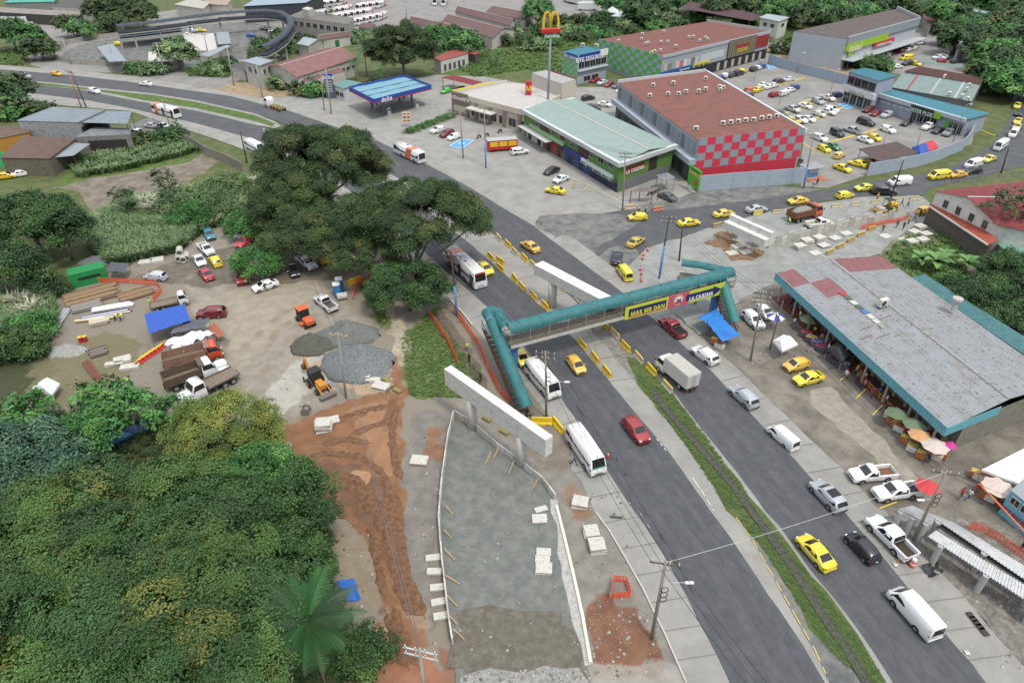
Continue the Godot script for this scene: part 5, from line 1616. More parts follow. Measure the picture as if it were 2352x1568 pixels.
func fuel_station():
	var P:=GP([802,203,930,176,990,199,859,232],5.6)
	var o:=base_of(P)
	var t:=thing("fuel_canopy","blue edged fuel station canopy with a pale blue roof","canopy",o)
	var R:=rel(P,o)
	part(t,"roof",ribs(R[0],R[1],R[2],R[3],3,0.1),roofmat([138,186,206],[126,172,192],8))
	for i in 4:
		var a:=R[i]; var b:=R[(i+1) % 4]
		for q in [[0.0,0.75,[44,80,160]],[-0.62,0.2,[206,52,66]]]:
			var mb:=MB.new()
			mb.beam(a+Vector3(0,q[0],0),b+Vector3(0,q[0],0),0.25,q[1]*1.5)
			part(t,"fascia" if q[0]==0.0 else "red_stripe",mb.mesh(),mt(q[2],0.5))
	for k in 2:
		var mb:=MB.new()
		mb.beam(R[0].lerp(R[3],0.36+k*0.3)+Vector3(0,0.12,0),R[1].lerp(R[2],0.36+k*0.3)+Vector3(0,0.12,0),0.3,0.1)
		part(t,"roof_beam",mb.mesh(),mt([70,110,140],0.6))
	var cs:=[]
	for u in [0.25,0.75]:
		for v in [0.25,0.75]:
			var c:=R[0].lerp(R[1],u).lerp(R[3].lerp(R[2],u),v)
			cs.append(c)
	posts(t,cs,5.4,0.35,mt([120,130,140],0.6),"column")
	var d:={"p":R,"t":t}
	words(d,3,2,0.2,5.4,"delta",1.1,[240,242,246],0.3)
	for c in cs:
		var g:=thing("fuel_pump","white and grey fuel pump under the blue canopy","fuel pump",o+Vector3(c.x+1.4,0,c.z+0.4),0.7,"fuel pumps")
		var mb:=MB.new()
		rbox(mb,Vector3(0,1.1,0),Vector3(0.9,1.9,0.6),0.08)
		part(g,"cabinet",mb.mesh(),mt([222,224,226],0.5))
		mb=MB.new()
		rbox(mb,Vector3(0,1.5,0.3),Vector3(0.6,0.5,0.06),0.02)
		part(g,"display",mb.mesh(),mt([44,60,120],0.4))
		mb=MB.new()
		rbox(mb,Vector3(0,0.08,0),Vector3(2.2,0.16,1.1),0.05)
		part(g,"plinth",mb.mesh(),mt([170,170,166],0.9))
	# kiosk with hipped roof
	var K:=GP([766,196,800,186,828,192,790,205],3.6)
	var ko:=base_of(K)
	var kt:=thing("fuel_kiosk","white kiosk with a teal hipped roof behind the fuel canopy","building",ko)
	var kr:=rel(K,ko)
	var mb:=MB.new()
	mb.prism(kr,0,3.6,false)
	part(kt,"wall",mb.mesh(),mt([206,210,210],0.7))
	mb=MB.new()
	for i in 4:mb.tri(kr[i]*1.1+Vector3(0,-0.1,0),Vector3(0,5.0,0),kr[(i+1) % 4]*1.1+Vector3(0,-0.1,0))
	part(kt,"roof",mb.mesh(),roofmat([112,164,158],[94,146,140],5))
	windows({"p":kr,"t":kt},0,3,2,0.1,0.9,1.0,2.3,0.8)
	# sign pylon
	var b:=G(760,226)
	var pt:=thing("fuel_price_sign","blue and grey price pylon lettered delta","sign",b)
	var h:=(over(b,757,169)-b).y
	mb=MB.new()
	rbox(mb,Vector3(0,h*0.39,0),Vector3(2.6,h*0.78,0.5),0.05)
	part(pt,"price_panel",mb.mesh(),mt([88,94,106],0.5))
	mb=MB.new()
	rbox(mb,Vector3(0,h*0.89,0),Vector3(2.6,h*0.22,0.56),0.05)
	part(pt,"top_panel",mb.mesh(),mt([36,70,166],0.5))
	text(pt,"delta",1.0,Transform3D(Basis.IDENTITY,Vector3(0,h*0.86,0.3)),[240,240,244])
	for k in 5:
		mb=MB.new()
		mb.box(Vector3(0,h*(0.3+0.1*k),0.27),Vector3(2.0,h*0.05,0.05))
		part(pt,"price_strip",mb.mesh(),mt([176,180,188],0.5))
	var s:=shelter("red_shelter","red sheet roofed open shelter beside the fuel station",[1013,178,1040,172,1108,188,1086,195],3.2,roofmat([170,78,76],[130,60,58],5),18,mt([120,60,58],0.7))
	# menu boards and hedge
	for q in [[1370,1165],[1408,1165]]:
		var p:=G(588+q[0]/4.0,q[1]/4.0)
		var m:=thing("menu_board","double sided pictured menu board on a thin post by the hedge","sign",p,0.2,"menu boards")
		mb=MB.new()
		mb.box(Vector3(0,2.6,0),Vector3(1.1,2.8,0.08))
		part(m,"board",mb.mesh(),mt([226,222,214],0.5))
		for k in 3:
			mb=MB.new()
			mb.box(Vector3(0,1.7+k*0.9,0.05),Vector3(0.8,0.5,0.04))
			part(m,"picture",mb.mesh(),mt([[190,130,60],[170,90,50],[196,150,90]][k],0.5))
		posts(m,[Vector3.ZERO],1.3,0.05)
	for k in 6:
		var p:=G(978+k*17.5,243+(k % 3)*8-(0 if k<3 else 6))
		mb=MB.new()
		mb.cyl(Vector3.ZERO,Vector3(0,1.1,0),0.14,0.14,8)
		solo("bollard",mb.mesh(),mt([226,226,222],0.6),"white bollard on the fuel station forecourt","bollard","white bollards",p)
func mall_details():
	# painted bays
	var yl:=mt([226,200,80],0.8)
	for r in [[1800,262,1905,224,9],[1840,236,1925,210,0],[1895,330,2020,296,8],[1770,200,1850,178,7],[1840,285,1940,246,8]]:
		stripe("bay_line",[r[0],r[1],r[2],r[3]],0.5,yl,0,0,0.1)
		for k in r[4]:
			var u:float=(k+0.5)/r[4]
			var x:float=lerpf(r[0],r[2],u)
			var y:float=lerpf(r[1],r[3],u)
			stripe("bay_line",[x-14,y-5,x+16,y+6],0.14,yl,0,0,0.1)
	for k in 6:stripe("bay_line",[1650+k*20,186-k*7,1662+k*20,190-k*7],0.14,yl,0,0,0.1)
	kerb("kerb",[1845,330,1870,345,1900,354],0.4,0.15,mt([214,190,90],0.9))
	kerb("kerb",[1960,190,2020,230,2060,262,2120,285],0.3,0.15,mt([224,196,80],0.9))
	kerb("kerb",[930,306,1040,268],0.4,0.16,mt([226,190,70],0.9))
	kerb("kerb",[2246,296,2270,306,2286,312],0.3,0.15,mt([226,196,80],0.9))
	kerb("kerb",[1290,400,1350,425,1420,462],0.25,0.15)
	kerb("kerb",[865,306,930,334,1028,375],0.2,0.13)
	kerb("kerb",[1033,690,1060,718,1085,749],0.25,0.35)
	kerb("kerb",[1368,1178,1401,1223,1438,1286,1476,1353,1526,1456,1576,1570],0.16,0.24)
	for q in [[1030,335,1062,318,1090,322,1060,342],[1926,240,1948,234,1970,244,1946,251],[1762,150,1775,148,1784,156,1768,160]]:
		var P:=GP(q,0.11)
		var mb:=MB.new()
		mb.flat(P)
		var s:=struct("disabled_bay_marking",mb.mesh(),mt([86,158,204],0.8))
		var c:=(P[0]+P[1]+P[2]+P[3])/4.0
		mb=MB.new()
		for k in 12:
			var a:=TAU*k/12
			var b:=TAU*(k+1)/12
			if k==3:continue
			mb.quad(c+Vector3(cos(a)*0.55,0.004,sin(a)*0.55),c+Vector3(cos(b)*0.55,0.004,sin(b)*0.55),c+Vector3(cos(b)*0.75,0.004,sin(b)*0.75),c+Vector3(cos(a)*0.75,0.004,sin(a)*0.75))
		for i in 4:
			var a:=P[i].lerp(c,0.08); var b:=P[(i+1) % 4].lerp(c,0.08)
			mb.beam(a+Vector3(0,0.004,0),b+Vector3(0,0.004,0),0.16,0.006)
		mb.beam(c+Vector3(0,0.005,-0.7),c+Vector3(0,0.005,0.1),0.2,0.006)
		part(s,"symbol",mb.mesh(),mt([232,236,238],0.8))
	stripe("bay_line",[1310,424,1330,412],0.14,yl,0,0,0.2)
	stripe("bay_line",[1340,440,1352,428],0.14,yl,0,0,0.2)
	for q in [[1930,875,1957,857],[1965,918,1993,892],[2004,955,2030,930],[2020,1170,2060,1155]]:
		stripe("bay_line",q,0.14,yl,0,0,0.2)
	# low billboard and kiosk by the junction
	var b:=G(1590,440)
	var t:=thing("green_billboard","green lottery style billboard standing at the end of the grey wall","sign",b,-1.25)
	var mb:=MB.new()
	rbox(mb,Vector3(0,3.2,0),Vector3(4.6,4.2,0.25),0.05)
	part(t,"board",mb.mesh(),mt([92,184,58],0.5))
	mb=MB.new()
	mb.box(Vector3(0.2,4.3,0.15),Vector3(3.4,1.0,0.06))
	part(t,"green_panel",mb.mesh(),mt([36,116,66],0.5))
	text(t,"CHANCE",0.8,Transform3D(Basis.IDENTITY,Vector3(0.2,4.05,0.2)),[240,230,120])
	mb=MB.new()
	mb.box(Vector3(1.0,2.4,0.15),Vector3(1.0,1.2,0.06))
	part(t,"picture",mb.mesh(),mt([206,90,50],0.5))
	posts(t,[Vector3(-1.8,0,0),Vector3(1.8,0,0)],1.3,0.1)
	t=shelter("rusty_canopy","rusty framed canopy at the end of the green shops",[1448,438,1470,432,1516,430,1500,440],2.8,roofmat([150,140,132],[120,72,60],3),8,mt([110,70,62],0.8))
	t=shelter("lean_to","grey sheet lean-to between the green shops and the wall",[1508,402,1535,396,1552,408,1520,416],3.0,roofmat([158,164,168],[130,120,112],4),10)
	var kb:=G(1859,408)
	t=thing("guard_kiosk","small blue and orange kiosk at the car park entrance","kiosk",kb,0.3)
	mb=MB.new()
	rbox(mb,Vector3(0,1.3,0),Vector3(2.6,2.6,2.0),0.05)
	part(t,"booth",mb.mesh(),mt([196,206,216],0.6))
	mb=MB.new()
	rbox(mb,Vector3(0,2.75,0),Vector3(4.6,0.2,3.6),0.05)
	part(t,"roof",mb.mesh(),roofmat([176,180,182],[150,150,148],3))
	mb=MB.new()
	rbox(mb,Vector3(0.6,0.1,1.2),Vector3(4.8,0.2,2.6),0.05)
	part(t,"plinth",mb.mesh(),mt([188,110,74],0.8))
	mb=MB.new()
	mb.box(Vector3(0,1.0,1.02),Vector3(2.4,0.9,0.06))
	part(t,"poster",mb.mesh(),mt([70,140,196],0.5))
	for q in [[1728,395,1.3],[1752,396,1.2],[1768,397,1.1]]:
		var p:=G(q[0],q[1])
		mb=MB.new()
		var prof:=[]
		for r in [[0.95,0.0],[1.0,0.3],[1.0,1.3],[0.8,1.55],[0.3,1.7],[0.28,1.8]]:
			var ring:=[]
			for k in 14:ring.append(Vector3(cos(TAU*k/14)*r[0]*q[2],r[1]*q[2],-sin(TAU*k/14)*r[0]*q[2]))
			prof.append(ring)
		mb.loft(prof)
		solo("water_tank",mb.mesh(true),mt([44,46,48],0.5),"black plastic water tank behind the grey wall","water tank","black water tanks",p)
	var wt:=G(1196,335)
	t=thing("food_truck","red and yellow painted snack trailer beside the green shops","food truck",G(1153,345),0.22)
	mb=MB.new()
	rbox(mb,Vector3(0,1.7,0),Vector3(7.4,2.3,2.3),0.08)
	part(t,"body",mb.mesh(),mt([196,44,40],0.5))
	mb=MB.new()
	rbox(mb,Vector3(0,2.9,0),Vector3(7.6,0.14,2.5),0.04)
	part(t,"roof",mb.mesh(),mt([176,178,176],0.6))
	for k in 3:
		mb=MB.new()
		mb.box(Vector3(-2.2+k*2.3,2.0,1.17),Vector3(2.0,1.2,0.06))
		part(t,"painted_panel",mb.mesh(),mt([230,190,60],0.5))
	for x in [-2.4,2.4]:
		part(t,"wheel",car_meshes("suv").wheel,mt(TYRE,0.9),Transform3D(Basis.IDENTITY,Vector3(x,0.35,0.9)))
func market():
	# long shed of the market:ribbed grey sheets,teal fascia
	var P:=GP([1782,628,2022,588,2440,880,2176,985],4.6)
	var o:=base_of(P)
	var t:=thing("market_hall","long market hall with a weathered grey sheet roof and teal fascia","building",o)
	var R:=rel(P,o)
	var ra:=R[0].lerp(R[1],0.5)+Vector3(0,0.9,0)
	var rb:=R[3].lerp(R[2],0.5)+Vector3(0,0.9,0)
	var gm:=sheet([152,157,161],[138,138,137],9)
	# separate runs of sheet,three to a slope
	var red:=roofmat([164,112,114],[150,98,100],6)
	for s in 2:
		var e0:Vector3=R[0] if s==0 else R[1]
		var e1:Vector3=R[3] if s==0 else R[2]
		for k in 8:
			var u0:=k/8.0
			var u1:=(k+1)/8.0
			for j in 3:
				var v0:=j/3.0
				var v1:=(j+1)/3.0+0.01
				var a:=ra.lerp(rb,u0).lerp(e0.lerp(e1,u0),v0)
				var b:=ra.lerp(rb,u1).lerp(e0.lerp(e1,u1),v0)
				var c:=ra.lerp(rb,u1).lerp(e0.lerp(e1,u1),v1)
				var d:=ra.lerp(rb,u0).lerp(e0.lerp(e1,u0),v1)
				var lift:=Vector3(0,0.03*(3-j),0)
				var m:=gm
				if k==0 and (j==2 or s==1):m=red
				if s==0 and j==1 and k==1:m=red
				part(t,"roof_sheet",ribs(a+lift,b+lift,c+lift,d+lift,13,0.07),m)
	var mb:=MB.new()
	mb.beam(ra+Vector3(0,0.16,0),rb+Vector3(0,0.16,0),0.6,0.06)
	part(t,"ridge_cap",mb.mesh(),roofmat([168,170,168],[140,120,110],5))
	# patched translucent and painted strip
	var pc:=[[176,62,74],[74,104,84],[196,196,184],[74,104,84],[70,118,168],[200,198,186],[196,192,182],[150,150,142]]
	for k in pc.size():
		mb=MB.new()
		var a:=ra.lerp(rb,0.24+k*0.035).lerp(R[0].lerp(R[3],0.24+k*0.035),0.42)+Vector3(0,0.17,0)
		var b:=ra.lerp(rb,0.27+k*0.035).lerp(R[0].lerp(R[3],0.27+k*0.035),0.42)+Vector3(0,0.17,0)
		mb.beam(a,b,0.9,0.03)
		part(t,"roof_patch",mb.mesh(),mt(pc[k],0.7))
	var spots:=MB.new()
	for s in 2:
		for r in 9:
			for k in 70:
				if rng.randf()<0.35:continue
				var v:=(r+0.5)/9.0
				var u:=(k+rng.randf())/70.0
				var p:=ra.lerp(rb,u).lerp((R[0] if s==0 else R[1]).lerp(R[3] if s==0 else R[2],u),v)+Vector3(0,0.13+0.03*(1-v)*3,0)
				spots.box(p,Vector3(rng.randf_range(0.04,0.14),0.012,rng.randf_range(0.06,0.22)))
	part(t,"rust_spots",spots.mesh(),mt([128,118,112],0.9)).set_meta("kind","stuff")
	# rusty streaks of old sheet
	for k in 6:
		mb=MB.new()
		var u:=0.46+0.022*k
		var v:=0.15+0.6*fmod(k*0.618,1.0)
		var a:=ra.lerp(rb,u).lerp(R[0].lerp(R[3],u),v)+Vector3(0,0.14,0)
		var b:=ra.lerp(rb,u).lerp(R[0].lerp(R[3],u),v+0.22)+Vector3(0,0.14,0)
		mb.beam(a,b,0.1,0.03)
		part(t,"rusted_sheet",mb.mesh(),roofmat([150,108,88],[120,78,62],2))
	var tealm:=sheet([112,184,198],[98,168,184],4)
	for e in [[0,3],[3,2],[0,1]]:
		var a:Vector3=R[e[0]]; var b:Vector3=R[e[1]]
		if e[0]==3:b=a.lerp(b,0.45)
		if e[0]==0 and e[1]==1:b=a.lerp(b,0.12)
		var n:=int(a.distance_to(b)/0.5)
		for k in n:
			mb=MB.new()
			mb.beam(a.lerp(b,(k+0.03)/n)+Vector3(0,-0.45,0),a.lerp(b,(k+0.97)/n)+Vector3(0,-0.45,0),0.08,1.3)
			part(t,"fascia_board",mb.mesh(),tealm)
	# walls set back under the eave,posts,shop fronts
	var F0:=R[0].lerp(R[1],0.16); var F1:=R[3].lerp(R[2],0.16)
	var W:=PackedVector3Array([F0,R[1],R[2],F1])
	mb=MB.new()
	for i in W.size():W[i].y=0
	mb.prism(W,0,4.5,false)
	part(t,"wall",mb.mesh(),sheet([140,138,128],[112,110,102],5))
	var B:={"p":W,"t":t}
	for k in 16:
		on_wall(B,0,3,0.01+k*0.06,0.055+k*0.06,1.0,2.6,glass() if k % 3 else mt([46,62,70],0.6),"shop_window",0.08)
		on_wall(B,0,3,0.01+k*0.06,0.055+k*0.06,2.7,3.0,mt([214,212,202],0.7),"window_header",0.12)
		on_wall(B,0,3,0.055+k*0.06,0.067+k*0.06,0.0,3.4,mt([168,160,144],0.8),"pillar",0.4)
	mb=MB.new()
	var T:=PackedVector3Array([R[0].lerp(R[1],0.02),F0,F1,R[3].lerp(R[2],0.02)])
	mb.prism(T,0.0,0.22)
	part(t,"tiled_walk",mb.mesh(),earth("tilewalk",[120,66,54],[134,76,62],[146,92,78],4,0.6,0.3))
	for k in 9:
		mb=MB.new()
		var p:=R[0].lerp(R[3],0.04+k*0.115).lerp(R[1].lerp(R[2],0.04+k*0.115),0.03)
		mb.box(Vector3(p.x,2.1,p.z),Vector3(0.2,4.2,0.2))
		part(t,"post",mb.mesh(),mt([178,174,164],0.7))
	ac_unit(2026,705,5.6,"white air conditioner standing alone on the market roof","",0.4,1.3)
	var cb:=G(2190,712,5.4)
	var ct:=thing("roof_vent","white capped roof vent on the far slope of the market roof","vent",cb)
	mb=MB.new()
	mb.cyl(Vector3.ZERO,Vector3(0,1.6,0),0.4,0.35,12)
	part(ct,"pipe",mb.mesh(),sheet([206,204,198],[180,160,150],1))
	mb=MB.new()
	mb.cyl(Vector3(0,1.7,0),Vector3(0,2.0,0),0.75,0.7,14)
	part(ct,"cap",mb.mesh(),sheet([196,190,182],[150,120,104],1))
	# teal lean-to roof along its back
	P=GP([2094,638,2124,630,2420,815,2420,860],4.2)
	o=base_of(P)
	t=thing("market_lean_to","narrow pale teal sheet roof along the back of the market hall","building",o)
	R=rel(P,o)
	part(t,"roof",ribs(R[0],R[1],R[2],R[3],60,0.06),roofmat([128,186,188],[108,160,162],6))
	mb=MB.new()
	var Q:=PackedVector3Array()
	for q in R:Q.append(q*0.97)
	mb.prism(Q,0,4.0,false)
	part(t,"wall",mb.mesh(),sheet([120,116,106],[90,88,80],4))
	# yellow railing along the walk
	var ya:=G(1975,872); var yb:=G(2088,990)
	t=thing("yellow_railing","yellow post railing along the market walk","railing",ya)
	for k in 11:
		mb=MB.new()
		var p:=(yb-ya)*(k/10.0)
		mb.cyl(p,p+Vector3(0,1.0,0),0.06,0.06,6)
		part(t,"post",mb.mesh(),mt([226,168,40],0.6))
	for h in [0.5,0.95]:
		mb=MB.new()
		mb.beam(Vector3(0,h,0),(yb-ya)+Vector3(0,h,0),0.05,0.05)
		part(t,"rail",mb.mesh(),mt([226,168,40],0.6))
	# the blue fronted shop at the frame edge
	var B2:=block("blue_shop","shop with a light blue wall and red letters at the end of the market street",[2322,1128,2352,1100,2460,1140,2460,1236],3.4,mt([120,190,214],0.7),mt([150,156,160],0.8))
	words(B2,0,3,0.32,1.2,"RESTAURANTE",0.6,[176,50,60],0.15)
	windows(B2,0,3,3,0.05,0.6,2.2,3.1,0.8)
func red_house():
	var P:=GP([2152,432,2400,402,2480,540,2294,506],7.4)
	var B:=gable("red_roofed_house","white two storey house with a red sheet roof above a stone base",[2152,440,2400,410,2500,560,2294,512],6.6,8.4,sheet([232,230,224],[206,200,190],5),roofmat([166,76,76],[128,58,60],8),40,1)
	var R:PackedVector3Array=B.p
	for e in [[3,2]]:
		windows(B,e[0],e[1],4,0.1,0.95,4.6,6.0,0.34,mt([150,150,146],0.6))
	var L:=GP([2131,470,2156,466,2293,556,2270,562],3.9)
	var o:Vector3=B.o
	var Lr:=rel(L,o)
	Lr[1].y+=0.5; Lr[2].y+=0.5
	part(B.t,"awning",ribs(Lr[0],Lr[3],Lr[2],Lr[1],30,0.05),roofmat([186,92,68],[164,80,60],5))
	var mb:=MB.new()
	mb.beam(Lr[0]+Vector3(0,-0.05,0),Lr[3]+Vector3(0,-0.05,0),0.2,0.25)
	part(B.t,"gutter",mb.mesh(),mt([222,222,218],0.6))
	mb=MB.new()
	var a:=Lr[0].lerp(Lr[1],0.35); var b:=Lr[3].lerp(Lr[2],0.35)
	a.y=1.9; b.y=1.9
	mb.beam(a,b,0.5,3.8)
	part(B.t,"stone_base",mb.mesh(),sheet([104,100,90],[72,76,58],3))
	# white railing trusses along the roof edge
	mb=MB.new()
	var ta:Vector3=G(2152,425,8.0)-o
	var tb:Vector3=G(2400,396,8.0)-o
	for h in [0.0,0.8]:mb.beam(ta+Vector3(0,h,0),tb+Vector3(0,h,0),0.06,0.06)
	for k in 16:
		var p:=ta.lerp(tb,k/16.0)
		var q:=ta.lerp(tb,(k+1)/16.0)
		mb.beam(p,q+Vector3(0,0.8,0),0.05,0.05)
		mb.beam(p,p+Vector3(0,0.8,0),0.05,0.05)
	part(B.t,"truss_rail",mb.mesh(),mt([110,112,116],0.6))
	ac_unit(2165,450,5.0,"air conditioner bracketed to the white gable of the red roofed house","",1.2,1.0)
	block("pale_green_shed","low shed with a pale green sheet roof behind the red roofed house",[2292,560,2352,540,2440,580,2330,592],3.2,sheet([150,148,140],[110,108,100],4),roofmat([150,206,186],[130,180,164],5),24)
func old_sheds():
	var rust:=roofmat([126,104,90],[98,78,68],7)
	var galv:=roofmat([164,176,186],[146,156,166],9)
	var B:=block("workshop_shed","tall workshop shed with a pale galvanised roof and rust stained side",[39,277,120,246,240,253,178,281],6.5,sheet([166,172,176],[150,116,96],6),galv,40,0.2)
	for k in 3:on_wall(B,0,3,0.05+k*0.33,0.3+k*0.33,0.2,6.2,sheet([168,174,178],[146,104,84],3),"wall_sheet",0.06)
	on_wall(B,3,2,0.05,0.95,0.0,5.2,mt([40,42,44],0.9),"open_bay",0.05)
	var t:=shelter("open_frame_roof","half sheeted roof frame with blue posts beside the workshop",[180,281,240,254,302,256,292,284],6.2,roofmat([150,164,176],[124,134,142],6),14,mt([50,80,140],0.7))
	B=block("lower_workshop","lower workshop with a grey sheet roof and red doors",[172,315,215,292,300,296,298,309],4.4,sheet([140,140,136],[104,100,94],4),roofmat([150,156,160],[126,128,128],6),24)
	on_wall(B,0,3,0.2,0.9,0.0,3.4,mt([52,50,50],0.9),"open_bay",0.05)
	block("brown_roofed_shed","wide shed with an old brown sheet roof",[0,362,52,313,172,319,112,364],4.2,sheet([120,112,100],[90,84,76],4),rust,36,0.2)
	block("brown_roofed_shed","small shed with a brown roof and orange edge boards",[-60,330,-40,292,62,288,66,304],4.4,mt([190,140,60],0.7),rust,24,0.2)
	t=shelter("red_fronted_porch","porch with a pale ribbed roof over a red workshop front",[117,362,158,327,207,330,168,357],3.6,roofmat([164,174,182],[146,152,156],4),18,mt([120,50,42],0.7))
	var o:=t.position
	var mb:=MB.new()
	var a:=G(150,352)-o; var b:=G(212,336)-o
	mb.beam(a+Vector3(0,1.4,0),b+Vector3(0,1.4,0),0.15,2.8)
	part(t,"red_front",mb.mesh(),mt([128,52,46],0.7))
	perimeter_wall("green_fence","bright green sheet fence before the brown roofed sheds",[-40,386,40,384,112,380],3.6,mt([58,190,118],0.6),3.0)
	perimeter_wall("grey_gate_wall","grey sheet wall beside the workshop yard",[222,350,226,330,210,318],2.6,sheet([130,138,136],[100,104,100],4))
func far_blocks():
	var pinkr:=roofmat([160,112,108],[132,88,86],9)
	var dk:=roofmat([122,88,86],[96,66,64],8)
	var wh:=sheet([206,204,196],[170,168,156],6)
	var B:=gable("pink_roofed_warehouse","white warehouse with a faded pink red sheet roof by the palms",[612,152,682,176,818,132,752,110],5.5,7.2,wh,pinkr,50)
	windows(B,0,1,1,0.5,0.75,0.3,2.4,0.6)
	windows(B,1,2,8,0.2,0.98,2.6,3.6,0.7)
	block("warehouse_annex","low annex with a pink red roof along the warehouse",[686,175,770,155,792,163,698,188],4.0,wh,pinkr,24,0.2)
	B=block("white_block_house","narrow white two storey house with a pale roof",[560,140,590,131,622,140,596,150],7.0,wh,roofmat([176,190,200],[156,166,174],5),10,0.6)
	windows(B,0,3,2,0.1,0.9,4.0,5.6,0.5)
	windows(B,3,2,2,0.1,0.9,4.0,5.6,0.5)
	block("white_block_house","white single storey house with a dark terrace roof",[530,150,556,142,590,152,560,162],3.6,wh,roofmat([96,90,86],[76,70,66],5),8,0.4)
	B=block("concrete_ruin","old flat roofed concrete block beside the parked buses",[662,38,700,22,812,42,800,57],7.0,sheet([176,174,166],[128,126,118],6),sheet([120,116,108],[92,88,82],6),0)
	windows(B,0,3,8,0.05,0.95,4.0,5.8,0.6)
	block("stair_hut","small white hut on the concrete block roof",[693,20,705,16,719,19,708,24],10.0,wh,wh,0,0,7.0)
	block("grey_roofed_hut","small hut with a bright grey mono pitch roof",[683,100,698,85,727,91,708,105],3.8,wh,galv_mat(),8,0.5)
	B=gable("maroon_roofed_house","white house with a maroon roof and a green door",[727,92,800,82,812,74,742,82],3.6,4.6,wh,dk,16,1)
	on_wall(B,3,0,0.55,0.68,0.1,2.6,mt([50,110,70],0.6),"door",0.08)
	block("white_outbuilding","white outbuilding with a maroon roof next to the dark tree",[823,62,838,52,862,56,850,66],4.0,wh,dk,8,0.3)
	B=block("red_flat_house","white house with a worn red flat roof behind the fuel station",[996,133,1043,114,1075,123,1012,140],4.0,sheet([214,212,206],[190,186,178],5),roofmat([166,78,72],[140,66,62],6),0,0.3)
	windows(B,3,2,5,0.06,0.9,0.4,2.6,0.5)
	block("red_roofed_hut","small hut with a red roof beside the worn red flat house",[1074,121,1082,117,1101,121,1092,126],3.2,mt([90,88,84],0.8),roofmat([170,86,80],[140,70,66],4),6,0.3)
	gable("long_maroon_shed","long shed with a faded maroon roof and pale stripes",[941,50,950,43,1102,73,1070,82],4.5,6.0,wh,dk,44,0)
	gable("long_maroon_shed","broad maroon roofed shed between two others",[1015,50,1046,36,1180,66,1130,86],4.5,6.2,wh,dk,44,0)
	gable("long_maroon_shed","narrow maroon roofed shed farthest from the fuel station",[1046,26,1058,20,1182,48,1172,58],4.5,6.0,wh,dk,36,0)
	gable("brown_topped_shed","brown roofed shed beyond the maroon sheds",[1115,28,1150,16,1230,32,1205,44],4.5,6.0,wh,dk,24,0)
	shelter("purple_brown_carport","long purple brown sheet roof on posts behind the casino mall",[1561,23,1586,8,1761,36,1728,48],5.0,roofmat([112,84,88],[94,70,74],7),60,null,"shelter",1.0)
	B=block("white_balcony_house","white two storey house with a balcony behind the carport",[1748,40,1764,32,1811,40,1790,49],7.0,sheet([216,216,212],[190,188,182],5),galv_mat(),8,0.7)
	windows(B,0,3,2,0.1,0.9,4.2,5.6,0.5)
	windows(B,3,2,1,0.2,0.8,4.2,5.6,0.5)
	# top corner of the frame:depot roofs,covered ramp,yard
	block("teal_roofed_depot","long depot shed with a teal roof at the storage yard",[10,6,40,-8,130,-8,122,4],5.5,sheet([150,152,148],[110,110,106],6),roofmat([90,190,170],[76,168,150],8),24,0.4)
	block("patched_roof_depot","low depot shed with a patched white and brown roof",[-40,26,-20,16,186,27,178,38],4.2,mt([70,68,64],0.9),roofmat([190,182,176],[150,110,104],8),50,0.3)
	block("black_roof_depot","depot with a blackened flat roof and white edge",[118,16,150,0,270,2,250,22],5.0,wh,sheet([84,80,76],[62,58,56],8),0)
	perimeter_wall("white_hoarding","white hoarding behind stacked concrete pipes",[-40,60,20,61,66,60],4.0,mt([232,234,236],0.7),6.0)
	block("white_gate_house","white house with a cream roof above the ramp loop",[402,10,440,-4,480,6,466,20],4.5,wh,roofmat([206,204,190],[180,176,160],6),12,0.5)
	block("white_gate_house","white house with a tan hipped roof above the ramp loop",[462,8,480,-6,530,-2,520,12],4.0,wh,roofmat([190,170,156],[164,146,134],6),12,0.5)
	block("blue_depot_roof","large blue grey depot roof over the parked buses",[560,14,600,-10,740,-12,700,6],7.0,mt([60,66,72],0.9),roofmat([170,190,206],[150,168,184],9),30,0.5)
	for q in [[222,108,258,100,290,140,250,142,"grey sheet roof over a stair in the ramp court"],[496,74,524,73,530,100,500,102,"square grey roof panel in the ramp court"],[452,126,520,103,530,106,480,130,"long slanting grey roof in the ramp court"]]:
		shelter("court_shelter",q[8],[q[0],q[1],q[2],q[3],q[4],q[5],q[6],q[7]],4.0,roofmat([172,182,190],[152,160,168],5),10)
	perimeter_wall("ramp_wall","stained concrete parapet round the ramp court",[272,84,200,92,155,102,124,120,126,136,160,146,225,149,300,148,375,144,440,137,500,131,588,111,640,92],1.7,sheet([176,172,162],[128,126,116],5),6.0)
	for q in [[420,80,490,76,500,118,430,115,"square"],[340,120,400,112,420,140,340,146,"low wide"]]:
		block("court_hall",q[8]+" flat white concrete hall inside the ramp loop",q.slice(0,8),2.2,sheet([196,194,188],[170,168,160],6),sheet([206,202,196],[188,184,178],7))
	covered_walkway()
	# parked buses of the depot
	var nb:=0
	for r in [[700,42,800,24,8],[740,49,850,30,8],[808,56,880,40,5],[700,20,790,6,6],[820,20,880,12,4]]:
		for k in r[4]:
			var u:float=(k+0.5)/r[4]
			var x:float=lerpf(r[0],r[2],u)
			var y:float=lerpf(r[1],r[3],u)
			car("bus",[226,228,230],x+13,y-6,x-9,y+4,"white bus with an orange band parked in the depot rows","buses parked in the depot",{"road":false,"band":[-4.0+(nb % 3)*1.6,-2.4+(nb % 3)*1.6],"scale":0.95})
			nb+=1
	for q in [[998,10,1002,2],[1018,11,1022,3]]:car("bus",WHT,q[2],q[3],q[0],q[1],"plain white bus parked beside the grass island","white buses by the grass island",{"road":false,"band":[-5.0,-4.9]})
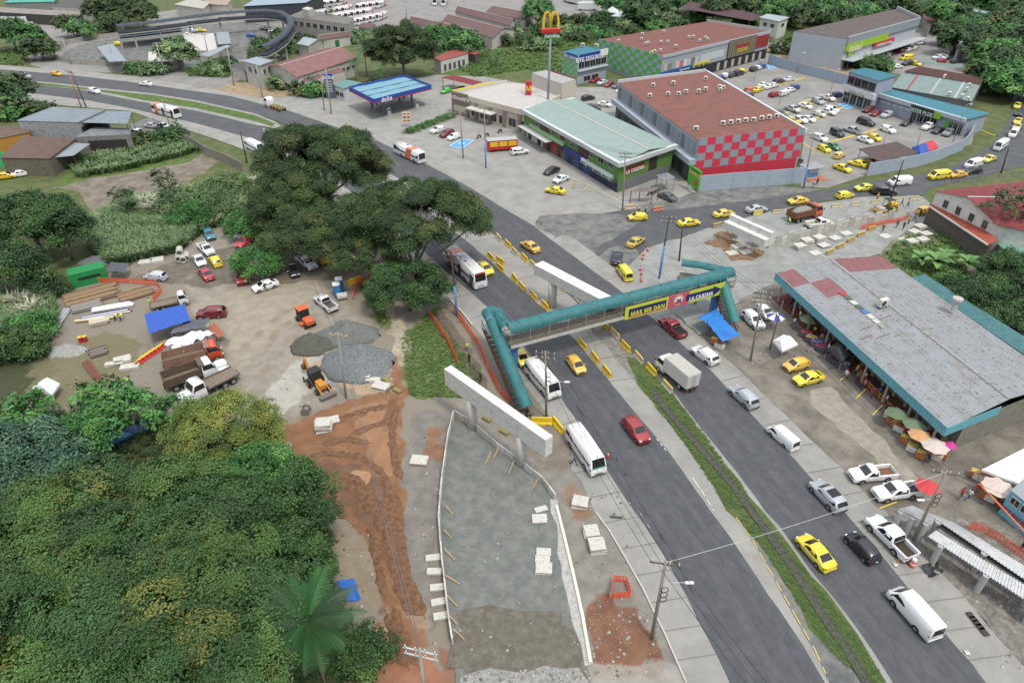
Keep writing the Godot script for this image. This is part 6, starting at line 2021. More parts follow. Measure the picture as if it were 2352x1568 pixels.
	for q in [[1300,4,1318,9],[1312,8,1336,12],[1336,24,1364,24]]:
		var p:=(G(q[0],q[1])+G(q[2],q[3]))*0.5
		var t:=thing("cargo_trailer","white box trailer parked on the depot lot","trailer",p,heading(q[0],q[1],q[2],q[3]),"white box trailers")
		var mb:=MB.new()
		rbox(mb,Vector3(0,2.3,0),Vector3(10,2.9,2.6),0.08)
		part(t,"box",mb.mesh(),mt([216,218,218],0.6))
		for x in [-3.6,3.0]:
			for z in [-1.1,1.1]:part(t,"wheel",car_meshes("bus").wheel,mt(TYRE,0.9),Transform3D(Basis.IDENTITY,Vector3(x,0.5,z)))
	tent("white_marquee","white marquee among the trees beyond the casino mall",[1404,36,1444,22,1512,30,1480,42],3.0,7.0,[226,236,238])
	tent("white_marquee","smaller white marquee beside the box trailers",[1390,26,1400,18,1424,20,1418,30],3.0,5.0,[230,234,236])
	# concrete pipes in the storage yard
	for k in 12:
		var p:=G(8+(k % 6)*9+(14 if k % 6>2 else 0),59-(k/6)*6,0.0)
		var mb:=MB.new()
		pipe(mb,Vector3(0,0.7,0),Vector3(0,0.7,-2.4),0.7,0.52)
		solo("concrete_pipe",mb.mesh(),mt([196,196,192],0.9),"large grey concrete pipe stacked before the white hoarding","pipe","concrete pipes at the hoarding",p+Vector3(0,1.3*(k/6),0))
	# houses on the wooded slope
	for q in [[2165,82,2196,78,2222,98,2190,106,3.4,[120,84,76],"house with a rusty brown roof below the trees"],[2226,38,2300,36,2316,54,2240,62,3.4,[206,128,108],"house with a salmon roof among the trees"],[2190,12,2222,10,2230,24,2196,26,3.2,[190,96,92],"small red and white roofed house on the slope"],[2236,22,2282,20,2290,30,2240,32,3.0,[176,206,196],"low pale green roof beside the wooded slope"],[2216,112,2290,96,2310,108,2250,128,3.2,[150,134,130],"patched grey and rust roofed house by the curved road"],[2236,122,2296,116,2306,128,2244,138,3.0,[186,176,172],"white and brown roofed house by the curved road"],[2310,158,2352,150,2380,162,2330,170,3.4,[196,110,104],"house with a pale red roof at the wood edge"],[2120,32,2134,28,2150,40,2136,62,4.0,[150,90,90],"small blue house with a rusty roof at the wood"],[2070,6,2130,8,2110,22,2050,16,3.2,[150,116,112],"rusty roofed house behind the lime sign mall"]]:
		block("slope_house",q[10],q.slice(0,8),q[8],sheet([170,166,158],[130,126,118],5),roofmat(q[9],[int(q[9][0]*0.8),int(q[9][1]*0.75),int(q[9][2]*0.75)],5),12,0.5)
	var pb:=G(2198,140)
	var pt:=thing("mall_pylon","tall grey slatted pylon sign at the mall entrance","sign",pb,0.5)
	var ph:=(over(pb,2206,94)-pb).y
	var m2:=MB.new()
	rbox(m2,Vector3(0,ph*0.5,0),Vector3(3.4,ph,0.8),0.06)
	part(pt,"panel",m2.mesh(),sheet([176,184,190],[160,166,172],4))
	for k in 9:
		m2=MB.new()
		m2.box(Vector3(0,ph*(0.12+k*0.09),0.42),Vector3(2.8,ph*0.05,0.06))
		part(pt,"name_slat",m2.mesh(),mt([206,212,216],0.5))
func galv_mat()->StandardMaterial3D:
	return roofmat([184,194,202],[164,172,180],6)
func pipe(mb:MB,a:Vector3,b:Vector3,r:float,ri:float,n:=14):
	var rings:=[]
	var f:=(b-a).normalized()
	var s:=f.cross(Vector3.UP)
	if s.length()<0.1:s=Vector3.RIGHT
	s=s.normalized()
	var u:=s.cross(f)
	for q in [[a,ri],[a,r],[b,r],[b,ri],[a,ri]]:
		var ring:=[]
		for k in n:ring.append(q[0]+(s*cos(TAU*k/n)+u*sin(TAU*k/n))*q[1])
		rings.append(ring)
	mb.loft(rings,false)
func covered_walkway():
	# the dark vaulted roof that curls round the ramp court
	var px:=[266,62,300,58,360,52,430,42,500,33,560,28,610,26,645,30,665,42,668,58,650,82,625,100,600,112]
	var P:=GP(px,8.0)
	var o:=base_of(P)
	var t:=thing("covered_ramp","dark vaulted walkway roof curving round the ramp court","walkway",o)
	var R:=rel(P,o)
	var dk:=roofmat([72,84,98],[58,62,72],6)
	for i in R.size()-1:
		for k in 4:
			var a:=R[i].lerp(R[i+1],k/4.0)
			var b:=R[i].lerp(R[i+1],(k+0.94)/4.0)
			var f:=(b-a).normalized()
			var s:=Vector3(-f.z,0,f.x)
			var mb:=MB.new()
			var rings:=[]
			for q in [a,b]:
				var ring:=[]
				for j in 7:
					var an:=PI*j/6.0
					ring.append(q+s*cos(an)*1.4+Vector3(0,sin(an)*1.0,0))
				rings.append(ring)
			mb.loft(rings,false,false)
			part(t,"roof_segment",mb.mesh(),dk)
		var mb:=MB.new()
		mb.beam(R[i]+Vector3(0,-2.6,0),R[i+1]+Vector3(0,-2.6,0),2.6,0.35)
		part(t,"deck",mb.mesh(),mt([178,176,168],0.9))
		mb=MB.new()
		mb.beam(R[i]+Vector3(0,-1.6,0),R[i+1]+Vector3(0,-1.9,0),2.7,0.6)
		part(t,"railing",mb.mesh(),mt([70,78,90],0.8))
		mb=MB.new()
		mb.cyl(Vector3(R[i].x,0,R[i].z),R[i]+Vector3(0,-2.6,0),0.4,0.4,8)
		part(t,"column",mb.mesh(),mt([176,174,168],0.9))
	for k in 3:
		var Q:=GP([272,74+k*6,330,68+k*6,414,56+k*7],5.5-k*1.6)
		var r2:=rel(Q,o)
		for i in 2:
			var mb:=MB.new()
			mb.beam(r2[i],r2[i+1],3.2,0.5)
			part(t,"lower_ramp_roof",mb.mesh(),dk)
func proj(p:Vector3)->Vector2:
	var d:=p-Vector3(0,EYE,0)
	var dz:=-d.z*cos(PITCH)-d.y*sin(PITCH)
	return Vector2(1176.0+d.x/dz*FOCAL,784.0+(-d.y*cos(PITCH)+d.z*sin(PITCH))/dz*FOCAL)
func vault(t:Node,path:Array,r:float,m:Material,seg:=1.6):
	for i in path.size()-1:
		var a:Vector3=path[i]
		var b:Vector3=path[i+1]
		var n:=maxi(int(a.distance_to(b)/seg),1)
		for k in n:
			var rings:=[]
			for e in [[float(k)/n,1.0],[(k+0.5)/n,1.03],[(k+0.985)/n,0.99]]:
				var p:Vector3=a.lerp(b,e[0])
				var f:=(b-a).normalized()
				var s:=Vector3(-f.z,0,f.x).normalized()
				var u:=s.cross(f)
				if u.y<0:u=-u
				var ring:=[]
				for j in 11:ring.append(p+(s*cos(PI*j/10.0)+u*sin(PI*j/10.0))*r*e[1])
				rings.append(ring)
			var mb:=MB.new()
			mb.loft(rings,false,false)
			part(t,"roof_panel",mb.mesh(),m)
func rails(t:Node,a:Vector3,b:Vector3,h:float,m:Material,called:="railing",gap:=0.35):
	var mb:=MB.new()
	mb.beam(a+Vector3(0,h,0),b+Vector3(0,h,0),0.06,0.06)
	mb.beam(a+Vector3(0,0.1,0),b+Vector3(0,0.1,0),0.05,0.05)
	var n:=int(a.distance_to(b)/gap)
	for k in n:
		var p:=a.lerp(b,float(k)/n)
		mb.box(p+Vector3(0,h*0.5,0),Vector3(0.035,h,0.035))
	part(t,called,mb.mesh(),m)
func footbridge():
	var L:=G(1181,848); var R:=G(1636,722)
	L.y=0; R.y=0
	var f:=(R-L).normalized()
	var s:=Vector3(-f.z,0,f.x)
	var t:=thing("footbridge","covered footbridge with a stained teal vaulted roof crossing the highway","footbridge",Vector3.ZERO)
	var teal:=sheet([48,118,122],[20,48,52],6)
	var conc:=sheet([206,204,196],[176,172,160],4)
	var steel:=mt([92,92,88],0.7)
	var y:=4.7
	var a:=L-f*1.0; var b:=R+f*2.2
	var mb:=MB.new()
	mb.beam(a+Vector3(0,y,0),b+Vector3(0,y,0),2.3,0.5)
	part(t,"deck",mb.mesh(),conc)
	mb=MB.new()
	mb.beam(a+Vector3(0,y+0.26,0),b+Vector3(0,y+0.26,0),2.0,0.05)
	part(t,"walkway",mb.mesh(),mt([132,124,112],0.9))
	for k in [-1,1]:
		rails(t,a+s*1.1*k+Vector3(0,y+0.25,0),b+s*1.1*k+Vector3(0,y+0.25,0),1.15,steel,"railing",0.22)
		for j in 14:
			mb=MB.new()
			var p:Vector3=a.lerp(b,j/13.0)+s*1.12*k
			mb.box(p+Vector3(0,y+1.2,0),Vector3(0.08,2.1,0.08))
			part(t,"roof_post",mb.mesh(),mt([150,156,156],0.6))
	vault(t,[a+Vector3(0,y+2.1,0),b+Vector3(0,y+2.1,0)],1.05,teal)
	for c in [L,R]:
		mb=MB.new()
		mb.loft([[c+Vector3(-0.45,0,0.45),c+Vector3(0.45,0,0.45),c+Vector3(0.45,0,-0.45),c+Vector3(-0.45,0,-0.45)],[c+Vector3(-0.5,y-1,0.5),c+Vector3(0.5,y-1,0.5),c+Vector3(0.5,y-1,-0.5),c+Vector3(-0.5,y-1,-0.5)],[c+Vector3(-1.0,y-0.25,1.0),c+Vector3(1.0,y-0.25,1.0),c+Vector3(1.0,y-0.25,-1.0),c+Vector3(-1.0,y-0.25,-1.0)]])
		part(t,"pier",mb.mesh(),sheet([84,140,214],[70,120,190],3))
	# stair on the works side:landing,then down
	var l0:=a-f*1.2
	var top:=G(1118,716,y+2.1) ; var foot:=G(1212,940,2.2)
	top=l0-s*-3.0+Vector3(0,y+2.1,0) if false else top
	vault(t,[a+Vector3(0,y+2.1,0),Vector3(top.x+1.4,y+2.1,top.z+0.2),top],0.85,teal)
	vault(t,[top,top.lerp(foot,0.12)+Vector3(0,0.3,0),foot],0.8,teal)
	var st_a:=Vector3(top.x,y,top.z); var st_b:=Vector3(foot.x,0.1,foot.z)
	flight(t,st_a,st_b)
	mb=MB.new()
	mb.beam(Vector3(a.x,y,a.z),st_a,2.0,0.25)
	part(t,"landing",mb.mesh(),conc)
	rails(t,Vector3(a.x,y+0.1,a.z)+Vector3(0,0,0.9),st_a+Vector3(0,0.1,0.9),1.1,steel)
	# far side:landing beyond the pier,return stair
	var e0:=b+Vector3(0,y+2.1,0)
	var e1:=G(1612,612,y+2.1); var e2:=G(1565,606,y+2.1)
	vault(t,[e0+Vector3(0.2,0,0),e0.lerp(e1,0.45),e1],0.75,teal)
	vault(t,[e1,e2],0.75,teal)
	mb=MB.new()
	mb.beam(Vector3(b.x,y,b.z),Vector3(e1.x,y,e1.z),2.0,0.25)
	mb.beam(Vector3(e1.x,y,e1.z),Vector3(e2.x,y,e2.z),2.0,0.25)
	part(t,"landing",mb.mesh(),mt([120,112,104],0.9))
	rails(t,Vector3(e1.x,y,e1.z+1),Vector3(e2.x,y,e2.z+1),1.1,steel)
	for p in [e1,e2]:
		mb=MB.new()
		mb.cyl(Vector3(p.x,0,p.z),Vector3(p.x,y,p.z),0.25,0.25,8)
		part(t,"column",mb.mesh(),mt([150,150,146],0.8))
	var d0:=R+f*0.6+Vector3(0,y+1.2,0); var d1:=G(1690,742,2.2)
	vault(t,[d0,d1],0.75,sheet([50,128,124],[30,84,82],4))
	flight(t,Vector3(d0.x,y-0.6,d0.z),Vector3(d1.x,0.1,d1.z))
	# banner on the near rail
	var bt:=thing("banner","lime banner reading mas me dan and la cabima on the footbridge rail","banner",Vector3.ZERO)
	var p0:=G(1424,722,y+0.9); var u0:=(p0-a).dot(f)/a.distance_to(b)
	var q0:=a.lerp(b,0.475); var q1:=a.lerp(b,0.945)
	var near:=s if s.z>0 else -s
	var org:=q0+near*1.25+Vector3(0,y-0.35,0)
	var len:=q0.distance_to(q1)
	var H:=2.1
	var bs:=Basis(f,Vector3.UP,near)
	var plate:=func(called:String,x0:float,x1:float,y0:float,y1:float,c:Array,lift:float):
		var m:=MB.new()
		m.box(org+f*(x0+x1)*0.5*len+Vector3(0,(y0+y1)*0.5*H,0)+near*lift,Vector3((x1-x0)*len,(y1-y0)*H,0.03),bs)
		part(bt,called,m.mesh(),mt(c,0.6))
	plate.call("cloth",0.0,1.0,0.0,1.0,[206,218,66],0.0)
	plate.call("pink_field",0.42,0.63,0.0,1.0,[206,84,130],0.035)
	plate.call("navy_field",0.035,0.4,0.2,0.78,[38,42,96],0.035)
	plate.call("pink_underline",0.04,0.4,0.1,0.17,[206,84,130],0.035)
	plate.call("arrow_shaft",0.6,0.88,0.24,0.74,[38,42,96],0.05)
	mb=MB.new()
	var ax:=org+f*0.88*len+near*0.07+Vector3(0,H*0.49,0)
	mb.tri(ax+Vector3(0,-H*0.42,0),ax+Vector3(0,H*0.42,0),ax+f*0.09*len)
	part(bt,"arrow_head",mb.mesh(),mt([38,42,96],0.6))
	for r in [[0.85,[226,210,70]],[0.72,[206,84,130]],[0.62,[240,240,244]]]:
		mb=MB.new()
		var c:Vector3=org+f*0.52*len+Vector3(0,H*0.52,0)+near*(0.09+(0.85-r[0])*0.1)
		for k in 24:
			var a0:=TAU*k/24; var a1:=TAU*(k+1)/24
			mb.tri(c,c+(f*cos(a1)+Vector3.UP*sin(a1))*r[0]*1.05,c+(f*cos(a0)+Vector3.UP*sin(a0))*r[0]*1.05)
		part(bt,"roundel",mb.mesh(),mt(r[1],0.6))
	text(bt,"MA$ ME DAN",0.68,Transform3D(bs,org+f*0.218*len+Vector3(0,H*0.36,0)+near*0.1),[226,222,70])
	text(bt,"24",0.55,Transform3D(bs,org+f*0.52*len+Vector3(0,H*0.5,0)+near*0.16),[38,42,96])
	text(bt,"HORAS",0.28,Transform3D(bs,org+f*0.52*len+Vector3(0,H*0.34,0)+near*0.16),[206,60,90])
	text(bt,"LA CABIMA",0.6,Transform3D(bs,org+f*0.755*len+Vector3(0,H*0.34,0)+near*0.11),[240,240,246])
func flight(t:Node,a:Vector3,b:Vector3):
	var n:=18
	var f:=Vector3(b.x-a.x,0,b.z-a.z).normalized()
	var yaw:=atan2(-f.z,f.x)
	for k in n:
		var mb:=MB.new()
		mb.box(a.lerp(b,(k+0.5)/n),Vector3(Vector3(b.x-a.x,0,b.z-a.z).length()/n+0.05,0.09,1.5),Basis(Vector3.UP,yaw))
		part(t,"step",mb.mesh(),mt([120,104,88],0.9))
	var s:=Vector3(-f.z,0,f.x)
	for k in [-1,1]:
		rails(t,a+s*0.8*k,b+s*0.8*k,1.0,mt([84,70,60],0.8),"stair_rail",0.5)
		var mb:=MB.new()
		mb.beam(a+s*0.8*k-Vector3(0,0.15,0),b+s*0.8*k-Vector3(0,0.15,0),0.1,0.3)
		part(t,"stringer",mb.mesh(),mt([110,92,78],0.9))
func pier_cap(label:String,cols:Array,A:Vector3,B:Vector3,top:float,deep:float,wide:float,r:=0.62,step:=0.0):
	var t:=thing("pier_cap",label,"bridge pier",Vector3.ZERO)
	var m:=sheet([226,226,220],[204,202,194],4)
	for c in cols:
		var mb:=MB.new()
		mb.cyl(Vector3(c.x,0,c.z),Vector3(c.x,top-deep+0.02,c.z),r,r,18)
		part(t,"column",mb.mesh(true),sheet([206,204,196],[176,172,160],3))
	var n:=4
	A.y=top-deep*0.5; B.y=A.y
	for k in n:
		var mb:=MB.new()
		mb.beam(A.lerp(B,float(k)/n),A.lerp(B,(k+0.995)/n),wide,deep)
		part(t,"cap_segment",mb.mesh(),m)
		if step>0:
			mb=MB.new()
			var f:=(B-A).normalized()
			var s:=Vector3(-f.z,0,f.x)
			if s.z>0:s=-s
			mb.beam(A.lerp(B,(k+0.01)/n)+s*wide*0.3+Vector3(0,deep*0.5+step*0.5,0),A.lerp(B,(k+0.98)/n)+s*wide*0.3+Vector3(0,deep*0.5+step*0.5,0),wide*0.4,step)
			part(t,"upstand",mb.mesh(),m)
func panel_wall(called:String,label:String,px:Array,w:float,h:float,lean:float,alt:=0.0):
	var P:=GP(px)
	var t:=thing(called,label,"wall",P[0])
	var m:=[sheet([204,202,192],[176,172,160],3),sheet([190,188,178],[160,156,146],3),sheet([214,214,206],[190,186,176],3)]
	var i:=0
	for e in P.size()-1:
		var a:=P[e]-P[0]; var b:=P[e+1]-P[0]
		var n:=maxi(int(round(a.distance_to(b)/w)),1)
		for k in n:
			var mb:=MB.new()
			var p:=a.lerp(b,(k+0.5)/n)
			var f:=(b-a).normalized()
			var hh:=h+(alt if i % 2 else 0.0)
			var bs:=Basis(Vector3.UP,atan2(-f.z,f.x)+rng.randf_range(-0.03,0.03))*Basis(Vector3.RIGHT,lean+rng.randf_range(-0.03,0.03))
			rbox(mb,p+Vector3(0,hh*0.5+0.05,0),Vector3(a.distance_to(b)/n*0.97,hh,0.16),0.02,bs)
			part(t,"panel",mb.mesh(),m[i % 3])
			i+=1
func slab_stack(x:float,y:float,n:int,label:String,w:=1.5,d:=1.5,yaw:=-0.2,th:=0.16):
	var p:=G(x,y)
	p.y=ground_y(p)
	var t:=thing("slab_stack" if n>1 else "concrete_slab",label,"concrete slab",p,yaw)
	for k in n:
		var mb:=MB.new()
		rbox(mb,Vector3.ZERO,Vector3(w,th,d),0.02)
		var o:=part(t,"slab",mb.mesh(),sheet([206,204,194],[180,176,162],2),Transform3D(Basis(Vector3.UP,rng.randf_range(-0.12,0.12)),Vector3(rng.randf_range(-0.12,0.12),th*0.5+k*(th+0.07),rng.randf_range(-0.1,0.1))))
		if k<n-1:
			mb=MB.new()
			for q in [-0.3,0.3]:mb.box(Vector3(q*w,th*0.5+0.035,0),Vector3(0.08,0.07,d*0.8))
			part(o,"batten",mb.mesh(),mt([150,120,84],0.9))
func barrier_mesh()->ArrayMesh:
	if "jersey" in meshes:return meshes.jersey
	var mb:=MB.new()
	var prof:=[[-0.3,0.0],[-0.3,0.1],[-0.14,0.34],[-0.09,0.85],[0.09,0.85],[0.14,0.34],[0.3,0.1],[0.3,0.0]]
	var rings:=[]
	for x in [-1.15,-1.1,1.1,1.15]:
		var ring:=[]
		var k:=0.96 if absf(x)>1.12 else 1.0
		for q in prof:ring.append(Vector3(x,q[1]*k,q[0]*k))
		rings.append(ring)
	mb.loft(rings)
	meshes.jersey=mb.mesh()
	var m2:=MB.new()
	m2.box(Vector3(0,0.86,0),Vector3(2.2,0.03,0.19))
	meshes.jersey_cap=m2.mesh()
	return meshes.jersey
func barrier(x:float,y:float,x2:float,y2:float,c:Array,label:String,group:String,s:=1.0):
	var a:=G(x,y); var b:=G(x2,y2)
	var p:=(a+b)*0.5
	p.y=ground_y(p)
	var f:=b-a
	barrier_mesh()
	var t:=thing("road_barrier",label,"barrier",p,atan2(-f.z,f.x),group)
	t.scale=Vector3.ONE*s
	part(t,"block",meshes.jersey,sheet(c,[int(c[0]*0.86),int(c[1]*0.84),int(c[2]*0.8)],1.2))
	part(t,"top_edge",meshes.jersey_cap,mt([226,196,50],0.8))
	if not "jersey_slot" in meshes:
		var m3:=MB.new()
		for k in 2:
			for z in [-1,1]:m3.box(Vector3(-0.6+k*1.2,0.06,z*0.29),Vector3(0.4,0.1,0.04))
		meshes.jersey_slot=m3.mesh()
	part(t,"lifting_slot",meshes.jersey_slot,mt([60,58,50],0.9))
func cone(x:float,y:float,label:String,group:="",s:=1.0):
	var t:=thing("traffic_cone",label,"traffic cone",G(x,y)+Vector3(0,ground_y(G(x,y)),0),0.3,group)
	t.scale=Vector3.ONE*s
	var mb:=MB.new()
	rbox(mb,Vector3(0,0.03,0),Vector3(0.42,0.06,0.42),0.02)
	part(t,"foot",mb.mesh(),mt([60,40,34],0.8))
	mb=MB.new()
	mb.cyl(Vector3(0,0.05,0),Vector3(0,0.95,0),0.17,0.03,12)
	part(t,"body",mb.mesh(),mt([236,84,44],0.6))
	mb=MB.new()
	mb.cyl(Vector3(0,0.45,0),Vector3(0,0.62,0),0.115,0.09,12)
	part(t,"band",mb.mesh(),mt([236,236,232],0.5))
func netting(label:String,px:Array,h:=1.0):
	var P:=GP(px)
	var t:=thing("safety_net",label,"safety net",P[0])
	var org:=mt([232,92,46],0.7)
	for e in P.size()-1:
		var a:=P[e]-P[0]; var b:=P[e+1]-P[0]
		var mb:=MB.new()
		for k in 8:
			var hh:=0.15+h*k/7.0
			mb.beam(a+Vector3(0,hh,0),b+Vector3(0,hh+0.08*sin(e*2.0+k),0),0.02,0.06)
		var n:=int(a.distance_to(b)/0.3)
		for k in n:
			var p:=a.lerp(b,float(k)/n)
			mb.box(p+Vector3(0,0.15+h*0.5,0),Vector3(0.05,h,0.02))
		part(t,"net",mb.mesh(),org)
		mb=MB.new()
		mb.cyl(a,a+Vector3(0,h+0.3,0),0.04,0.04,5)
		part(t,"stake",mb.mesh(),mt([196,184,160],0.9))
func mound(called:String,label:String,x:float,y:float,rx:float,rz:float,h:float,m:Material,seed_:=1,cat:="mound"):
	var nz:=FastNoiseLite.new()
	nz.seed=seed_
	nz.frequency=0.5
	var rings:=[]
	for j in 9:
		var q:=1.0-j/8.0
		var ring:=[]
		for k in 28:
			var a:=TAU*k/28
			var w:=1.0+0.28*nz.get_noise_2d(cos(a)*2.0,sin(a)*2.0)
			var px:=cos(a)*rx*q*w
			var pz:=-sin(a)*rz*q*w
			ring.append(Vector3(px,h*(1.0-pow(q,1.3))*(1.0+0.35*nz.get_noise_2d(px*1.5,pz*1.5))+(0.0 if j==0 else 0.06*nz.get_noise_2d(px*6,pz*6)),pz))
		rings.append(ring)
	var mb:=MB.new()
	mb.loft(rings,true)
	solo(called,mb.mesh(true),m,label,cat,"",G(x,y)+Vector3(0,0.05,0))
func site_things():
	footbridge()
	var c1:=G(1086,985); var c2:=G(1198,1070)
	var d:=(c2-c1).normalized()
	pier_cap("pale concrete pier cap on two round columns beside the gravel pad",[c1,c2],c1-d*4.4,c2+d*4.2,7.2,2.5,1.1,0.62)
	var m0:=G(1268,705)
	var q0:=G(1237,603,6.4); var q1:=G(1404,690,6.4)
	pier_cap("long pale concrete beam on a round column in the highway median",[m0,q0.lerp(q1,0.85)],q0,q1,6.4,1.7,1.9,0.7)
	pier_cap("stepped concrete pier cap on stub columns by the side road",[G(1686,545),G(1735,566)],G(1672,505,4.2),G(1768,548,4.2),4.2,1.4,2.2,0.7,1.0)
	var mb:=MB.new()
	# gravel pad between the panel walls
	var pad:=[1043,962,1088,990,1140,1034,1200,1078,1245,1114,1272,1152,1288,1250,1318,1400,1346,1528,1370,1620,1050,1620,1042,1482,1030,1400,1018,1290,1011,1200,1018,1110,1032,1010]
	area("gravel_pad",pad,mats["padm"],0.1,0.2)
	area("pad_track",[1060,1180,1130,1150,1150,1250,1180,1330,1210,1568,1240,1620,1150,1620,1120,1480,1090,1340,1060,1300],earth("padtan",[130,128,118],[142,138,126],[154,148,134],9,0.8,1.5),3.0,0.206)
	area("pad_track",[1050,1400,1300,1400,1340,1540,1360,1620,1050,1620],earth("padbrown",[112,108,98],[126,120,108],[140,134,122],8,0.7,2),2.6,0.21)
	area("rubble_strip",[1060,1560,1130,1535,1200,1545,1330,1535,1380,1620,1050,1640],earth("palerubble",[150,150,146],[176,176,172],[196,196,190],5,0.5,5),0.8,0.214)
	area("lime_strip",[1262,1150,1280,1150,1296,1230,1312,1290,1352,1480,1362,1530,1346,1532,1310,1400,1290,1300,1278,1210],earth("lime",[186,184,178],[206,204,198],[218,216,210],4,0.6,1),0.5,0.218)
	kerb("kerb",[1278,1165,1298,1245,1316,1320,1338,1420,1356,1526],0.3,0.42,sheet([220,216,204],[200,194,180],3))
	panel_wall("panel_wall","row of pale upright precast panels along the brown mud side of the gravel pad",[1043,958,1030,1010,1016,1110,1009,1200,1016,1290,1028,1400,1040,1484],1.5,1.15,0.05)
	panel_wall("panel_wall","row of precast panels below the pier cap columns",[1045,956,1090,985,1140,1030,1200,1074,1245,1110,1275,1150],1.5,1.0,-0.05)
	panel_wall("panel_wall","jagged row of grey precast panels edging the compacted gravel",[1764,572,1860,543,1960,520,2050,506],1.6,1.5,0.0,0.7)
	for q in [[1024,1175,1040,1184],[1020,1230,1036,1238],[1022,1275,1046,1290],[1024,1335,1056,1345],[1026,1380,1050,1395],[1030,1425,1050,1437],[1044,1460,1066,1472],[1128,1050,1116,1068],[1148,1035,1134,1056],[1180,1072,1168,1092],[1236,1112,1222,1126]]:
		mb=MB.new()
		var a:=G(q[0],q[1])+Vector3(0,1.0,0); var b:=G(q[2],q[3])+Vector3(0,0.25,0)
		mb.beam(Vector3.ZERO,b-a,0.1,0.07)
		solo("timber_prop",mb.mesh(),mt([190,156,110],0.9),"raw timber prop bracing a precast panel","timber prop","timber props on the panel walls",a)
	# slabs
	for q in [[1331,1158,3,"slab stack with a broken corner nearest the white minibus",1.7,1.5,-0.15],[1356,1226,3,"slab stack with two timber offcuts on top beside the shoulder",1.5,1.5,0.1],[1371,1260,4,"taller slab stack beside the shoulder",1.6,1.6,0.05],[1240,1196,1,"single square slab lying flat on the gravel pad",1.6,1.2,0.0],[1244,1172,1,"tilted narrow slab on the gravel pad",1.4,0.7,0.3],[1246,1272,1,"top slab of a row of three on the gravel pad",1.5,0.9,0.0],[1246,1290,1,"middle slab of a row of three on the gravel pad",1.5,0.9,0.0],[1247,1312,2,"double slab ending a row of three on the gravel pad",1.6,1.3,0.0],[744,985,5,"leaning pile of muddy slabs on the brown earth",1.9,1.7,0.2],[762,966,1,"slab propped against the muddy slab pile",2.0,1.4,0.3],[964,1060,2,"slab pair on the grey gravel strip",2.0,1.5,-0.1],[838,866,3,"slab stack at the foot of the rock pile",2.0,1.4,-0.3],[856,876,2,"narrow slabs between two slab stacks by the rock pile",2.0,0.9,-0.2],[876,892,3,"slab stack beside the sandbags",2.2,1.5,-0.4]]:
		slab_stack(q[0],q[1],q[2],q[3],q[4],q[5],q[6])
	for k in 5:slab_stack(994+k*4.4,1284+k*33.5,1,"pale slab laid like a rung beside the precast wall",1.5,0.75,0.12,0.3)
	for k in 5:get_child(get_child_count()-1-k).set_meta("group","rung slabs beside the precast wall")
	for q in [[1835,572,4],[1852,562,5],[1880,556,5],[1892,566,2],[1918,550,2],[1944,540,2],[1872,582,1],[2036,544,1],[2112,527,4],[2098,540,4],[2124,545,4],[2076,552,1],[2092,562,4],[2118,558,4],[1692,572,3],[1680,582,1],[1712,580,1]]:
		slab_stack(q[0],q[1],q[2],"stack of %s precast slabs on the gravel beyond the market" % ["one","one","two","three","four","five"][q[2]],2.0,1.6,0.4)
		get_child(get_child_count()-1).set_meta("group","precast slabs beyond the market")
	# barriers
	var yc:=[222,186,56]
	var gc:=[196,190,172]
	for q in [[1120,586,1134,602],[1140,598,1158,610],[1140,612,1158,628],[1176,636,1188,652],[1192,654,1206,672],[1218,676,1234,694],[1244,698,1260,716],[1327,784,1348,808],[1357,814,1376,840],[1383,846,1404,872]]:
		barrier(q[0],q[1],q[2],q[3],yc,"yellow concrete barrier along the downhill carriageway","yellow barriers along the downhill carriageway")
	for q in [[1114,524,1130,542,0],[1138,542,1154,560,1],[1158,558,1176,574,0],[1174,574,1190,592,1],[1196,588,1214,606,0],[1216,604,1234,622,1],[1282,656,1304,676,0],[1320,684,1338,702,1],[1378,742,1398,762,0],[1402,762,1422,782,1],[1426,790,1447,812,0],[1456,814,1478,840,1],[1484,842,1508,868,0],[1520,880,1545,908,1]]:
		barrier(q[0],q[1],q[2],q[3],yc if q[4]==0 else gc,("yellow" if q[4]==0 else "grey yellow topped")+" concrete barrier along the uphill carriageway",("yellow" if q[4]==0 else "grey")+" barriers along the uphill carriageway")
	barrier(1222,973,1266,974,[240,204,36],"bright yellow plastic barrier set square to the road by the pier cap","",1.15)
	barrier(1270,968,1292,996,[240,204,36],"bright yellow plastic barrier angled beside the white minibus","",1.1)
	for q in [[800,656,832,644],[742,606,764,600],[770,596,800,584],[806,575,826,562]]:barrier(q[0],q[1],q[2],q[3],[236,190,40],"yellow plastic barrier under the big tree","plastic barriers under the big tree",1.1)
	for q in [[1434,481,1462,479,[190,178,166],"grey barrier at the foot of the junction pole"],[1498,486,1524,482,[200,120,104],"red and grey barrier beside the junction taxi"],[1630,526,1664,518,[150,140,120],"dirty barrier at the corner of the pier cap"],[1720,498,1760,488,[206,190,110],"yellow and white barrier between pier cap and silver sedan"]]:barrier(q[0],q[1],q[2],q[3],q[4],q[5],"")
	for k in 8:barrier(1770+k*45,492-k*4.5,1800+k*45,489-k*4.5,[196,188,166],"weathered barrier edging the compacted gravel","barriers edging the compacted gravel",0.9)
	for k in 5:barrier(1895+k*24,588-k*14,1915+k*24,578-k*13,[176,150,96],"timber form barrier along the gravel path","form barriers along the gravel path",0.9)
	for q in [[1487,577],[1478,588],[1476,597],[1471,622],[1473,632],[1473,642],[1473,648]]:cone(q[0],q[1],"orange cone in the line beside the yellow taxi van","cones beside the yellow taxi van",1.1)
	cone(1396,1052,"orange cone standing alone beside the white minibus","",1.1)
	var dr:=thing("traffic_drum","orange and white striped drum behind the large white pickup","traffic drum",G(2094,1302)+Vector3(0,0.2,0))
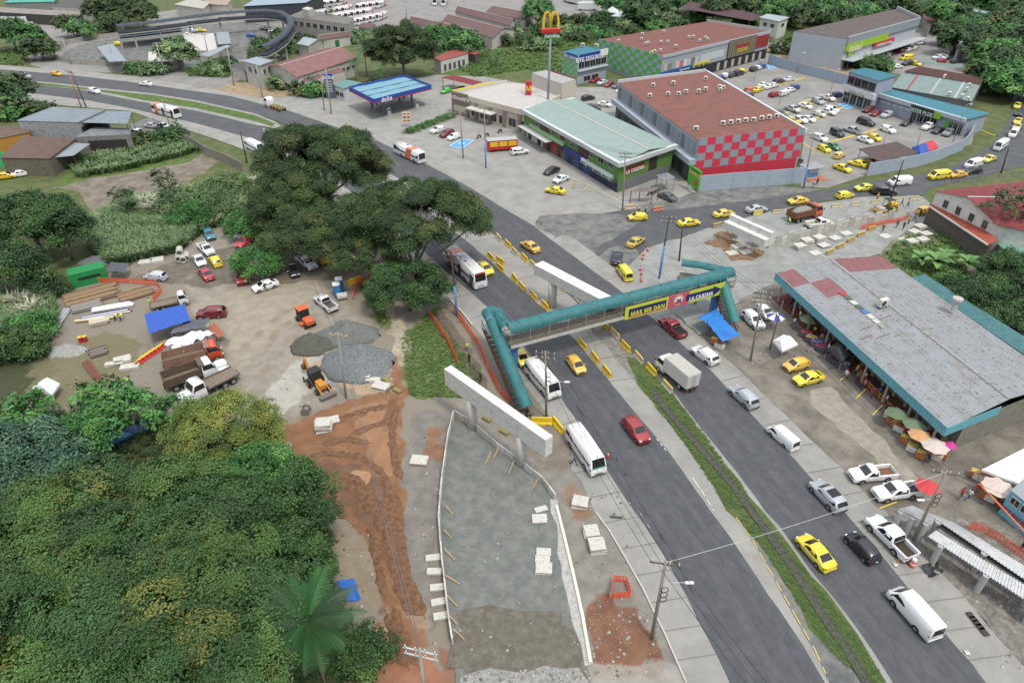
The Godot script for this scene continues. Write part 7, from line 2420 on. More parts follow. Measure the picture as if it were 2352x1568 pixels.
	for k in 4:
		mb=MB.new()
		mb.cyl(Vector3(0,0.05+k*0.24,0),Vector3(0,0.29+k*0.24,0),0.3-k*0.02,0.28-k*0.02,14)
		part(dr,"band",mb.mesh(),mt([232,96,60] if k % 2==0 else [236,226,216],0.6))
	for q in [[2056,1300,[226,130,50]],[2166,1446,[226,226,222]],[2220,1502,[226,226,222]]]:
		var t:=thing("marker_post","slim marker post on a square foot at the shoulder edge","marker post",G(q[0],q[1])+Vector3(0,0.19,0),0,"marker posts on the shoulder")
		mb=MB.new()
		rbox(mb,Vector3(0,0.06,0),Vector3(0.4,0.12,0.4),0.03)
		part(t,"foot",mb.mesh(),mt([214,212,204],0.8))
		mb=MB.new()
		mb.cyl(Vector3(0,0.1,0),Vector3(0.06,1.0,0),0.04,0.04,6)
		part(t,"post",mb.mesh(),mt(q[2],0.6))
	# nets
	netting("orange safety net on the tree side of the dirt footpath",[986,722,1000,745,1030,790,1052,838])
	netting("orange safety net between the dirt footpath and the stair",[1042,716,1070,755,1100,800,1120,850,1148,905,1170,930],1.1)
	netting("orange safety net beside the blue toilet",[812,690,818,662,848,642,880,630],1.0)
	netting("orange safety net round the timber pile",[228,650,300,652,360,656,372,672,352,694],0.9)
	netting("orange safety net square round a pit beside the shoulder",[1400,1378,1408,1336,1438,1340,1448,1372,1400,1378],0.9)
	netting("orange safety net along the steel walkway works",[2222,1214,2260,1226,2300,1250,2360,1292],1.0)
	netting("orange safety net along the path behind the precast panels",[1976,528,2030,516,2082,506,2090,490],0.8)
	# mounds
	var rock:=earth("rock",[120,128,132],[146,152,154],[176,180,180],3,0.5,9)
	mound("rock_pile","pile of blue grey crushed rock at the light pole",822,836,5.4,4.6,3.0,rock,3,"rock pile")
	mound("sand_pile","smooth dark sand heap beside the orange sweeper",716,796,3.4,2.6,2.2,earth("sand",[92,92,84],[108,108,100],[122,120,110],5,0.7,2),4)
	mound("sand_pile","grey sand heap behind the crushed rock",800,772,5.0,3.0,2.6,earth("sand2",[112,116,114],[130,134,130],[148,150,144],5,0.7,2),5)
	mound("gravel_heap","pale gravel heap beside the worker in the clearing",152,808,2.8,1.8,1.2,earth("palegravel",[160,160,154],[184,184,178],[200,200,192],4,0.6,4),6)
	mound("gravel_heap","dark gravel heap behind the green container",224,600,3.4,2.0,1.0,rock,7)
	mound("gravel_heap","pale gravel spill by the footbridge landing",1760,630,9.0,3.4,1.6,mats["gravel"],8)
	mound("earth_heap","brown earth heap at the stub columns",1660,560,3.4,1.8,0.8,mats["ochre"],9)
	mound("earth_heap","tan earth heap in the construction lane near the driveway",690,205,4.0,2.5,1.4,mats["tan"],10)
	# loose stones
	stones()
func stones():
	var mb:=MB.new()
	mb.ball(Vector3.ZERO,Vector3(0.5,0.35,0.42),6,4)
	for i in mb.v.size():
		var h:=hash(Vector3i(mb.v[i]*1000.0)) % 100/100.0
		mb.v[i]*=0.75+0.5*h
	var m:=StandardMaterial3D.new()
	m.vertex_color_use_as_albedo=true
	m.roughness=0.95
	for e in [["rubble","loose grey and white stones scattered over the works ground",[[1300,1130,1460,1568,700],[930,940,1010,1480,420],[760,800,900,890,900],[1060,1540,1380,1568,500],[1360,1400,1520,1560,420],[780,1200,870,1420,200],[1030,1200,1330,1500,260],[870,700,950,850,200],[640,860,780,940,200],[1330,740,1440,830,200],[1030,940,1080,960,40]],0.22],["rubble","loose stones and litter along the steel walkway works and the waste ground",[[2200,1290,2352,1400,260],[2300,1400,2400,1540,240],[2120,1200,2200,1260,160],[1950,540,2100,620,260],[1440,620,1560,700,200],[1690,780,1760,840,80],[1560,540,1760,600,160]],0.24]]:
		var xs:=[]
		for r in e[2]:
			for k in int(r[4]*0.6):
				var p:=G(rng.randf_range(r[0],r[2]),rng.randf_range(r[1],r[3]))
				p.y=ground_y(p)
				var s:float=e[3]*pow(rng.randf(),4.0)*1.6+0.05
				xs.append([Transform3D(Basis(Vector3.UP,rng.randf()*TAU).scaled(Vector3(s,s*0.8,s)),p),rng.randf()])
		var mm:=MultiMesh.new()
		mm.transform_format=MultiMesh.TRANSFORM_3D
		mm.use_colors=true
		mm.mesh=mb.mesh()
		mm.instance_count=xs.size()
		for i in xs.size():
			mm.set_instance_transform(i,xs[i][0])
			var w:float=xs[i][1]
			mm.set_instance_color(i,lin([lerpf(104,178,w),lerpf(101,175,w),lerpf(94,166,w)]))
		var o:=MultiMeshInstance3D.new()
		o.name=numbered(e[0])
		o.multimesh=mm
		o.material_override=m
		add_child(o)
		stuff(o,e[1],"rubble")
const GREENS:={
	"rain":[[55,90,40],[78,110,48],[62,97,47],[114,122,54]],
	"dark":[[44,78,34],[62,98,42],[52,88,42],[76,106,48]],
	"olive":[[50,76,34],[68,92,40],[58,82,40],[88,100,48]],
	"bright":[[56,108,46],[80,134,58],[66,118,62],[104,146,70]],
	"yellow":[[96,118,48],[120,136,56],[84,110,46],[138,142,64]],
	"blue":[[58,92,74],[74,108,84],[64,100,70],[86,116,90]],
	"pale":[[96,126,76],[116,142,90],[84,116,66],[140,156,108]],
}
func leafmat()->StandardMaterial3D:
	if "leaf" in mats:return mats.leaf
	var m:=StandardMaterial3D.new()
	m.vertex_color_use_as_albedo=true
	m.roughness=0.62
	m.cull_mode=BaseMaterial3D.CULL_DISABLED
	m.backlight_enabled=true
	m.backlight=Color(0.10,0.14,0.05)
	mats.leaf=m
	return m
func clump_mesh(kind:String)->ArrayMesh:
	var key:="clump "+kind
	if key in meshes:return meshes[key]
	var r:=RandomNumberGenerator.new()
	r.seed=hash(kind)
	var mb:=MB.new()
	var n:={"broad":26,"fine":34,"big":12}.get(kind,20) as int
	var ls:={"broad":0.30,"fine":0.22,"big":0.5}.get(kind,0.3) as float
	for i in n:
		var p:=Vector3(r.randfn(0,0.36),r.randfn(0,0.09 if kind=="fine" else 0.2),r.randfn(0,0.36))
		var yaw:=r.randf()*TAU
		var tilt:=r.randfn(0.25,0.35)
		var b:=Basis(Vector3.UP,yaw)*Basis(Vector3.RIGHT,tilt)
		var l:=ls*r.randf_range(0.7,1.3)
		var w:=l*0.30
		var a:=p
		var m0:=p+b*Vector3(-w,0.02,l*0.5)
		var m1:=p+b*Vector3(w,0.02,l*0.5)
		var e:=p+b*Vector3(0,-0.06*l,l)
		mb.quad(a,m0,e,m1)
	meshes[key]=mb.mesh()
	return meshes[key]
func crown_points(C:Vector3,R:Vector3,puffs:int,psize:float,n:int,seed_:int,gaps:=-0.25)->Array:
	var r:=RandomNumberGenerator.new()
	r.seed=seed_
	var nz:=FastNoiseLite.new()
	nz.seed=seed_
	nz.frequency=0.22
	var P:=[]
	for i in puffs:
		# even spread over the upper shell
		var u:=(i+0.5)/puffs
		var y:=lerpf(1.0,-0.45,pow(u,0.85))
		var a:=i*2.39996+r.randf()*0.7
		var h:=sqrt(maxf(1.0-y*y,0.0))
		var d:=Vector3(cos(a)*h,y,sin(a)*h)*r.randf_range(0.66,1.0)
		if r.randf()<0.07:continue
		var s:=psize*r.randf_range(0.65,1.35)
		P.append([C+d*R,Vector3(s,s*0.42,s),r.randf(),r.randf_range(-0.5,0.5)])
	var out:=[]
	var tries:=0
	while out.size()<n and tries<n*4:
		tries+=1
		var q:Array=P[r.randi() % P.size()]
		var y:=1.0-pow(r.randf(),0.7)*1.5
		var a:=r.randf()*TAU
		var h:=sqrt(maxf(1.0-y*y,0.0))
		var d:=Vector3(cos(a)*h,y,sin(a)*h)
		var p:Vector3=q[0]+d*q[1]*r.randf_range(0.7,1.05)
		if nz.get_noise_3dv(p*2.2)<gaps:continue
		out.append([p,(d*0.8+Vector3(0,0.8,0)).normalized(),q[2],r.randf()])
	return [out,P]
func crown(t:Node3D,pts:Array,kind:String,s:float,pal:Array,seed_:int,yellow:=0.12):
	var r:=RandomNumberGenerator.new()
	r.seed=seed_+7
	var mm:=MultiMesh.new()
	mm.transform_format=MultiMesh.TRANSFORM_3D
	mm.use_colors=true
	mm.mesh=clump_mesh(kind)
	mm.instance_count=pts.size()
	for i in pts.size():
		var up:Vector3=pts[i][1]
		var x:=up.cross(Vector3(sin(i*1.7),0.2,cos(i*1.7))).normalized()
		var k:=s*r.randf_range(0.55,1.45)
		mm.set_instance_transform(i,Transform3D(Basis(x,up,x.cross(up)).scaled(Vector3.ONE*k),pts[i][0]))
		var w:float=pts[i][2]
		var c0:Array=pal[0] if w<0.4 else (pal[1] if w<0.75 else pal[2])
		var c:=lin(c0)
		if w>1.0-yellow and r.randf()<0.7:c=lin(pal[3])
		var v:=(0.9+0.2*r.randf())*(0.78+0.44*fmod(w*7.3,1.0))
		mm.set_instance_color(i,Color(c.r*v,c.g*v,c.b*v))
	var o:=MultiMeshInstance3D.new()
	o.name="crown"
	o.set_meta("kind","stuff")
	o.multimesh=mm
	o.material_override=leafmat()
	t.add_child(o,true)
func limbs(t:Node3D,h:float,r0:float,ends:Array,m:Material):
	var mb:=MB.new()
	var fork:=Vector3(0.1,h*0.45,0)
	mb.tube([Vector3.ZERO,Vector3(0.06,h*0.2,0.03),fork],[r0*1.25,r0,r0*0.82],8)
	part(t,"trunk",mb.mesh(true),m)
	for e in ends:
		mb=MB.new()
		var p:Vector3=e
		mb.tube([fork-Vector3(0,0.2,0),fork.lerp(p,0.5)+Vector3(0,-0.06*p.distance_to(fork),0),p],[r0*0.5,r0*0.3,r0*0.12],6)
		part(t,"limb",mb.mesh(true),m)
# crown centre pixel at height hc,radii; d=clumps per square metre of crown
func tree(called:String,label:String,x:float,y:float,hc:float,R:Vector3,pal:String,d:=9.0,kind:="broad",s:=0.9,puff:=1.7,gaps:=-0.25,group:="",shift:=Vector3.ZERO)->Node3D:
	var c:=G(x,y,hc)
	var o:=Vector3(c.x,0,c.z)+shift
	var t:=thing(called,label,"tree" if called.contains("tree") else "shrub",o,0,group)
	var sd:=int(absf(x*31+y*17)) % 99991
	var n:=int(d*R.x*R.z*3.0)
	var pf:=int(clampf(R.x*R.z*2.6/(puff*puff)+5,7,140))
	var q:=crown_points(c-o,R,pf,puff,n,sd,gaps)
	crown(t,q[0],kind,s,GREENS[pal],sd)
	var bark:=sheet([136,126,112],[104,96,84],1.5)
	var ends:=[]
	var k:=mini(9,q[1].size())
	for i in k:ends.append(q[1][i*q[1].size()/k][0])
	if called.contains("tree"):limbs(t,hc,clampf(R.x*0.045,0.12,0.6),ends,bark)
	return t
func frond_mesh(L:float,droop:float,key:String)->ArrayMesh:
	if key in meshes:return meshes[key]
	var mb:=MB.new()
	var path:=[]
	for i in 9:
		var u:=i/8.0
		path.append(Vector3(L*u*(1.0-0.12*u*droop),L*(0.42*u-0.62*droop*u*u),0))
	mb.tube(path,[0.009,0.009,0.008,0.007,0.006,0.005,0.004,0.003,0.002],4)
	var n:=30
	for i in n:
		var u:=0.14+0.86*i/n
		var f:=u*8.0
		var k:=mini(int(f),7)
		var p:Vector3=path[k].lerp(path[k+1],f-k)
		var w:=L*0.26*sin(PI*clampf(u*0.9+0.12,0,1))
		for z in [-1.0,1.0]:
			var e:=p+Vector3(w*0.5,-w*(0.35+0.25*fmod(i*0.37,1.0)),z*w)
			mb.tri(p+Vector3(-0.008,0,0),e,p+Vector3(0.01,0,0))
	meshes[key]=mb.mesh()
	return meshes[key]
func palm(label:String,x:float,y:float,h:float,L:float,c:Array,n:=15,group:=""):
	var top:=G(x,y,h)
	var t:=thing("palm_tree",label,"palm",Vector3(top.x,0,top.z),0,group)
	var mb:=MB.new()
	mb.tube([Vector3.ZERO,Vector3(0.1,h*0.5,0),Vector3(0,h,0)],[0.2,0.15,0.13],8)
	part(t,"trunk",mb.mesh(true),mt([138,128,112],0.9))
	for i in n:
		var el:=0.85-1.6*i/n
		var m:=frond_mesh(1.0,0.7,"frond0") if i % 2 else frond_mesh(1.0,1.0,"frond1")
		var b:=Basis(Vector3.UP,i*2.39996+0.3)*Basis(Vector3.BACK,el)
		var s:=L*(0.8+0.25*fmod(i*0.618,1.0))
		part(t,"frond",m,mt([c[0]+(i % 3)*8-8,c[1]+(i % 4)*7-10,c[2]+(i % 3)*4-4],0.5),Transform3D(b.scaled(Vector3.ONE*s),Vector3(0,h,0)))
func banana(x:float,y:float,h:float,label:String,group:=""):
	var t:=thing("banana_plant",label,"plant",G(x,y),0,group)
	if not "bleaf" in meshes:
		var mb:=MB.new()
		var rows:=[]
		for i in 9:
			var u:=i/8.0
			var w:=0.24*sin(PI*clampf(u*0.92+0.05,0,1))
			var p:=Vector3(u*0.9,0.75*u-0.75*u*u,0)
			rows.append([p+Vector3(0,0.05,w),p,p+Vector3(0,0.05,-w)])
		mb.loft(rows,false,false)
		meshes.bleaf=mb.mesh()
	var mb:=MB.new()
	mb.cyl(Vector3.ZERO,Vector3(0,h*0.5,0),0.16,0.1,8)
	part(t,"stem",mb.mesh(),mt([116,130,76],0.8))
	for i in 9:
		part(t,"leaf",meshes.bleaf,mt([[92,134,66],[108,148,78],[76,118,58]][i % 3],0.5),Transform3D((Basis(Vector3.UP,i*2.4)*Basis(Vector3.BACK,0.6-0.08*i)).scaled(Vector3.ONE*h*0.75),Vector3(0,h*0.48,0)))
func tufts(called:String,label:String,areas:Array,h:float,cols:Array,plume:=0.0):
	var key:="tuft%s" % plume
	if not key in meshes:
		var mb:=MB.new()
		var r:=RandomNumberGenerator.new()
		r.seed=4
		for i in 16:
			var a:=r.randf()*TAU
			var f:=Vector3(cos(a),0,sin(a))
			var s:=Vector3(-f.z,0,f.x)*0.03
			var b:=f*r.randf()*0.15
			var hh:=r.randf_range(0.6,1.0)
			var m:=b+f*0.16+Vector3(0,hh*0.65,0)
			var e:=b+f*0.5+Vector3(0,hh*0.85,0)
			mb.quad(b-s,m-s,m+s,b+s)
			mb.tri(m-s,e,m+s)
		meshes[key]=mb.mesh()
	var xs:=[]
	for q in areas:
		var poly:=PackedVector2Array()
		for i in range(0,q[0].size(),2):poly.append(Vector2(q[0][i],q[0][i+1]))
		var lo:=poly[0]; var hi:=poly[0]
		for p in poly:
			lo=lo.min(p); hi=hi.max(p)
		var k:=0
		var guard:=0
		while k<q[1] and guard<q[1]*6:
			guard+=1
			var p:=Vector2(rng.randf_range(lo.x,hi.x),rng.randf_range(lo.y,hi.y))
			if not Geometry2D.is_point_in_polygon(p,poly):continue
			k+=1
			xs.append(G(p.x,p.y))
	var mm:=MultiMesh.new()
	mm.transform_format=MultiMesh.TRANSFORM_3D
	mm.use_colors=true
	mm.mesh=meshes[key]
	mm.instance_count=xs.size()
	for i in xs.size():
		var s:=h*rng.randf_range(0.6,1.25)
		mm.set_instance_transform(i,Transform3D(Basis(Vector3.UP,rng.randf()*TAU).scaled(Vector3(s*1.2,s,s*1.2)),xs[i]))
		var c:=lin(cols[rng.randi() % cols.size()])
		var v:=rng.randf_range(0.8,1.2)
		mm.set_instance_color(i,Color(c.r*v,c.g*v,c.b*v))
	var o:=MultiMeshInstance3D.new()
	o.name=numbered(called)
	o.multimesh=mm
	o.material_override=leafmat()
	add_child(o)
	stuff(o,label,"grass")
func plants():
	var V:=func(a:float,b:float,c:float):return Vector3(a,b,c)
	# the wood at the foot of the picture
	tree("rain_tree","broad flat rain tree canopy spreading over the works store",300,1175,9.5,Vector3(11.5,2.6,6.5),"rain",16,"fine",1.05,2.1,-0.1)
	tree("rain_tree","broad rain tree canopy beside the large palm",340,1400,10,Vector3(9.5,3,8),"rain",16,"fine",1.05,2.1,-0.1)
	tree("rain_tree","rain tree canopy with yellowing leaf patches",80,1480,10,Vector3(10,3,8),"rain",16,"fine",1.05,2.1,-0.1)
	tree("rain_tree","rain tree canopy between two darker trees",60,1260,9,Vector3(9,2.8,6),"rain",16,"fine",1.05,2.1,-0.1)
	tree("rain_tree","rain tree canopy spreading low toward the frame corner",270,1590,10,Vector3(10.5,3,6),"rain",14,"fine",1.05,2.1,-0.1)
	tree("rain_tree","small rain tree crown with yellow green leaves in the canopy",408,1300,11,Vector3(3.2,1.6,2.6),"yellow",16,"fine",0.9,1.0)
	tree("broadleaf_tree","dark glossy tree at the edge of the brown mud",665,1160,6.5,Vector3(4.0,4.4,4.0),"dark",18,"broad",0.75,1.1)
	tree("broadleaf_tree","dark ivy covered tree beside the blue sheet on the mud",655,1290,6,Vector3(3.8,4,3.6),"dark",18,"broad",0.75,1.1)
	tree("broadleaf_tree","dark tree between the yellow green tree and the mud",600,1090,6.5,Vector3(4.0,3.6,3.6),"bright",18,"broad",0.75,1.1)
	tree("broadleaf_tree","dense tree filling the gap behind the rain trees",560,1210,7,Vector3(4.5,3,4.5),"dark",16,"broad",0.8,1.2)
	tree("broadleaf_tree","yellow green flowering tree with orange blossom",510,985,5.5,Vector3(6.2,3.8,4.6),"yellow",17,"fine",0.9,1.2)
	tree("broadleaf_tree","blue green tree at the clearing edge",70,1045,6,Vector3(5.6,3,4.2),"blue",15,"broad",0.95,1.3)
	tree("broadleaf_tree","bright green tree in front of the blue green tree",150,1010,5,Vector3(4,2.6,3.2),"bright",15,"broad",0.9,1.2)
	tree("broadleaf_tree","low blue green tree below the rain tree rim",100,1130,6,Vector3(5,2.6,4),"blue",15,"broad",0.95,1.3)
	for q in [[240,905,"thin cecropia tree beside the white tent",3.4],[300,935,"thin cecropia tree over the stacked blue pipes",3.2],[400,945,"thin cecropia tree beside the white flatbed",2.8],[215,985,"thin cecropia tree before the dark wood",3.0],[60,935,"thin leafy tree at the clearing fence",3.0]]:
		tree("cecropia_tree",q[2],q[0],q[1],4.5,Vector3(q[3],1.6,q[3]*0.8),"bright",4.5,"big",0.9,0.8,-0.1)
	tree("shrub","round shrub beside the worker in the clearing",66,795,1.2,Vector3(2.0,1.2,1.6),"bright",14,"broad",0.7,0.8)
	tree("shrub","dark shrub between palm and orange puddle",840,1490,1.6,Vector3(2.0,1.4,2.2),"dark",16,"broad",0.7,0.8)
	palm("large palm with long feathery fronds beside the mud",706,1432,8.5,5.2,[50,90,46],30)
	# clearing edge
	tree("broadleaf_tree","large dark tree behind the green container",60,500,7,Vector3(8.5,4.2,6),"dark",11,"broad",1.05,1.6)
	tree("broadleaf_tree","dark tree with pale forked limbs beside the dirt lot",135,520,6.5,Vector3(5.2,4.6,4.5),"dark",11,"broad",1.05,1.5)
	tree("broadleaf_tree","dark tree hanging over the pampas grass",25,610,5,Vector3(5.2,4,4),"dark",11,"broad",1.0,1.4)
	tree("shrub","dark undergrowth bush at the container corner",95,655,1.8,Vector3(3,2,2.4),"dark",12,"broad",0.9,1.0)
	tree("shrub","green bush low on the clearing slope",30,790,2.0,Vector3(4,2.2,3),"dark",12,"broad",0.9,1.0)
	tree("shrub","green bush below the pampas grass",70,750,1.8,Vector3(3.4,2,3),"bright",12,"broad",0.9,1.0)
	for q in [[282,455],[372,410],[395,450]]:tree("cecropia_tree","slender tree with big round leaves against the dirt lot",q[0],q[1],4.0,Vector3(2.4,2.6,2.0),"dark",3.2,"big",0.9,0.7,-0.1,"slender trees before the dirt lot")
	for q in [[470,450,4.5,"pale"],[520,425,5,"pale"],[545,480,4,"pale"],[440,490,3.6,"bright"],[560,520,3.6,"bright"],[500,470,4,"pale"],[410,470,3.6,"pale"]]:tree("shrub","tall green bush between the dirt lot and the big tree",q[0],q[1],2.4,Vector3(q[2],2.4,q[2]*0.8),q[3],9,"broad",0.9,1.1,-0.25,"bushes below the big tree")
	tree("broadleaf_tree","small round tree over the parked red suv",592,598,3.2,Vector3(4.2,2.3,3.4),"bright",15,"broad",0.75,1.0)
	tree("broadleaf_tree","thin leaning tree beside the white car",570,500,4,Vector3(2.6,1.8,2.2),"bright",4,"broad",0.8,0.8,0.0)
	# the big trees by the highway
	tree("broadleaf_tree","huge olive green tree rising over the highway bend",735,370,12.5,Vector3(12,6.5,8),"olive",19,"fine",1.2,1.7,-0.35)
	tree("broadleaf_tree","dark olive tree below the huge tree by the roadside",670,470,8,Vector3(8.5,5.5,6),"olive",17,"fine",1.15,1.6,-0.3)
	tree("broadleaf_tree","dark tree over the black sedan in the yard",715,540,6,Vector3(7.5,4.5,5),"olive",15,"fine",1.1,1.5,-0.3)
	tree("broadleaf_tree","wide spreading tree leaning over the city bus",955,492,11,Vector3(12,5,8),"olive",17,"fine",1.15,1.6,-0.22,"",Vector3(0,0,7))
	tree("broadleaf_tree","dense dark green tree standing at the dirt footpath",935,655,4.6,Vector3(6.6,3.4,4.8),"dark",16,"broad",0.8,1.2,-0.3)
	tree("broadleaf_tree","thin branched tree over the yellow barriers",835,575,6.5,Vector3(6,3.6,4.5),"olive",9,"fine",1.0,1.2,-0.1)
	# fuel station surroundings
	tree("broadleaf_tree","massive dark tree behind the fuel station",922,108,9.5,Vector3(10.5,8,8.5),"olive",11,"broad",1.25,2.0,-0.3)
	for q in [[835,112,8.5,5],[812,142,6.5,4.6],[870,165,4,4],[640,96,6,4],[757,22,9,4],[1142,128,4,4.5],[1058,100,6,4],[585,115,5,3.6],[740,96,4,3.4],[2120,12,9,5],[2250,58,7,5],[1950,18,7,4.5]]:palm("coconut palm with drooping fronds",q[0],q[1],q[2],q[3],[70,108,62],13,"coconut palms")
	for q in [[20,70,7,7,"dark"],[60,80,6,6,"bright"],[90,110,4,6,"olive"],[160,55,5,5,"olive"],[185,66,4,5,"bright"],[232,22,8,8,"olive"],[285,10,8,8,"dark"],[320,28,7,7,"olive"],[255,50,5,6,"olive"],[402,118,6,6.5,"pale"],[1000,78,6,5,"bright"],[1060,100,5,7,"bright"],[1030,82,5,5,"dark"],[1236,22,8,7,"bright"],[30,195,7,5,"olive"],[2,215,6,5,"dark"]]:tree("broadleaf_tree","leafy tree beyond the far carriageway",q[0],q[1],q[2],Vector3(q[3],q[3]*0.62,q[3]*0.8),q[4],5,"big",1.4,1.7,-0.15,"trees beyond the far carriageway")
	var k:=0
	for q in [[480,158],[505,150],[530,152],[315,156],[352,158],[690,205],[710,198],[725,208],[640,190],[850,205],[608,100],[630,122],[660,108],[700,92],[640,82],[810,80],[830,88],[590,122],[1120,78],[1150,60],[1180,78],[1210,92],[1240,72],[1270,95],[1300,70],[1330,85],[1360,60],[1390,80],[1420,58],[1450,70],[1480,52],[1510,60],[1540,40],[1330,45],[1380,40],[1100,95],[1200,55],[1290,48],[1560,55],[1600,40],[1230,105],[1160,95],[1400,62],[1350,72],[1700,52],[1720,58],[2010,148],[2030,150],[1990,143],[1800,112],[1830,102],[2270,190],[2285,200],[320,322],[390,312],[20,260],[70,250],[95,252]]:
		k+=1
		tree("shrub","green bush growing on the slopes round the buildings",q[0],q[1],1.6,Vector3(3.0+k % 3,2.0+0.3*(k % 4),2.6+k % 2),["bright","pale","olive","dark"][k % 4],5,"big",1.2,1.2,-0.2,"bushes round the buildings")
	k=0
	for q in [[1400,6],[1440,4],[1500,10],[1560,2],[1610,0],[1660,6],[1700,12],[1740,4],[1790,10],[1830,22],[1790,30],[1850,38],[1880,20],[1905,30],[1930,40],[1870,5],[1930,8],[1960,30],[1985,36],[2000,22],[2160,22],[2180,30],[2175,5],[2150,8],[2205,40],[2225,75],[2200,70],[2240,90],[2300,10],[2330,20],[2345,45],[2310,60],[2340,75],[2300,85],[2325,100],[2350,110],[2295,112],[2335,130],[2360,140],[2320,145],[2290,130],[2260,105],[2360,20],[2270,5],[2240,2],[2210,2],[2285,65],[2350,170],[2320,175],[2290,160],[2345,190],[1640,20],[1470,30],[2130,10],[2050,2],[2090,6],[2110,18]]:
		k+=1
		tree("broadleaf_tree","leafy tree on the wooded slope",q[0],q[1],5.5,Vector3(5.5+k % 4,4.0+k % 3,4.5+k % 3),["dark","bright","olive","dark","bright"][k % 5],4.5,"big",1.5,1.8,-0.2,"trees on the wooded slope")
	tree("broadleaf_tree","big bright tree beside the mall pylon",2168,28,8,Vector3(6,5.5,5),"bright",6,"big",1.4,1.8)
	tree("broadleaf_tree","round dark tree above the curved road",2208,88,6,Vector3(7,5,6),"dark",6,"big",1.4,1.8)
	# behind the market
	tree("shrub","big dense bush behind the market hall",2255,690,2.6,Vector3(7,3,6),"dark",14,"broad",0.85,1.2)
	tree("shrub","dense bush at the frame edge behind the market",2340,630,3,Vector3(5,3.4,5),"dark",14,"broad",0.85,1.2)
	tree("shrub","bright bush beside the banana plants",2190,655,1.6,Vector3(3,1.8,2.6),"bright",13,"broad",0.8,1.0)
	tree("shrub","dense bush below the big bush",2330,740,2.4,Vector3(5,2.6,4),"dark",14,"broad",0.85,1.2)
	tree("cecropia_tree","tall thin tree before the red roofed house",2330,470,9,Vector3(4.2,3.2,3),"olive",1.8,"big",1.0,0.9,-0.05)
	for q in [[2110,618,3.6],[2142,628,4.2],[2215,625,3.4],[2165,606,3.0],[2240,640,3.2],[45,275,3.2],[70,272,3.6]]:banana(q[0],q[1],q[2],"banana plant with broad arching leaves","banana plants")
	# grasses
	var gc:=[[92,124,76],[110,138,88],[80,112,62],[134,150,108]]
	tufts("tall_grass","tall pampas like grass between the dirt lot and the works yard",[[[220,500,330,455,420,470,560,430,590,500,470,530,410,580,260,610,215,570],5200],[[0,670,90,660,130,720,110,790,0,830],1800],[[160,375,330,335,420,320,470,345,300,390,180,410],700]],1.9,gc)
	tufts("pale_plumes","pale seed plumes standing above the tall grass",[[[330,470,440,470,420,500,340,500],160],[[0,680,110,680,100,730,0,740],45],[[560,430,590,430,590,470,560,470],60]],2.7,[[160,166,138],[176,178,152]])
	tufts("rough_grass","rough green grass on the open slopes",[[[1000,130,1290,100,1600,30,1560,80,1370,150,1330,180,1215,160,1090,178],3600],[[1100,60,1560,20,1540,60,1300,110,1120,110],3000],[[-20,120,60,110,60,150,-20,150],300],[[430,160,520,160,560,150,520,180,430,175],500],[[2010,600,2080,550,2150,530,2230,590,2200,660,2080,640],900],[[1700,50,1830,60,1830,100,1760,100],500]],1.0,[[96,132,62],[118,146,78],[84,116,54]])
	tufts("verge_grass","short grass on the median and the bank by the stair",[[[1463,860,1546,909,1611,990,1701,1115,1738,1170,1671,1170,1576,1024,1496,924],2600],[[1690,1176,1760,1200,1840,1300,1911,1390,1969,1465,2030,1568,1985,1568,1909,1498,1836,1393,1764,1276],2600],[[920,780,1000,720,1060,800,1110,870,1060,915,940,910],2600],[[830,655,850,652,890,740,875,755],260],[[-60,183,250,210,588,266,630,284,588,278,250,214],600]],0.32,[[74,108,46],[90,122,56],[104,122,66]])
	tufts("undergrowth","dark leafy undergrowth on the wood floor",[[[-80,930,200,930,420,960,640,1000,760,1180,780,1340,860,1568,-200,1568],5200]],0.9,[[52,84,40],[66,100,48],[44,72,36]])
	# clipped hedge of the restaurant
	var ha:=G(935,302); var hb:=G(1038,262)
	for i in 9:
		var p:=proj(ha.lerp(hb,(i+0.5)/9.0))
		tree("hedge_shrub","clipped hedge plant along the yellow kerb of the restaurant",p.x,p.y,0.7,Vector3(1.5,0.7,0.8),"bright",14,"broad",0.6,0.6,-0.4,"clipped hedge of the restaurant")
var tops:={}
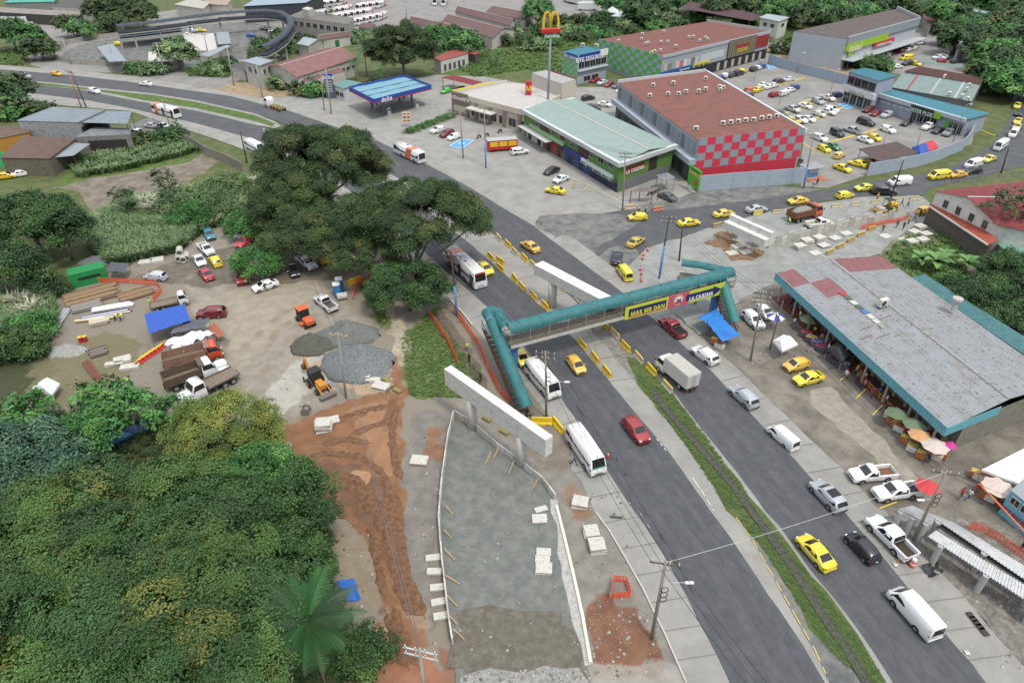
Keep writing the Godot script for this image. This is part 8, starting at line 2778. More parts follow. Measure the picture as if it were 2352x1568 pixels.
func pole(key:String,bx,by,tx,ty,label:String,o:={})->Node3D:
	var b:=G(bx,by)
	var top:=over(b,tx,ty)-b
	var t:=thing("utility_pole" if o.get("arm",true) else "lamp_post",label,"pole",b,0,o.get("group",""))
	var r:float=o.get("r",0.17)
	var mb:=MB.new()
	mb.tube([Vector3(0,-0.2,0),top*0.5,top],[r,r*0.85,r*0.65],9)
	part(t,"shaft",mb.mesh(true),sheet(o.get("c",[158,152,140]),[132,126,114],2))
	if o.has("blue"):
		mb=MB.new()
		mb.tube([Vector3.ZERO,top*o.blue],[r*1.12,r],9)
		part(t,"blue_wrap",mb.mesh(true),sheet([92,150,214],[150,176,206],1))
	var along:Vector3=o.get("dir",Vector3(1,0,0.2)).normalized()
	if o.get("arm",true):
		for k in o.get("arms",1):
			mb=MB.new()
			mb.beam(top+Vector3(0,-0.4-k*0.7,0)-along*1.25,top+Vector3(0,-0.4-k*0.7,0)+along*1.25,0.1,0.13)
			part(t,"crossarm",mb.mesh(),mt(o.get("armc",[112,98,84]),0.9))
			for j in 4:
				mb=MB.new()
				mb.cyl(top+Vector3(0,-0.34-k*0.7,0)+along*(-1.1+j*0.73),top+Vector3(0,-0.05-k*0.7,0)+along*(-1.1+j*0.73),0.07,0.05,7)
				part(t,"insulator",mb.mesh(),mt([206,206,200],0.4))
	if o.has("lamp"):
		var e:=over(b,o.lamp[0],o.lamp[1])-b
		var st:Vector3=top*o.get("at",0.8)
		mb=MB.new()
		mb.tube([st,st.lerp(e,0.5)+Vector3(0,0.15,0),e],0.035,5)
		part(t,"lamp_arm",mb.mesh(),mt([190,192,192],0.4))
		mb=MB.new()
		rbox(mb,e+Vector3(0.25,0,0),Vector3(0.75,0.16,0.3),0.06)
		part(t,"lamp_head",mb.mesh(),mt([222,224,226],0.4))
	if o.get("coil",false):
		for k in 3:
			mb=MB.new()
			var ring:=[]
			for i in 13:ring.append(top*(0.55+k*0.06)+Vector3(0.3+cos(TAU*i/12)*0.3,sin(TAU*i/12)*0.35,0.15))
			mb.tube(ring,0.035,5,false)
			part(t,"cable_coil",mb.mesh(),mt([34,34,35],0.7))
	tops[key]=b+top
	return t
func wire(a:Vector3,b:Vector3,n:int,label:String,r:=0.022,sag:=0.035,spread:=0.7,c:=[52,52,54]):
	var d:=b-a
	var s:=Vector3(-d.z,0,d.x).normalized()
	for k in n:
		var off:=s*(k-(n-1)*0.5)*spread
		var p:=[]
		for i in 13:
			var u:=i/12.0
			p.append(off+d*u-Vector3(0,d.length()*sag*4.0*u*(1.0-u),0))
		var mb:=MB.new()
		mb.tube(p,r,4)
		solo("overhead_wire",mb.mesh(),mt(c,0.6),label,"wire",label,a-Vector3(0,0.2,0))
func poles():
	pole("a",1497,1467,1530,1288,"grey concrete pole with a street lamp beside the orange net pit",{"lamp":[1577,1338],"at":0.72,"coil":true,"r":0.19})
	pole("b",1255,960,1253,806,"concrete pole with a crossarm in front of the waiting white minibus",{"lamp":[1298,877],"at":0.55,"arms":2,"coil":true})
	pole("c",795,915,776,764,"slim concrete pole with a timber crossarm at the crushed rock pile",{"armc":[196,166,110],"c":[180,178,172]})
	pole("d",985,1690,964,1488,"grey pole with clustered white insulators at the edge of the mud",{"c":[176,174,168],"arms":2,"armc":[190,192,196],"dir":Vector3(0.4,0,0.1)})
	pole("e",1050,727,1036,580,"dark pole with a blue and white wrapped foot beside the city bus",{"blue":0.5,"c":[70,68,66]})
	pole("f",1514,640,1538,496,"dark timber pole with lamps on its crossarm by the footbridge landing",{"blue":0.55,"c":[86,78,70],"arms":2})
	pole("g",1560,600,1568,520,"short dark pole without crossarm behind the footbridge landing",{"arm":false,"c":[80,72,64]})
	pole("h",1724,830,1754,668,"grey pole with stacked crossarms beside the blue fruit stall",{"arms":3,"coil":true})
	pole("i",1768,802,1800,690,"thin leaning pole before the market fascia",{"arm":false,"r":0.1,"c":[110,96,80]})
	pole("j",2097,1242,2176,1080,"tangled grey pole with crossarm next to the red umbrella",{"arms":1,"coil":true,"lamp":[2110,1148],"at":0.6})
	pole("k",2046,458,2076,368,"dark leaning pole beside the road roller",{"arm":false,"c":[60,56,52]})
	pole("l",1846,432,1870,306,"pole with a bright blue foot at the car park entrance",{"blue":0.4})
	pole("m",2300,398,2318,340,"dark pole with crossarms beside the white minibus on the bend",{"c":[66,62,60]})
	pole("n",1430,483,1437,348,"grey pole with side brackets at the end of the green shops",{"arms":2})
	pole("o",1116,386,1112,244,"tall pole with a bright blue foot by the red snack trailer",{"blue":0.45})
	pole("p",1064,364,1056,256,"grey pole at the corner of the restaurant car park",{})
	pole("q",1650,395,1656,334,"grey pole with a transformer before the red checkered wall",{"arms":2})
	pole("r",745,254,735,168,"pole with crossarm beside the delta price sign",{})
	pole("s",186,247,154,160,"orange topped pole on the far highway shoulder",{"c":[196,130,90]})
	pole("t",198,247,162,164,"dark pole with a transformer on the far highway shoulder",{"c":[90,90,88]})
	pole("u",400,328,372,229,"pole at the corner of the weathered roadside wall",{})
	pole("v",567,374,551,300,"bare dark pole beside the bus stop",{"arm":false,"c":[70,66,62]})
	for q in [[380,173,357,97],[537,196,520,108],[163,148,142,88],[223,76,211,32],[315,48,304,13],[251,62,243,30],[261,148,248,96],[603,224,588,150],[613,340,605,294],[935,56,931,2],[480,135,467,76],[761,262,747,158]]:
		pole("",q[0],q[1],q[2],q[3],"pale pole round the ramp loop and depot",{"group": "poles round the ramp loop","r":0.22,"c":[176,178,178]})
	for q in [[2021,363,2040,296],[2104,345,2120,288],[2189,326,2222,240],[1790,240,1797,204],[1903,237,1920,160],[1830,168,1840,122],[1732,190,1740,138],[2146,82,2152,58],[2255,185,2280,130]]:
		pole("",q[0],q[1],q[2],q[3],"slim grey lamp post in the mall car park",{"arm":false,"r":0.1,"group": "lamp posts in the mall car park","lamp":[q[2]+7,q[3]-1],"at":1.0})
	wire(tops.d,tops.c,2,"paired cable crossing the brown mud to the rock pile",0.03,0.02,0.25,[120,112,110])
	wire(tops.c,over(G(640,545),640,420),2,"cable running into the big trees",0.02)
	wire(tops.a,tops.b,4,"wires along the shoulder of the gravel pad",0.022,0.03)
	wire(tops.a,G(1790,1850)+Vector3(0,9,0),3,"wires running over the shoulder past the lamp pole",0.022,0.02)
	wire(tops.b,tops.e,3,"wires passing the footbridge stair",0.02)
	wire(tops.a,tops.j,1,"pale wire spanning the highway",0.025,0.02,0.5,[190,194,198])
	wire(tops.b,tops.h,2,"wires spanning the highway at the footbridge",0.018,0.03)
	wire(tops.h,tops.f,3,"wires from the fruit stall pole to the junction",0.02)
	wire(tops.f,tops.n,4,"wires over the junction taxis",0.02,0.03)
	wire(tops.h,tops.j,3,"wires over the market forecourt",0.022,0.04)
	wire(tops.j,G(2420,1330)+Vector3(0,8,0),2,"wires past the blue fronted shop",0.022)
	wire(tops.n,tops.o,3,"wires along the green shops",0.018,0.03)
	wire(tops.n,tops.q,3,"wires before the red checkered wall",0.018,0.03)
	wire(tops.o,tops.p,2,"wires at the snack trailer",0.018,0.03)
	var oc:=MB.new()
	var pa:=G(2250,1110,5.0); var pb:=G(2420,1290,4.2)
	oc.tube([Vector3.ZERO,pb-pa],0.08,6)
	solo("orange_conduit",oc.mesh(),mt([232,130,70],0.6),"orange conduit hung in front of the blue fronted shop","conduit","",pa)
func body_mesh(pose:String)->ArrayMesh:
	var key:="body "+pose
	if key in meshes:return meshes[key]
	var hip:=Vector3(0,0.92,0); var lean:=0.0; var la:=0.0; var ra:=0.0; var ll:=0.0; var rl:=0.0
	if pose=="walk":
		la=0.45; ra=-0.45; ll=-0.42; rl=0.42; hip.y=0.89
	if pose=="bend":
		lean=0.95; la=0.35; ra=0.2; ll=-0.1; rl=0.12; hip.y=0.88
	if pose=="sit":hip.y=0.5
	var up:=Vector3(sin(lean),cos(lean),0)
	var neck:=hip+up*0.52
	var head:=neck+up*0.2+Vector3(0.03,0,0)
	var B:=[]   # from,to,radius from,radius to,surface
	B.append([hip+up*0.05,hip+up*0.26,0.135,0.13,1]); B.append([hip+up*0.26,neck-up*0.08,0.13,0.12,1])
	B.append([neck-up*0.06+Vector3(0,0,0.15),neck-up*0.06-Vector3(0,0,0.15),0.075,0.075,1])
	B.append([neck-up*0.02,head-up*0.04,0.055,0.055,0]); B.append([head-up*0.03,head+up*0.03,0.088,0.095,0])
	B.append([head+Vector3(0.085,-0.01,0),head+Vector3(0.105,-0.03,0),0.02,0.02,0])
	B.append([head+up*0.06+Vector3(-0.025,0,0),head+up*0.02+Vector3(-0.05,0,0),0.085,0.075,4])
	for z in [1.0,-1.0]:
		B.append([head+Vector3(0,-0.01,z*0.09),head+Vector3(0,0.02,z*0.095),0.018,0.018,0])
		var an:float=la if z>0 else ra
		var sh:=neck-up*0.05+Vector3(0,0,z*0.19)
		var el:=sh+Vector3(sin(an)*0.29,-cos(an)*0.29,z*0.05)
		var wr:=el+Vector3(sin(an+0.35)*0.25,-cos(an+0.35)*0.25,0)
		B.append([sh,sh.lerp(el,0.6),0.06,0.052,1]); B.append([sh.lerp(el,0.6),el,0.045,0.04,0]); B.append([el,wr,0.04,0.03,0])
		for f in 4:B.append([wr,wr+Vector3(0.03,-0.15+0.012*absf(f-1.4),(f-1.5)*0.022),0.016,0.01,0])
		B.append([wr,wr+Vector3(0.06,-0.08,0.0),0.015,0.011,0])
		var lg:float=ll if z>0 else rl
		var hj:=hip+Vector3(0,0,z*0.09)
		var kn:=hj+Vector3(sin(lg)*0.43,-cos(lg)*0.43,0)
		var ft:=kn+Vector3(sin(lg-(0.35 if lg<0 else 0.1))*0.42,-cos(lg-0.2)*0.42,0)
		if pose=="sit":
			kn=hj+Vector3(0.42,0.02,z*0.03); ft=kn+Vector3(0.03,-0.42,0)
		B.append([hj,kn,0.098,0.065,2]); B.append([kn,ft,0.064,0.045,2]); B.append([ft+Vector3(0,-0.03,0),ft+Vector3(0.15,-0.05,0),0.045,0.038,3])
	var cell:=0.035
	var lo:=Vector3(-0.65,-0.06,-0.45)
	var N:=Vector3i(48,56,26)
	var val:=PackedFloat32Array()
	val.resize(N.x*N.y*N.z)
	val.fill(9.0)
	var own:=PackedByteArray()
	own.resize(val.size())
	for b in B:
		var p:Vector3=b[0]; var q:Vector3=b[1]; var rm:float=maxf(b[2],b[3])+cell*2
		var m0:Vector3=(p.min(q)-Vector3.ONE*rm-lo)/cell
		var m1:Vector3=(p.max(q)+Vector3.ONE*rm-lo)/cell
		var pq:=q-p
		var ln:=maxf(pq.length_squared(),1e-6)
		for z in range(maxi(int(m0.z),0),mini(int(m1.z)+1,N.z)):
			for y in range(maxi(int(m0.y),0),mini(int(m1.y)+1,N.y)):
				for x in range(maxi(int(m0.x),0),mini(int(m1.x)+1,N.x)):
					var w:=lo+Vector3(x,y,z)*cell
					var u:=clampf((w-p).dot(pq)/ln,0,1)
					var d:=(w-p-pq*u).length()-lerpf(b[2],b[3],u)
					var i:=x+N.x*(y+N.y*z)
					if d<val[i]:own[i]=b[4]
					var k:=0.03
					var h:=clampf(0.5+0.5*(val[i]-d)/k,0,1)
					val[i]=lerpf(val[i],d,h)-k*h*(1-h) if val[i]<8 else d
	var idx:={}
	var st:=[]
	for i in 5:
		var s:=SurfaceTool.new()
		s.begin(Mesh.PRIMITIVE_TRIANGLES)
		s.set_smooth_group(0)
		st.append(s)
	var off:=[]
	for i in 8:off.append(Vector3i(i & 1,(i >> 1) & 1,i >> 2))
	var vert:={}
	for z in N.z-1:
		for y in N.y-1:
			for x in N.x-1:
				var base:=x+N.x*(y+N.y*z)
				var neg:=0
				for o in off:if val[base+o.x+N.x*(o.y+N.y*o.z)]<0:neg+=1
				if neg==0 or neg==8:continue
				var sum:=Vector3.ZERO
				var cnt:=0
				for e in 8:
					for ax in 3:
						if e & (1 << ax):continue
						var o:Vector3i=off[e]; var o2:Vector3i=off[e | (1 << ax)]
						var va:=val[base+o.x+N.x*(o.y+N.y*o.z)]; var vb:=val[base+o2.x+N.x*(o2.y+N.y*o2.z)]
						if (va<0)==(vb<0):continue
						sum+=Vector3(o).lerp(Vector3(o2),va/(va-vb)); cnt+=1
				vert[base]=lo+(Vector3(x,y,z)+sum/cnt)*cell
	var str:=[1,N.x,N.x*N.y]
	for z in range(1,N.z-1):
		for y in range(1,N.y-1):
			for x in range(1,N.x-1):
				var i:=x+N.x*(y+N.y*z)
				for ax in 3:
					var j:int=i+str[ax]
					if (val[i]<0)==(val[j]<0):continue
					var b1:int=str[(ax+1) % 3]; var b2:int=str[(ax+2) % 3]
					var q:=[i,i-b1,i-b1-b2,i-b2]
					if val[i]<0:q.reverse()
					var s:SurfaceTool=st[own[i] if val[i]<0 else own[j]]
					for k in [0,1,2,0,2,3]:s.add_vertex(vert[q[k]])
	var m:=ArrayMesh.new()
	for s in st:
		s.index(); s.generate_normals()
		m=s.commit(m)
	meshes[key]=m
	return m
func person(x:float,y:float,pose:String,shirt:Array,legs:Array,label:String,yaw:=0.0,hat=null,group:=""):
	var t:=thing("person",label,"person",G(x,y)+Vector3(0,ground_y(G(x,y)),0),yaw,group)
	var o:=part(t,"body",body_mesh(pose),null)
	o.material_override=null
	var cs:=[[150,108,82],shirt,legs,[44,40,38],[34,30,28]]
	for i in 5:o.set_surface_override_material(i,mt(cs[i],0.8))
	if hat!=null:
		var mb:=MB.new()
		var c:=Vector3(0.02,1.73,0) if pose!="bend" else Vector3(0.62,1.33,0)
		if pose=="sit":c.y=1.31
		mb.ball(c,Vector3(0.13,0.1,0.12),8,5)
		part(t,"hard_hat" if hat[0]>200 else "cap",mb.mesh(),mt(hat,0.5))
func people():
	var hi:=[206,236,60]
	var jean:=[62,74,104]
	var dk:=[44,46,54]
	for q in [[1318,1069,"walk",[74,104,150],dk,"person in a blue shirt walking beside the white minibus",2.4,null],[1075,808,"walk",hi,[110,120,140],"person in a lime vest and orange hard hat on the dirt footpath",2.0,[236,110,50]],[1078,834,"stand",[40,44,66],[60,60,66],"person in dark clothes on the dirt footpath",4.2,null],[1104,878,"walk",[52,64,60],dk,"person with a dark shirt passing behind the pier cap",4.2,null],[1210,962,"stand",[40,40,46],jean,"person in black at the foot of the footbridge stair",4.0,null],
		[610,670,"walk",[40,44,44],[50,66,56],"person in dark work clothes beside the white sedan in the yard",0.0,null],[266,738,"bend",hi,dk,"person in a lime vest and yellow helmet bending over a sheet",0.3,[240,200,40]],[278,738,"bend",[214,240,70],dk,"second person in a lime vest bending over the sheet",0.6,[240,206,60]],[346,706,"stand",hi,[150,150,120],"person in a lime vest beside the rolled mats",1.0,null],[103,802,"bend",hi,dk,"person in a lime vest bending at the pale gravel heap",-0.4,null],[303,888,"bend",hi,jean,"person in a lime vest and white helmet bending at the steel trays",3.0,[236,236,232]],
		[1813,518,"bend",[190,230,60],[120,124,130],"person in a lime vest behind the loaded dump truck",1.6,[230,230,226]],[2014,462,"walk",[224,168,60],jean,"person in an orange vest crossing behind the road roller",1.0,[220,160,60]],[2070,474,"walk",[176,62,56],[90,96,110],"person in a red shirt on the gravel beside the roller",2.2,null],[2083,480,"walk",dk,[110,120,130],"person in black on the gravel beside the roller",2.6,null],[2050,493,"stand",hi,hi,"person in full lime clothing at the roller wheel",1.4,null],[2086,516,"stand",[226,190,60],[50,48,46],"person in a yellow shirt at the net by the house",2.0,null],[2099,510,"walk",[54,70,150],[54,70,150],"person in a blue dress by the stone base",2.2,null],[2059,524,"walk",[56,84,70],dk,"person in a dark green top on the gravel path",0.6,null],[2074,528,"walk",[46,50,66],dk,"person with a dark bag on the gravel path",0.8,null],[2026,534,"walk",[70,58,66],dk,"person in a dark blouse striding on the gravel path",3.4,null],[2112,500,"stand",[48,48,52],[70,70,76],"person in black leaning at the amber taxi",1.0,null],
		[1868,430,"walk",[196,204,210],[90,110,150],"person in white outside the car park kiosk",1.4,null],[1876,426,"walk",[50,52,58],dk,"person in black outside the car park kiosk",1.4,null],[1318,432,"walk",[226,222,214],[200,170,90],"person in white beside the forecourt taxi",0.6,null],[1467,490,"stand",[230,226,220],dk,"person in white behind the crossing taxi hatchback",0.6,null],[1482,490,"stand",[206,206,210],dk,"person in grey behind the crossing taxi hatchback",0.6,null],
		[1862,811,"walk",[120,44,60],[224,222,220],"person in a maroon top and white trousers among the stalls",2.6,null],[1900,812,"stand",[226,226,224],jean,"person in white shirt and jeans at the clothes stall",3.0,null],[1940,872,"walk",[230,216,220],[90,100,124],"person in a white shirt crossing the forecourt bays",3.6,null],[1975,866,"sit",[210,70,80],dk,"person in red sitting on the yellow rail",3.4,null],[1986,872,"sit",[226,214,214],[70,60,66],"person in white sitting on the yellow rail",3.4,null],[1966,858,"sit",[206,200,96],[90,90,100],"person in yellow sitting on the yellow rail",3.4,null],[2074,1002,"stand",[206,50,90],jean,"person in a pink top at the tan umbrella",0.6,null],[2126,1066,"walk",[44,46,58],jean,"person in a dark top walking past the fruit crates",0.2,null],
		[2204,1146,"walk",[206,50,66],[90,60,60],"person in a red top crossing toward the blue shop",0.4,null],[2222,1148,"walk",[226,226,226],[54,76,140],"person in a white top and blue trousers crossing toward the blue shop",0.2,null],[2238,1138,"stand",[196,40,50],[120,110,110],"person in red at the yellow fruit table",0.4,null],[2298,1168,"bend",dk,dk,"person in black bending at the blue shop corner",0.0,null],[2345,1262,"stand",[206,150,176],dk,"person in pink at the net by the steel walkway",0.0,null],[1822,752,"walk",[206,210,216],jean,"person in a pale shirt among the market stalls",2.0,null],[1818,700,"stand",[60,110,180],dk,"person in blue at the first market door",2.0,null]]:
		person(q[0],q[1],q[2],q[3],q[4],q[5],q[6],q[7])
	var sc:=[[206,60,70],[60,90,160],[226,224,220],[60,60,66],[206,170,70],[90,140,96],[196,120,150]]
	for i in 22:
		var u:=i/21.0
		person(lerpf(1806,2090,u)+(i*37 % 17)-4,lerpf(705,1000,u)+(i*23 % 19)-6,["stand","walk"][i % 2],sc[i % 7],[jean,dk,[120,110,100]][i % 3],"shopper among the crowded stalls along the market walk",i*1.7,null,"shoppers along the market walk")
func umbrella(x:float,y:float,r:float,c:Array,label:String,h:=2.3):
	var p:=G(x,y,h)
	var t:=thing("parasol",label,"parasol",Vector3(p.x,0.2,p.z),0.3)
	var mb:=MB.new()
	mb.cyl(Vector3.ZERO,Vector3(0,h+0.35,0),0.03,0.03,6)
	part(t,"pole",mb.mesh(),mt([200,200,196],0.5))
	for k in 8:
		mb=MB.new()
		var a:=Vector3(cos(TAU*k/8)*r,h-0.25,-sin(TAU*k/8)*r); var b:=Vector3(cos(TAU*(k+1)/8)*r,h-0.25,-sin(TAU*(k+1)/8)*r)
		var m:=(a+b)*0.47+Vector3(0,0.06,0)
		var top:=Vector3(0,h+0.4,0)
		mb.tri(a,top,m); mb.tri(m,top,b)
		part(t,"panel",mb.mesh(),mt(c if k % 2 or c[0]!=60 else [226,228,232],0.8))
func crate(x:float,y:float,c:Array,fruit:Array,label:String,w:=1.1):
	var t:=thing("produce_crate",label,"crate",G(x,y)+Vector3(0,0.2,0),-0.75)
	var mb:=MB.new()
	for z in [-1,1]:
		mb.box(Vector3(0,0.4,z*0.4*w),Vector3(w,0.8,0.06)); mb.box(Vector3(z*0.5*w,0.4,0),Vector3(0.06,0.8,0.8*w))
	mb.box(Vector3(0,0.7,0),Vector3(w,0.05,0.8*w))
	part(t,"box",mb.mesh(),mt(c,0.8))
	for k in 14:
		mb=MB.new()
		mb.ball(Vector3.ZERO,Vector3(0.12,0.1,0.12),6,4)
		part(t,"fruit",mb.mesh(),mt([clampi(fruit[0]+(k % 3)*12-12,0,255),clampi(fruit[1]+(k % 4)*10-15,0,255),fruit[2]],0.6),Transform3D(Basis.IDENTITY,Vector3((k % 5-2)*0.19*w,0.8+0.06*(k % 2),(k/5-1)*0.24*w)))
func tarp(called:String,label:String,px:Array,h:float,c:Array,lumps:=0.12,cat:="tarpaulin",post:=true):
	var P:=GP(px,h)
	var o:=base_of(P)
	var t:=thing(called,label,cat,o)
	var R:=rel(P,o)
	var mb:=MB.new()
	var rows:=[]
	for i in 9:
		var row:=[]
		for j in 9:
			var p:=R[0].lerp(R[1],i/8.0).lerp(R[3].lerp(R[2],i/8.0),j/8.0)
			row.append(p+Vector3(0,lumps*(wn.get_noise_2d(p.x*20,p.z*20)*2.0+sin(i*0.8)*0.5),0))
		rows.append(row)
	mb.loft(rows,false,false)
	part(t,"sheet",mb.mesh(true),sheet(c,[int(c[0]*0.88),int(c[1]*0.88),int(c[2]*0.9)],2))
	if post:posts(t,[R[0]*0.96,R[1]*0.96,R[2]*0.96,R[3]*0.96],h,0.04)
func bars(called:String,label:String,x1:float,y1:float,x2:float,y2:float,n:int,w:float,hgt:float,cols:Array,y:=0.15,rows:=1,round:=false):
	var a:=G(x1,y1); var b:=G(x2,y2)
	var t:=thing(called,label,"stack of "+("pipes" if round else "timber"),a)
	var d:=b-a
	var s:=Vector3(-d.z,0,d.x).normalized()
	for r in rows:
		for k in n:
			var mb:=MB.new()
			var o:=s*(k-n*0.5)*w*1.08+Vector3(rng.randf_range(-0.15,0.15),y+hgt*(r+0.5),rng.randf_range(-0.1,0.1))
			var e:=d*rng.randf_range(0.9,1.05)+Vector3(rng.randf_range(-0.08,0.08),0,rng.randf_range(-0.08,0.08))
			if round:mb.tube([o,o+e],w*0.48,8)
			else:mb.beam(o,o+e,w*0.92,hgt*0.9)
			part(t,"pipe" if round else "plank",mb.mesh(),mt(cols[(k+r) % cols.size()],0.8))
func props():
	for q in [[2061,948,1.35,[104,122,92],"green parasol over the white fruit table"],[2104,974,1.5,[110,128,100],"green parasol touching the tan parasol"],[2114,998,1.35,[206,158,112],"tan parasol between green and pale parasols"],[2149,1022,1.6,[206,192,184],"pale pink parasol over the large fruit stall"],[2184,1022,0.7,[214,62,156],"small magenta umbrella beside the pale parasol"],[2133,1116,1.35,[206,66,70],"red parasol beside the crew cab pickup"],[2295,1118,1.7,[214,196,184],"beige parasol near the blue fronted shop"],[1782,726,1.4,[60,72,166],"blue and white parasol beside the thin leaning pole"],[1860,732,1.5,[84,96,72],"dark green parasol at the market eave"]]:
		umbrella(q[0],q[1],q[2],q[3],q[4])
	var fr:=[[206,170,60],[116,150,60],[226,206,120],[196,96,60],[222,200,60],[150,170,80]]
	var k:=0
	for q in [[2040,960],[2048,972],[2057,982],[2064,990],[2076,1016],[2084,1020],[2092,1036],[2104,1040],[2112,1052],[2122,1048],[2130,1042],[2142,1046],[2150,1056],[2160,1050],[2236,1096],[2248,1102],[2258,1098],[2262,1144],[2272,1150],[2282,1140],[1640,790],[1652,800]]:
		crate(q[0],q[1],[186,112,66] if k % 3 else [226,224,216],fr[k % 6],"orange wooden crate of fruit on the market forecourt" if k % 3 else "white table of fruit on the market forecourt",1.0+0.2*(k % 2))
		get_child(get_child_count()-1).set_meta("group","fruit crates" if k % 3 else "white fruit tables")
		k+=1
	for q in [[1850,775],[1862,786],[1874,796],[1884,806],[1892,790],[1912,830],[1924,838],[1936,846],[1918,818]]:
		crate(q[0],q[1],[90,84,92],[[196,90,120],[70,80,120],[210,200,206],[60,60,66],[200,60,60],[226,196,120],[120,150,190],[190,60,110],[80,130,90]][k % 9],"table heaped with bright clothes at the market walk",1.5)
		get_child(get_child_count()-1).set_meta("group","clothes tables")
		k+=1
	tent("white_stall_tent","white market tent beside the amber taxi",[1776,782,1800,768,1834,790,1798,806],2.2,2.9,[230,232,232])
	tent("black_stall_tent","black stall tent over the clothes stall",[1900,800,1926,784,1966,808,1934,830],2.2,3.0,[52,54,58])
	tent("white_stall_tent","large white canopy over the fruit stall by the blue shop",[2256,1078,2352,1030,2430,1080,2340,1110],2.4,3.2,[236,236,232])
	tarp("blue_stall","bright blue tarpaulin stall beside the footbridge stair",[1620,735,1652,722,1700,768,1660,786],2.3,[44,130,214],0.16)
	tarp("blue_stall","smaller blue tarpaulin under the footbridge pier",[1604,728,1646,710,1664,728,1622,742],2.2,[50,136,220],0.16)
	tarp("blue_shelter","deep blue tarpaulin shelter in the works yard",[330,721,422,698,437,735,342,766],2.6,[44,92,190],0.08)
	tarp("grey_tarpaulin","dark grey tarpaulin slung beside the blue shelter",[390,765,425,735,480,730,470,752],2.2,[92,96,104],0.2)
	tarp("white_tarpaulin","crumpled white tarpaulin over the yard hut",[375,790,440,758,492,762,440,792],2.0,[228,230,234],0.35)
	tarp("white_tarpaulin","second white tarpaulin edge over the yard hut",[388,800,430,780,470,776,420,806],1.8,[226,228,232],0.3)
	tarp("orange_board","rusty orange board leaning by the dark red suv",[478,752,492,740,516,768,500,776],1.2,[170,96,72],0.02,"board")
	tarp("blue_sheet","bright blue plastic sheet lying on the mud beside the palm",[773,1334,812,1326,828,1376,796,1382],0.3,[44,112,208],0.12,"sheet",false)
	tarp("dark_shelter","dark grey tarpaulin lean-to beside the green container",[246,622,252,602,294,604,288,624],2.0,[86,90,98],0.06)
	tent("white_tent","white peaked tent in the grassy clearing",[70,892,96,872,136,880,118,906],1.5,2.4,[232,234,236])
	# green container
	var ca:=G(168,664); var cb:=G(250,644)
	var cd:=(cb-ca).normalized()
	var cn:=Vector3(cd.z,0,-cd.x)
	var t:=thing("shipping_container","bright green shipping container with a long dark window slot","container",(ca+cb)*0.5+cn*1.2,atan2(-cd.z,cd.x))
	var W:=ca.distance_to(cb)
	var mb:=MB.new()
	rbox(mb,Vector3(0,1.35,0),Vector3(W,2.6,2.4),0.05)
	part(t,"body",mb.mesh(),sheet([40,150,84],[34,132,74],4))
	for i in 22:
		mb=MB.new()
		mb.box(Vector3(-W*0.48+W*0.96*i/21.0,1.35,1.22),Vector3(0.1,2.3,0.05))
		mb.box(Vector3(-W*0.48+W*0.96*i/21.0,2.67,0),Vector3(0.1,0.05,2.2))
		part(t,"rib",mb.mesh(),mt([38,146,80],0.6))
	mb=MB.new()
	mb.box(Vector3(0.1,1.5,1.27),Vector3(W*0.62,0.4,0.04))
	part(t,"window_slot",mb.mesh(),mt([26,32,30],0.6))
	# timber,pipes,steel
	var wood:=[[150,120,90],[126,104,82],[172,142,106],[112,98,84]]
	bars("timber_pile","tumbled pile of weathered planks inside the orange net",150,700,270,668,14,0.3,0.14,wood,0.15,4)
	bars("timber_pile","short planks stacked beside the rolled mats",275,690,350,668,12,0.26,0.12,wood,0.15,3)
	bars("timber_pile","grey boards stacked before the timber pile",165,716,235,700,8,0.3,0.12,[[132,130,124],[150,146,138]],0.15,4)
	bars("white_pipes","bundle of white plastic pipes by the bending workers",212,718,306,702,5,0.24,0.2,[[232,234,236]],0.15,2,true)
	bars("blue_pipes","long blue and white pipes below the white bundle",186,736,300,716,5,0.22,0.2,[[60,90,170],[230,232,234],[150,60,60]],0.15,1,true)
	bars("cream_pipe","long cream pipe on blocks before the blue pipes",172,744,264,734,1,0.45,0.4,[[222,210,168]],0.2,1,true)
	bars("steel_pipes","galvanised pipes stacked lengthwise at the clearing edge",118,764,152,712,9,0.2,0.2,[[166,170,172],[190,192,194]],0.15,2,true)
	bars("blue_pipe_stack","blue plastic pipes half hidden under the cecropia trees",236,1030,340,982,7,0.24,0.22,[[70,130,206],[92,110,140]],0.2,2,true)
	bars("steel_beams","rusty steel beams lying in the clearing",192,836,224,876,3,0.35,0.25,[[112,74,60]],0.15,1)
	bars("steel_beams","long rusty steel beam beside the slabs",200,832,228,884,1,0.4,0.3,[[120,66,52]],0.15,1)
	bars("pallet_boards","dark timber pallets near the slab frames",206,818,248,806,5,0.45,0.3,[[110,100,92],[128,116,104]],0.15,1)
	bars("concrete_beams","pale concrete beams on the yard grass",208,752,252,742,2,0.5,0.35,[[206,196,176]],0.15,2)
	for q in [[262,838,2.4,0.8,"concrete slab frame leg in the clearing"],[282,830,2.2,1.6,"concrete slab with a round hole in the clearing"],[300,846,2.4,1.2,"concrete slab beside the red plastic barriers"],[422,558,2.6,2.0,"flat concrete slab with openings beside the white pickup"],[450,530,3.0,1.6,"flat concrete slab beside the teal suv"],[362,600,2.2,1.8,"concrete cover stack behind the silver hatchback"],[336,604,2.2,1.6,"concrete cover stack beside the manhole ring"]]:slab_stack(q[0],q[1],2,q[4],q[2],q[3],0.35)
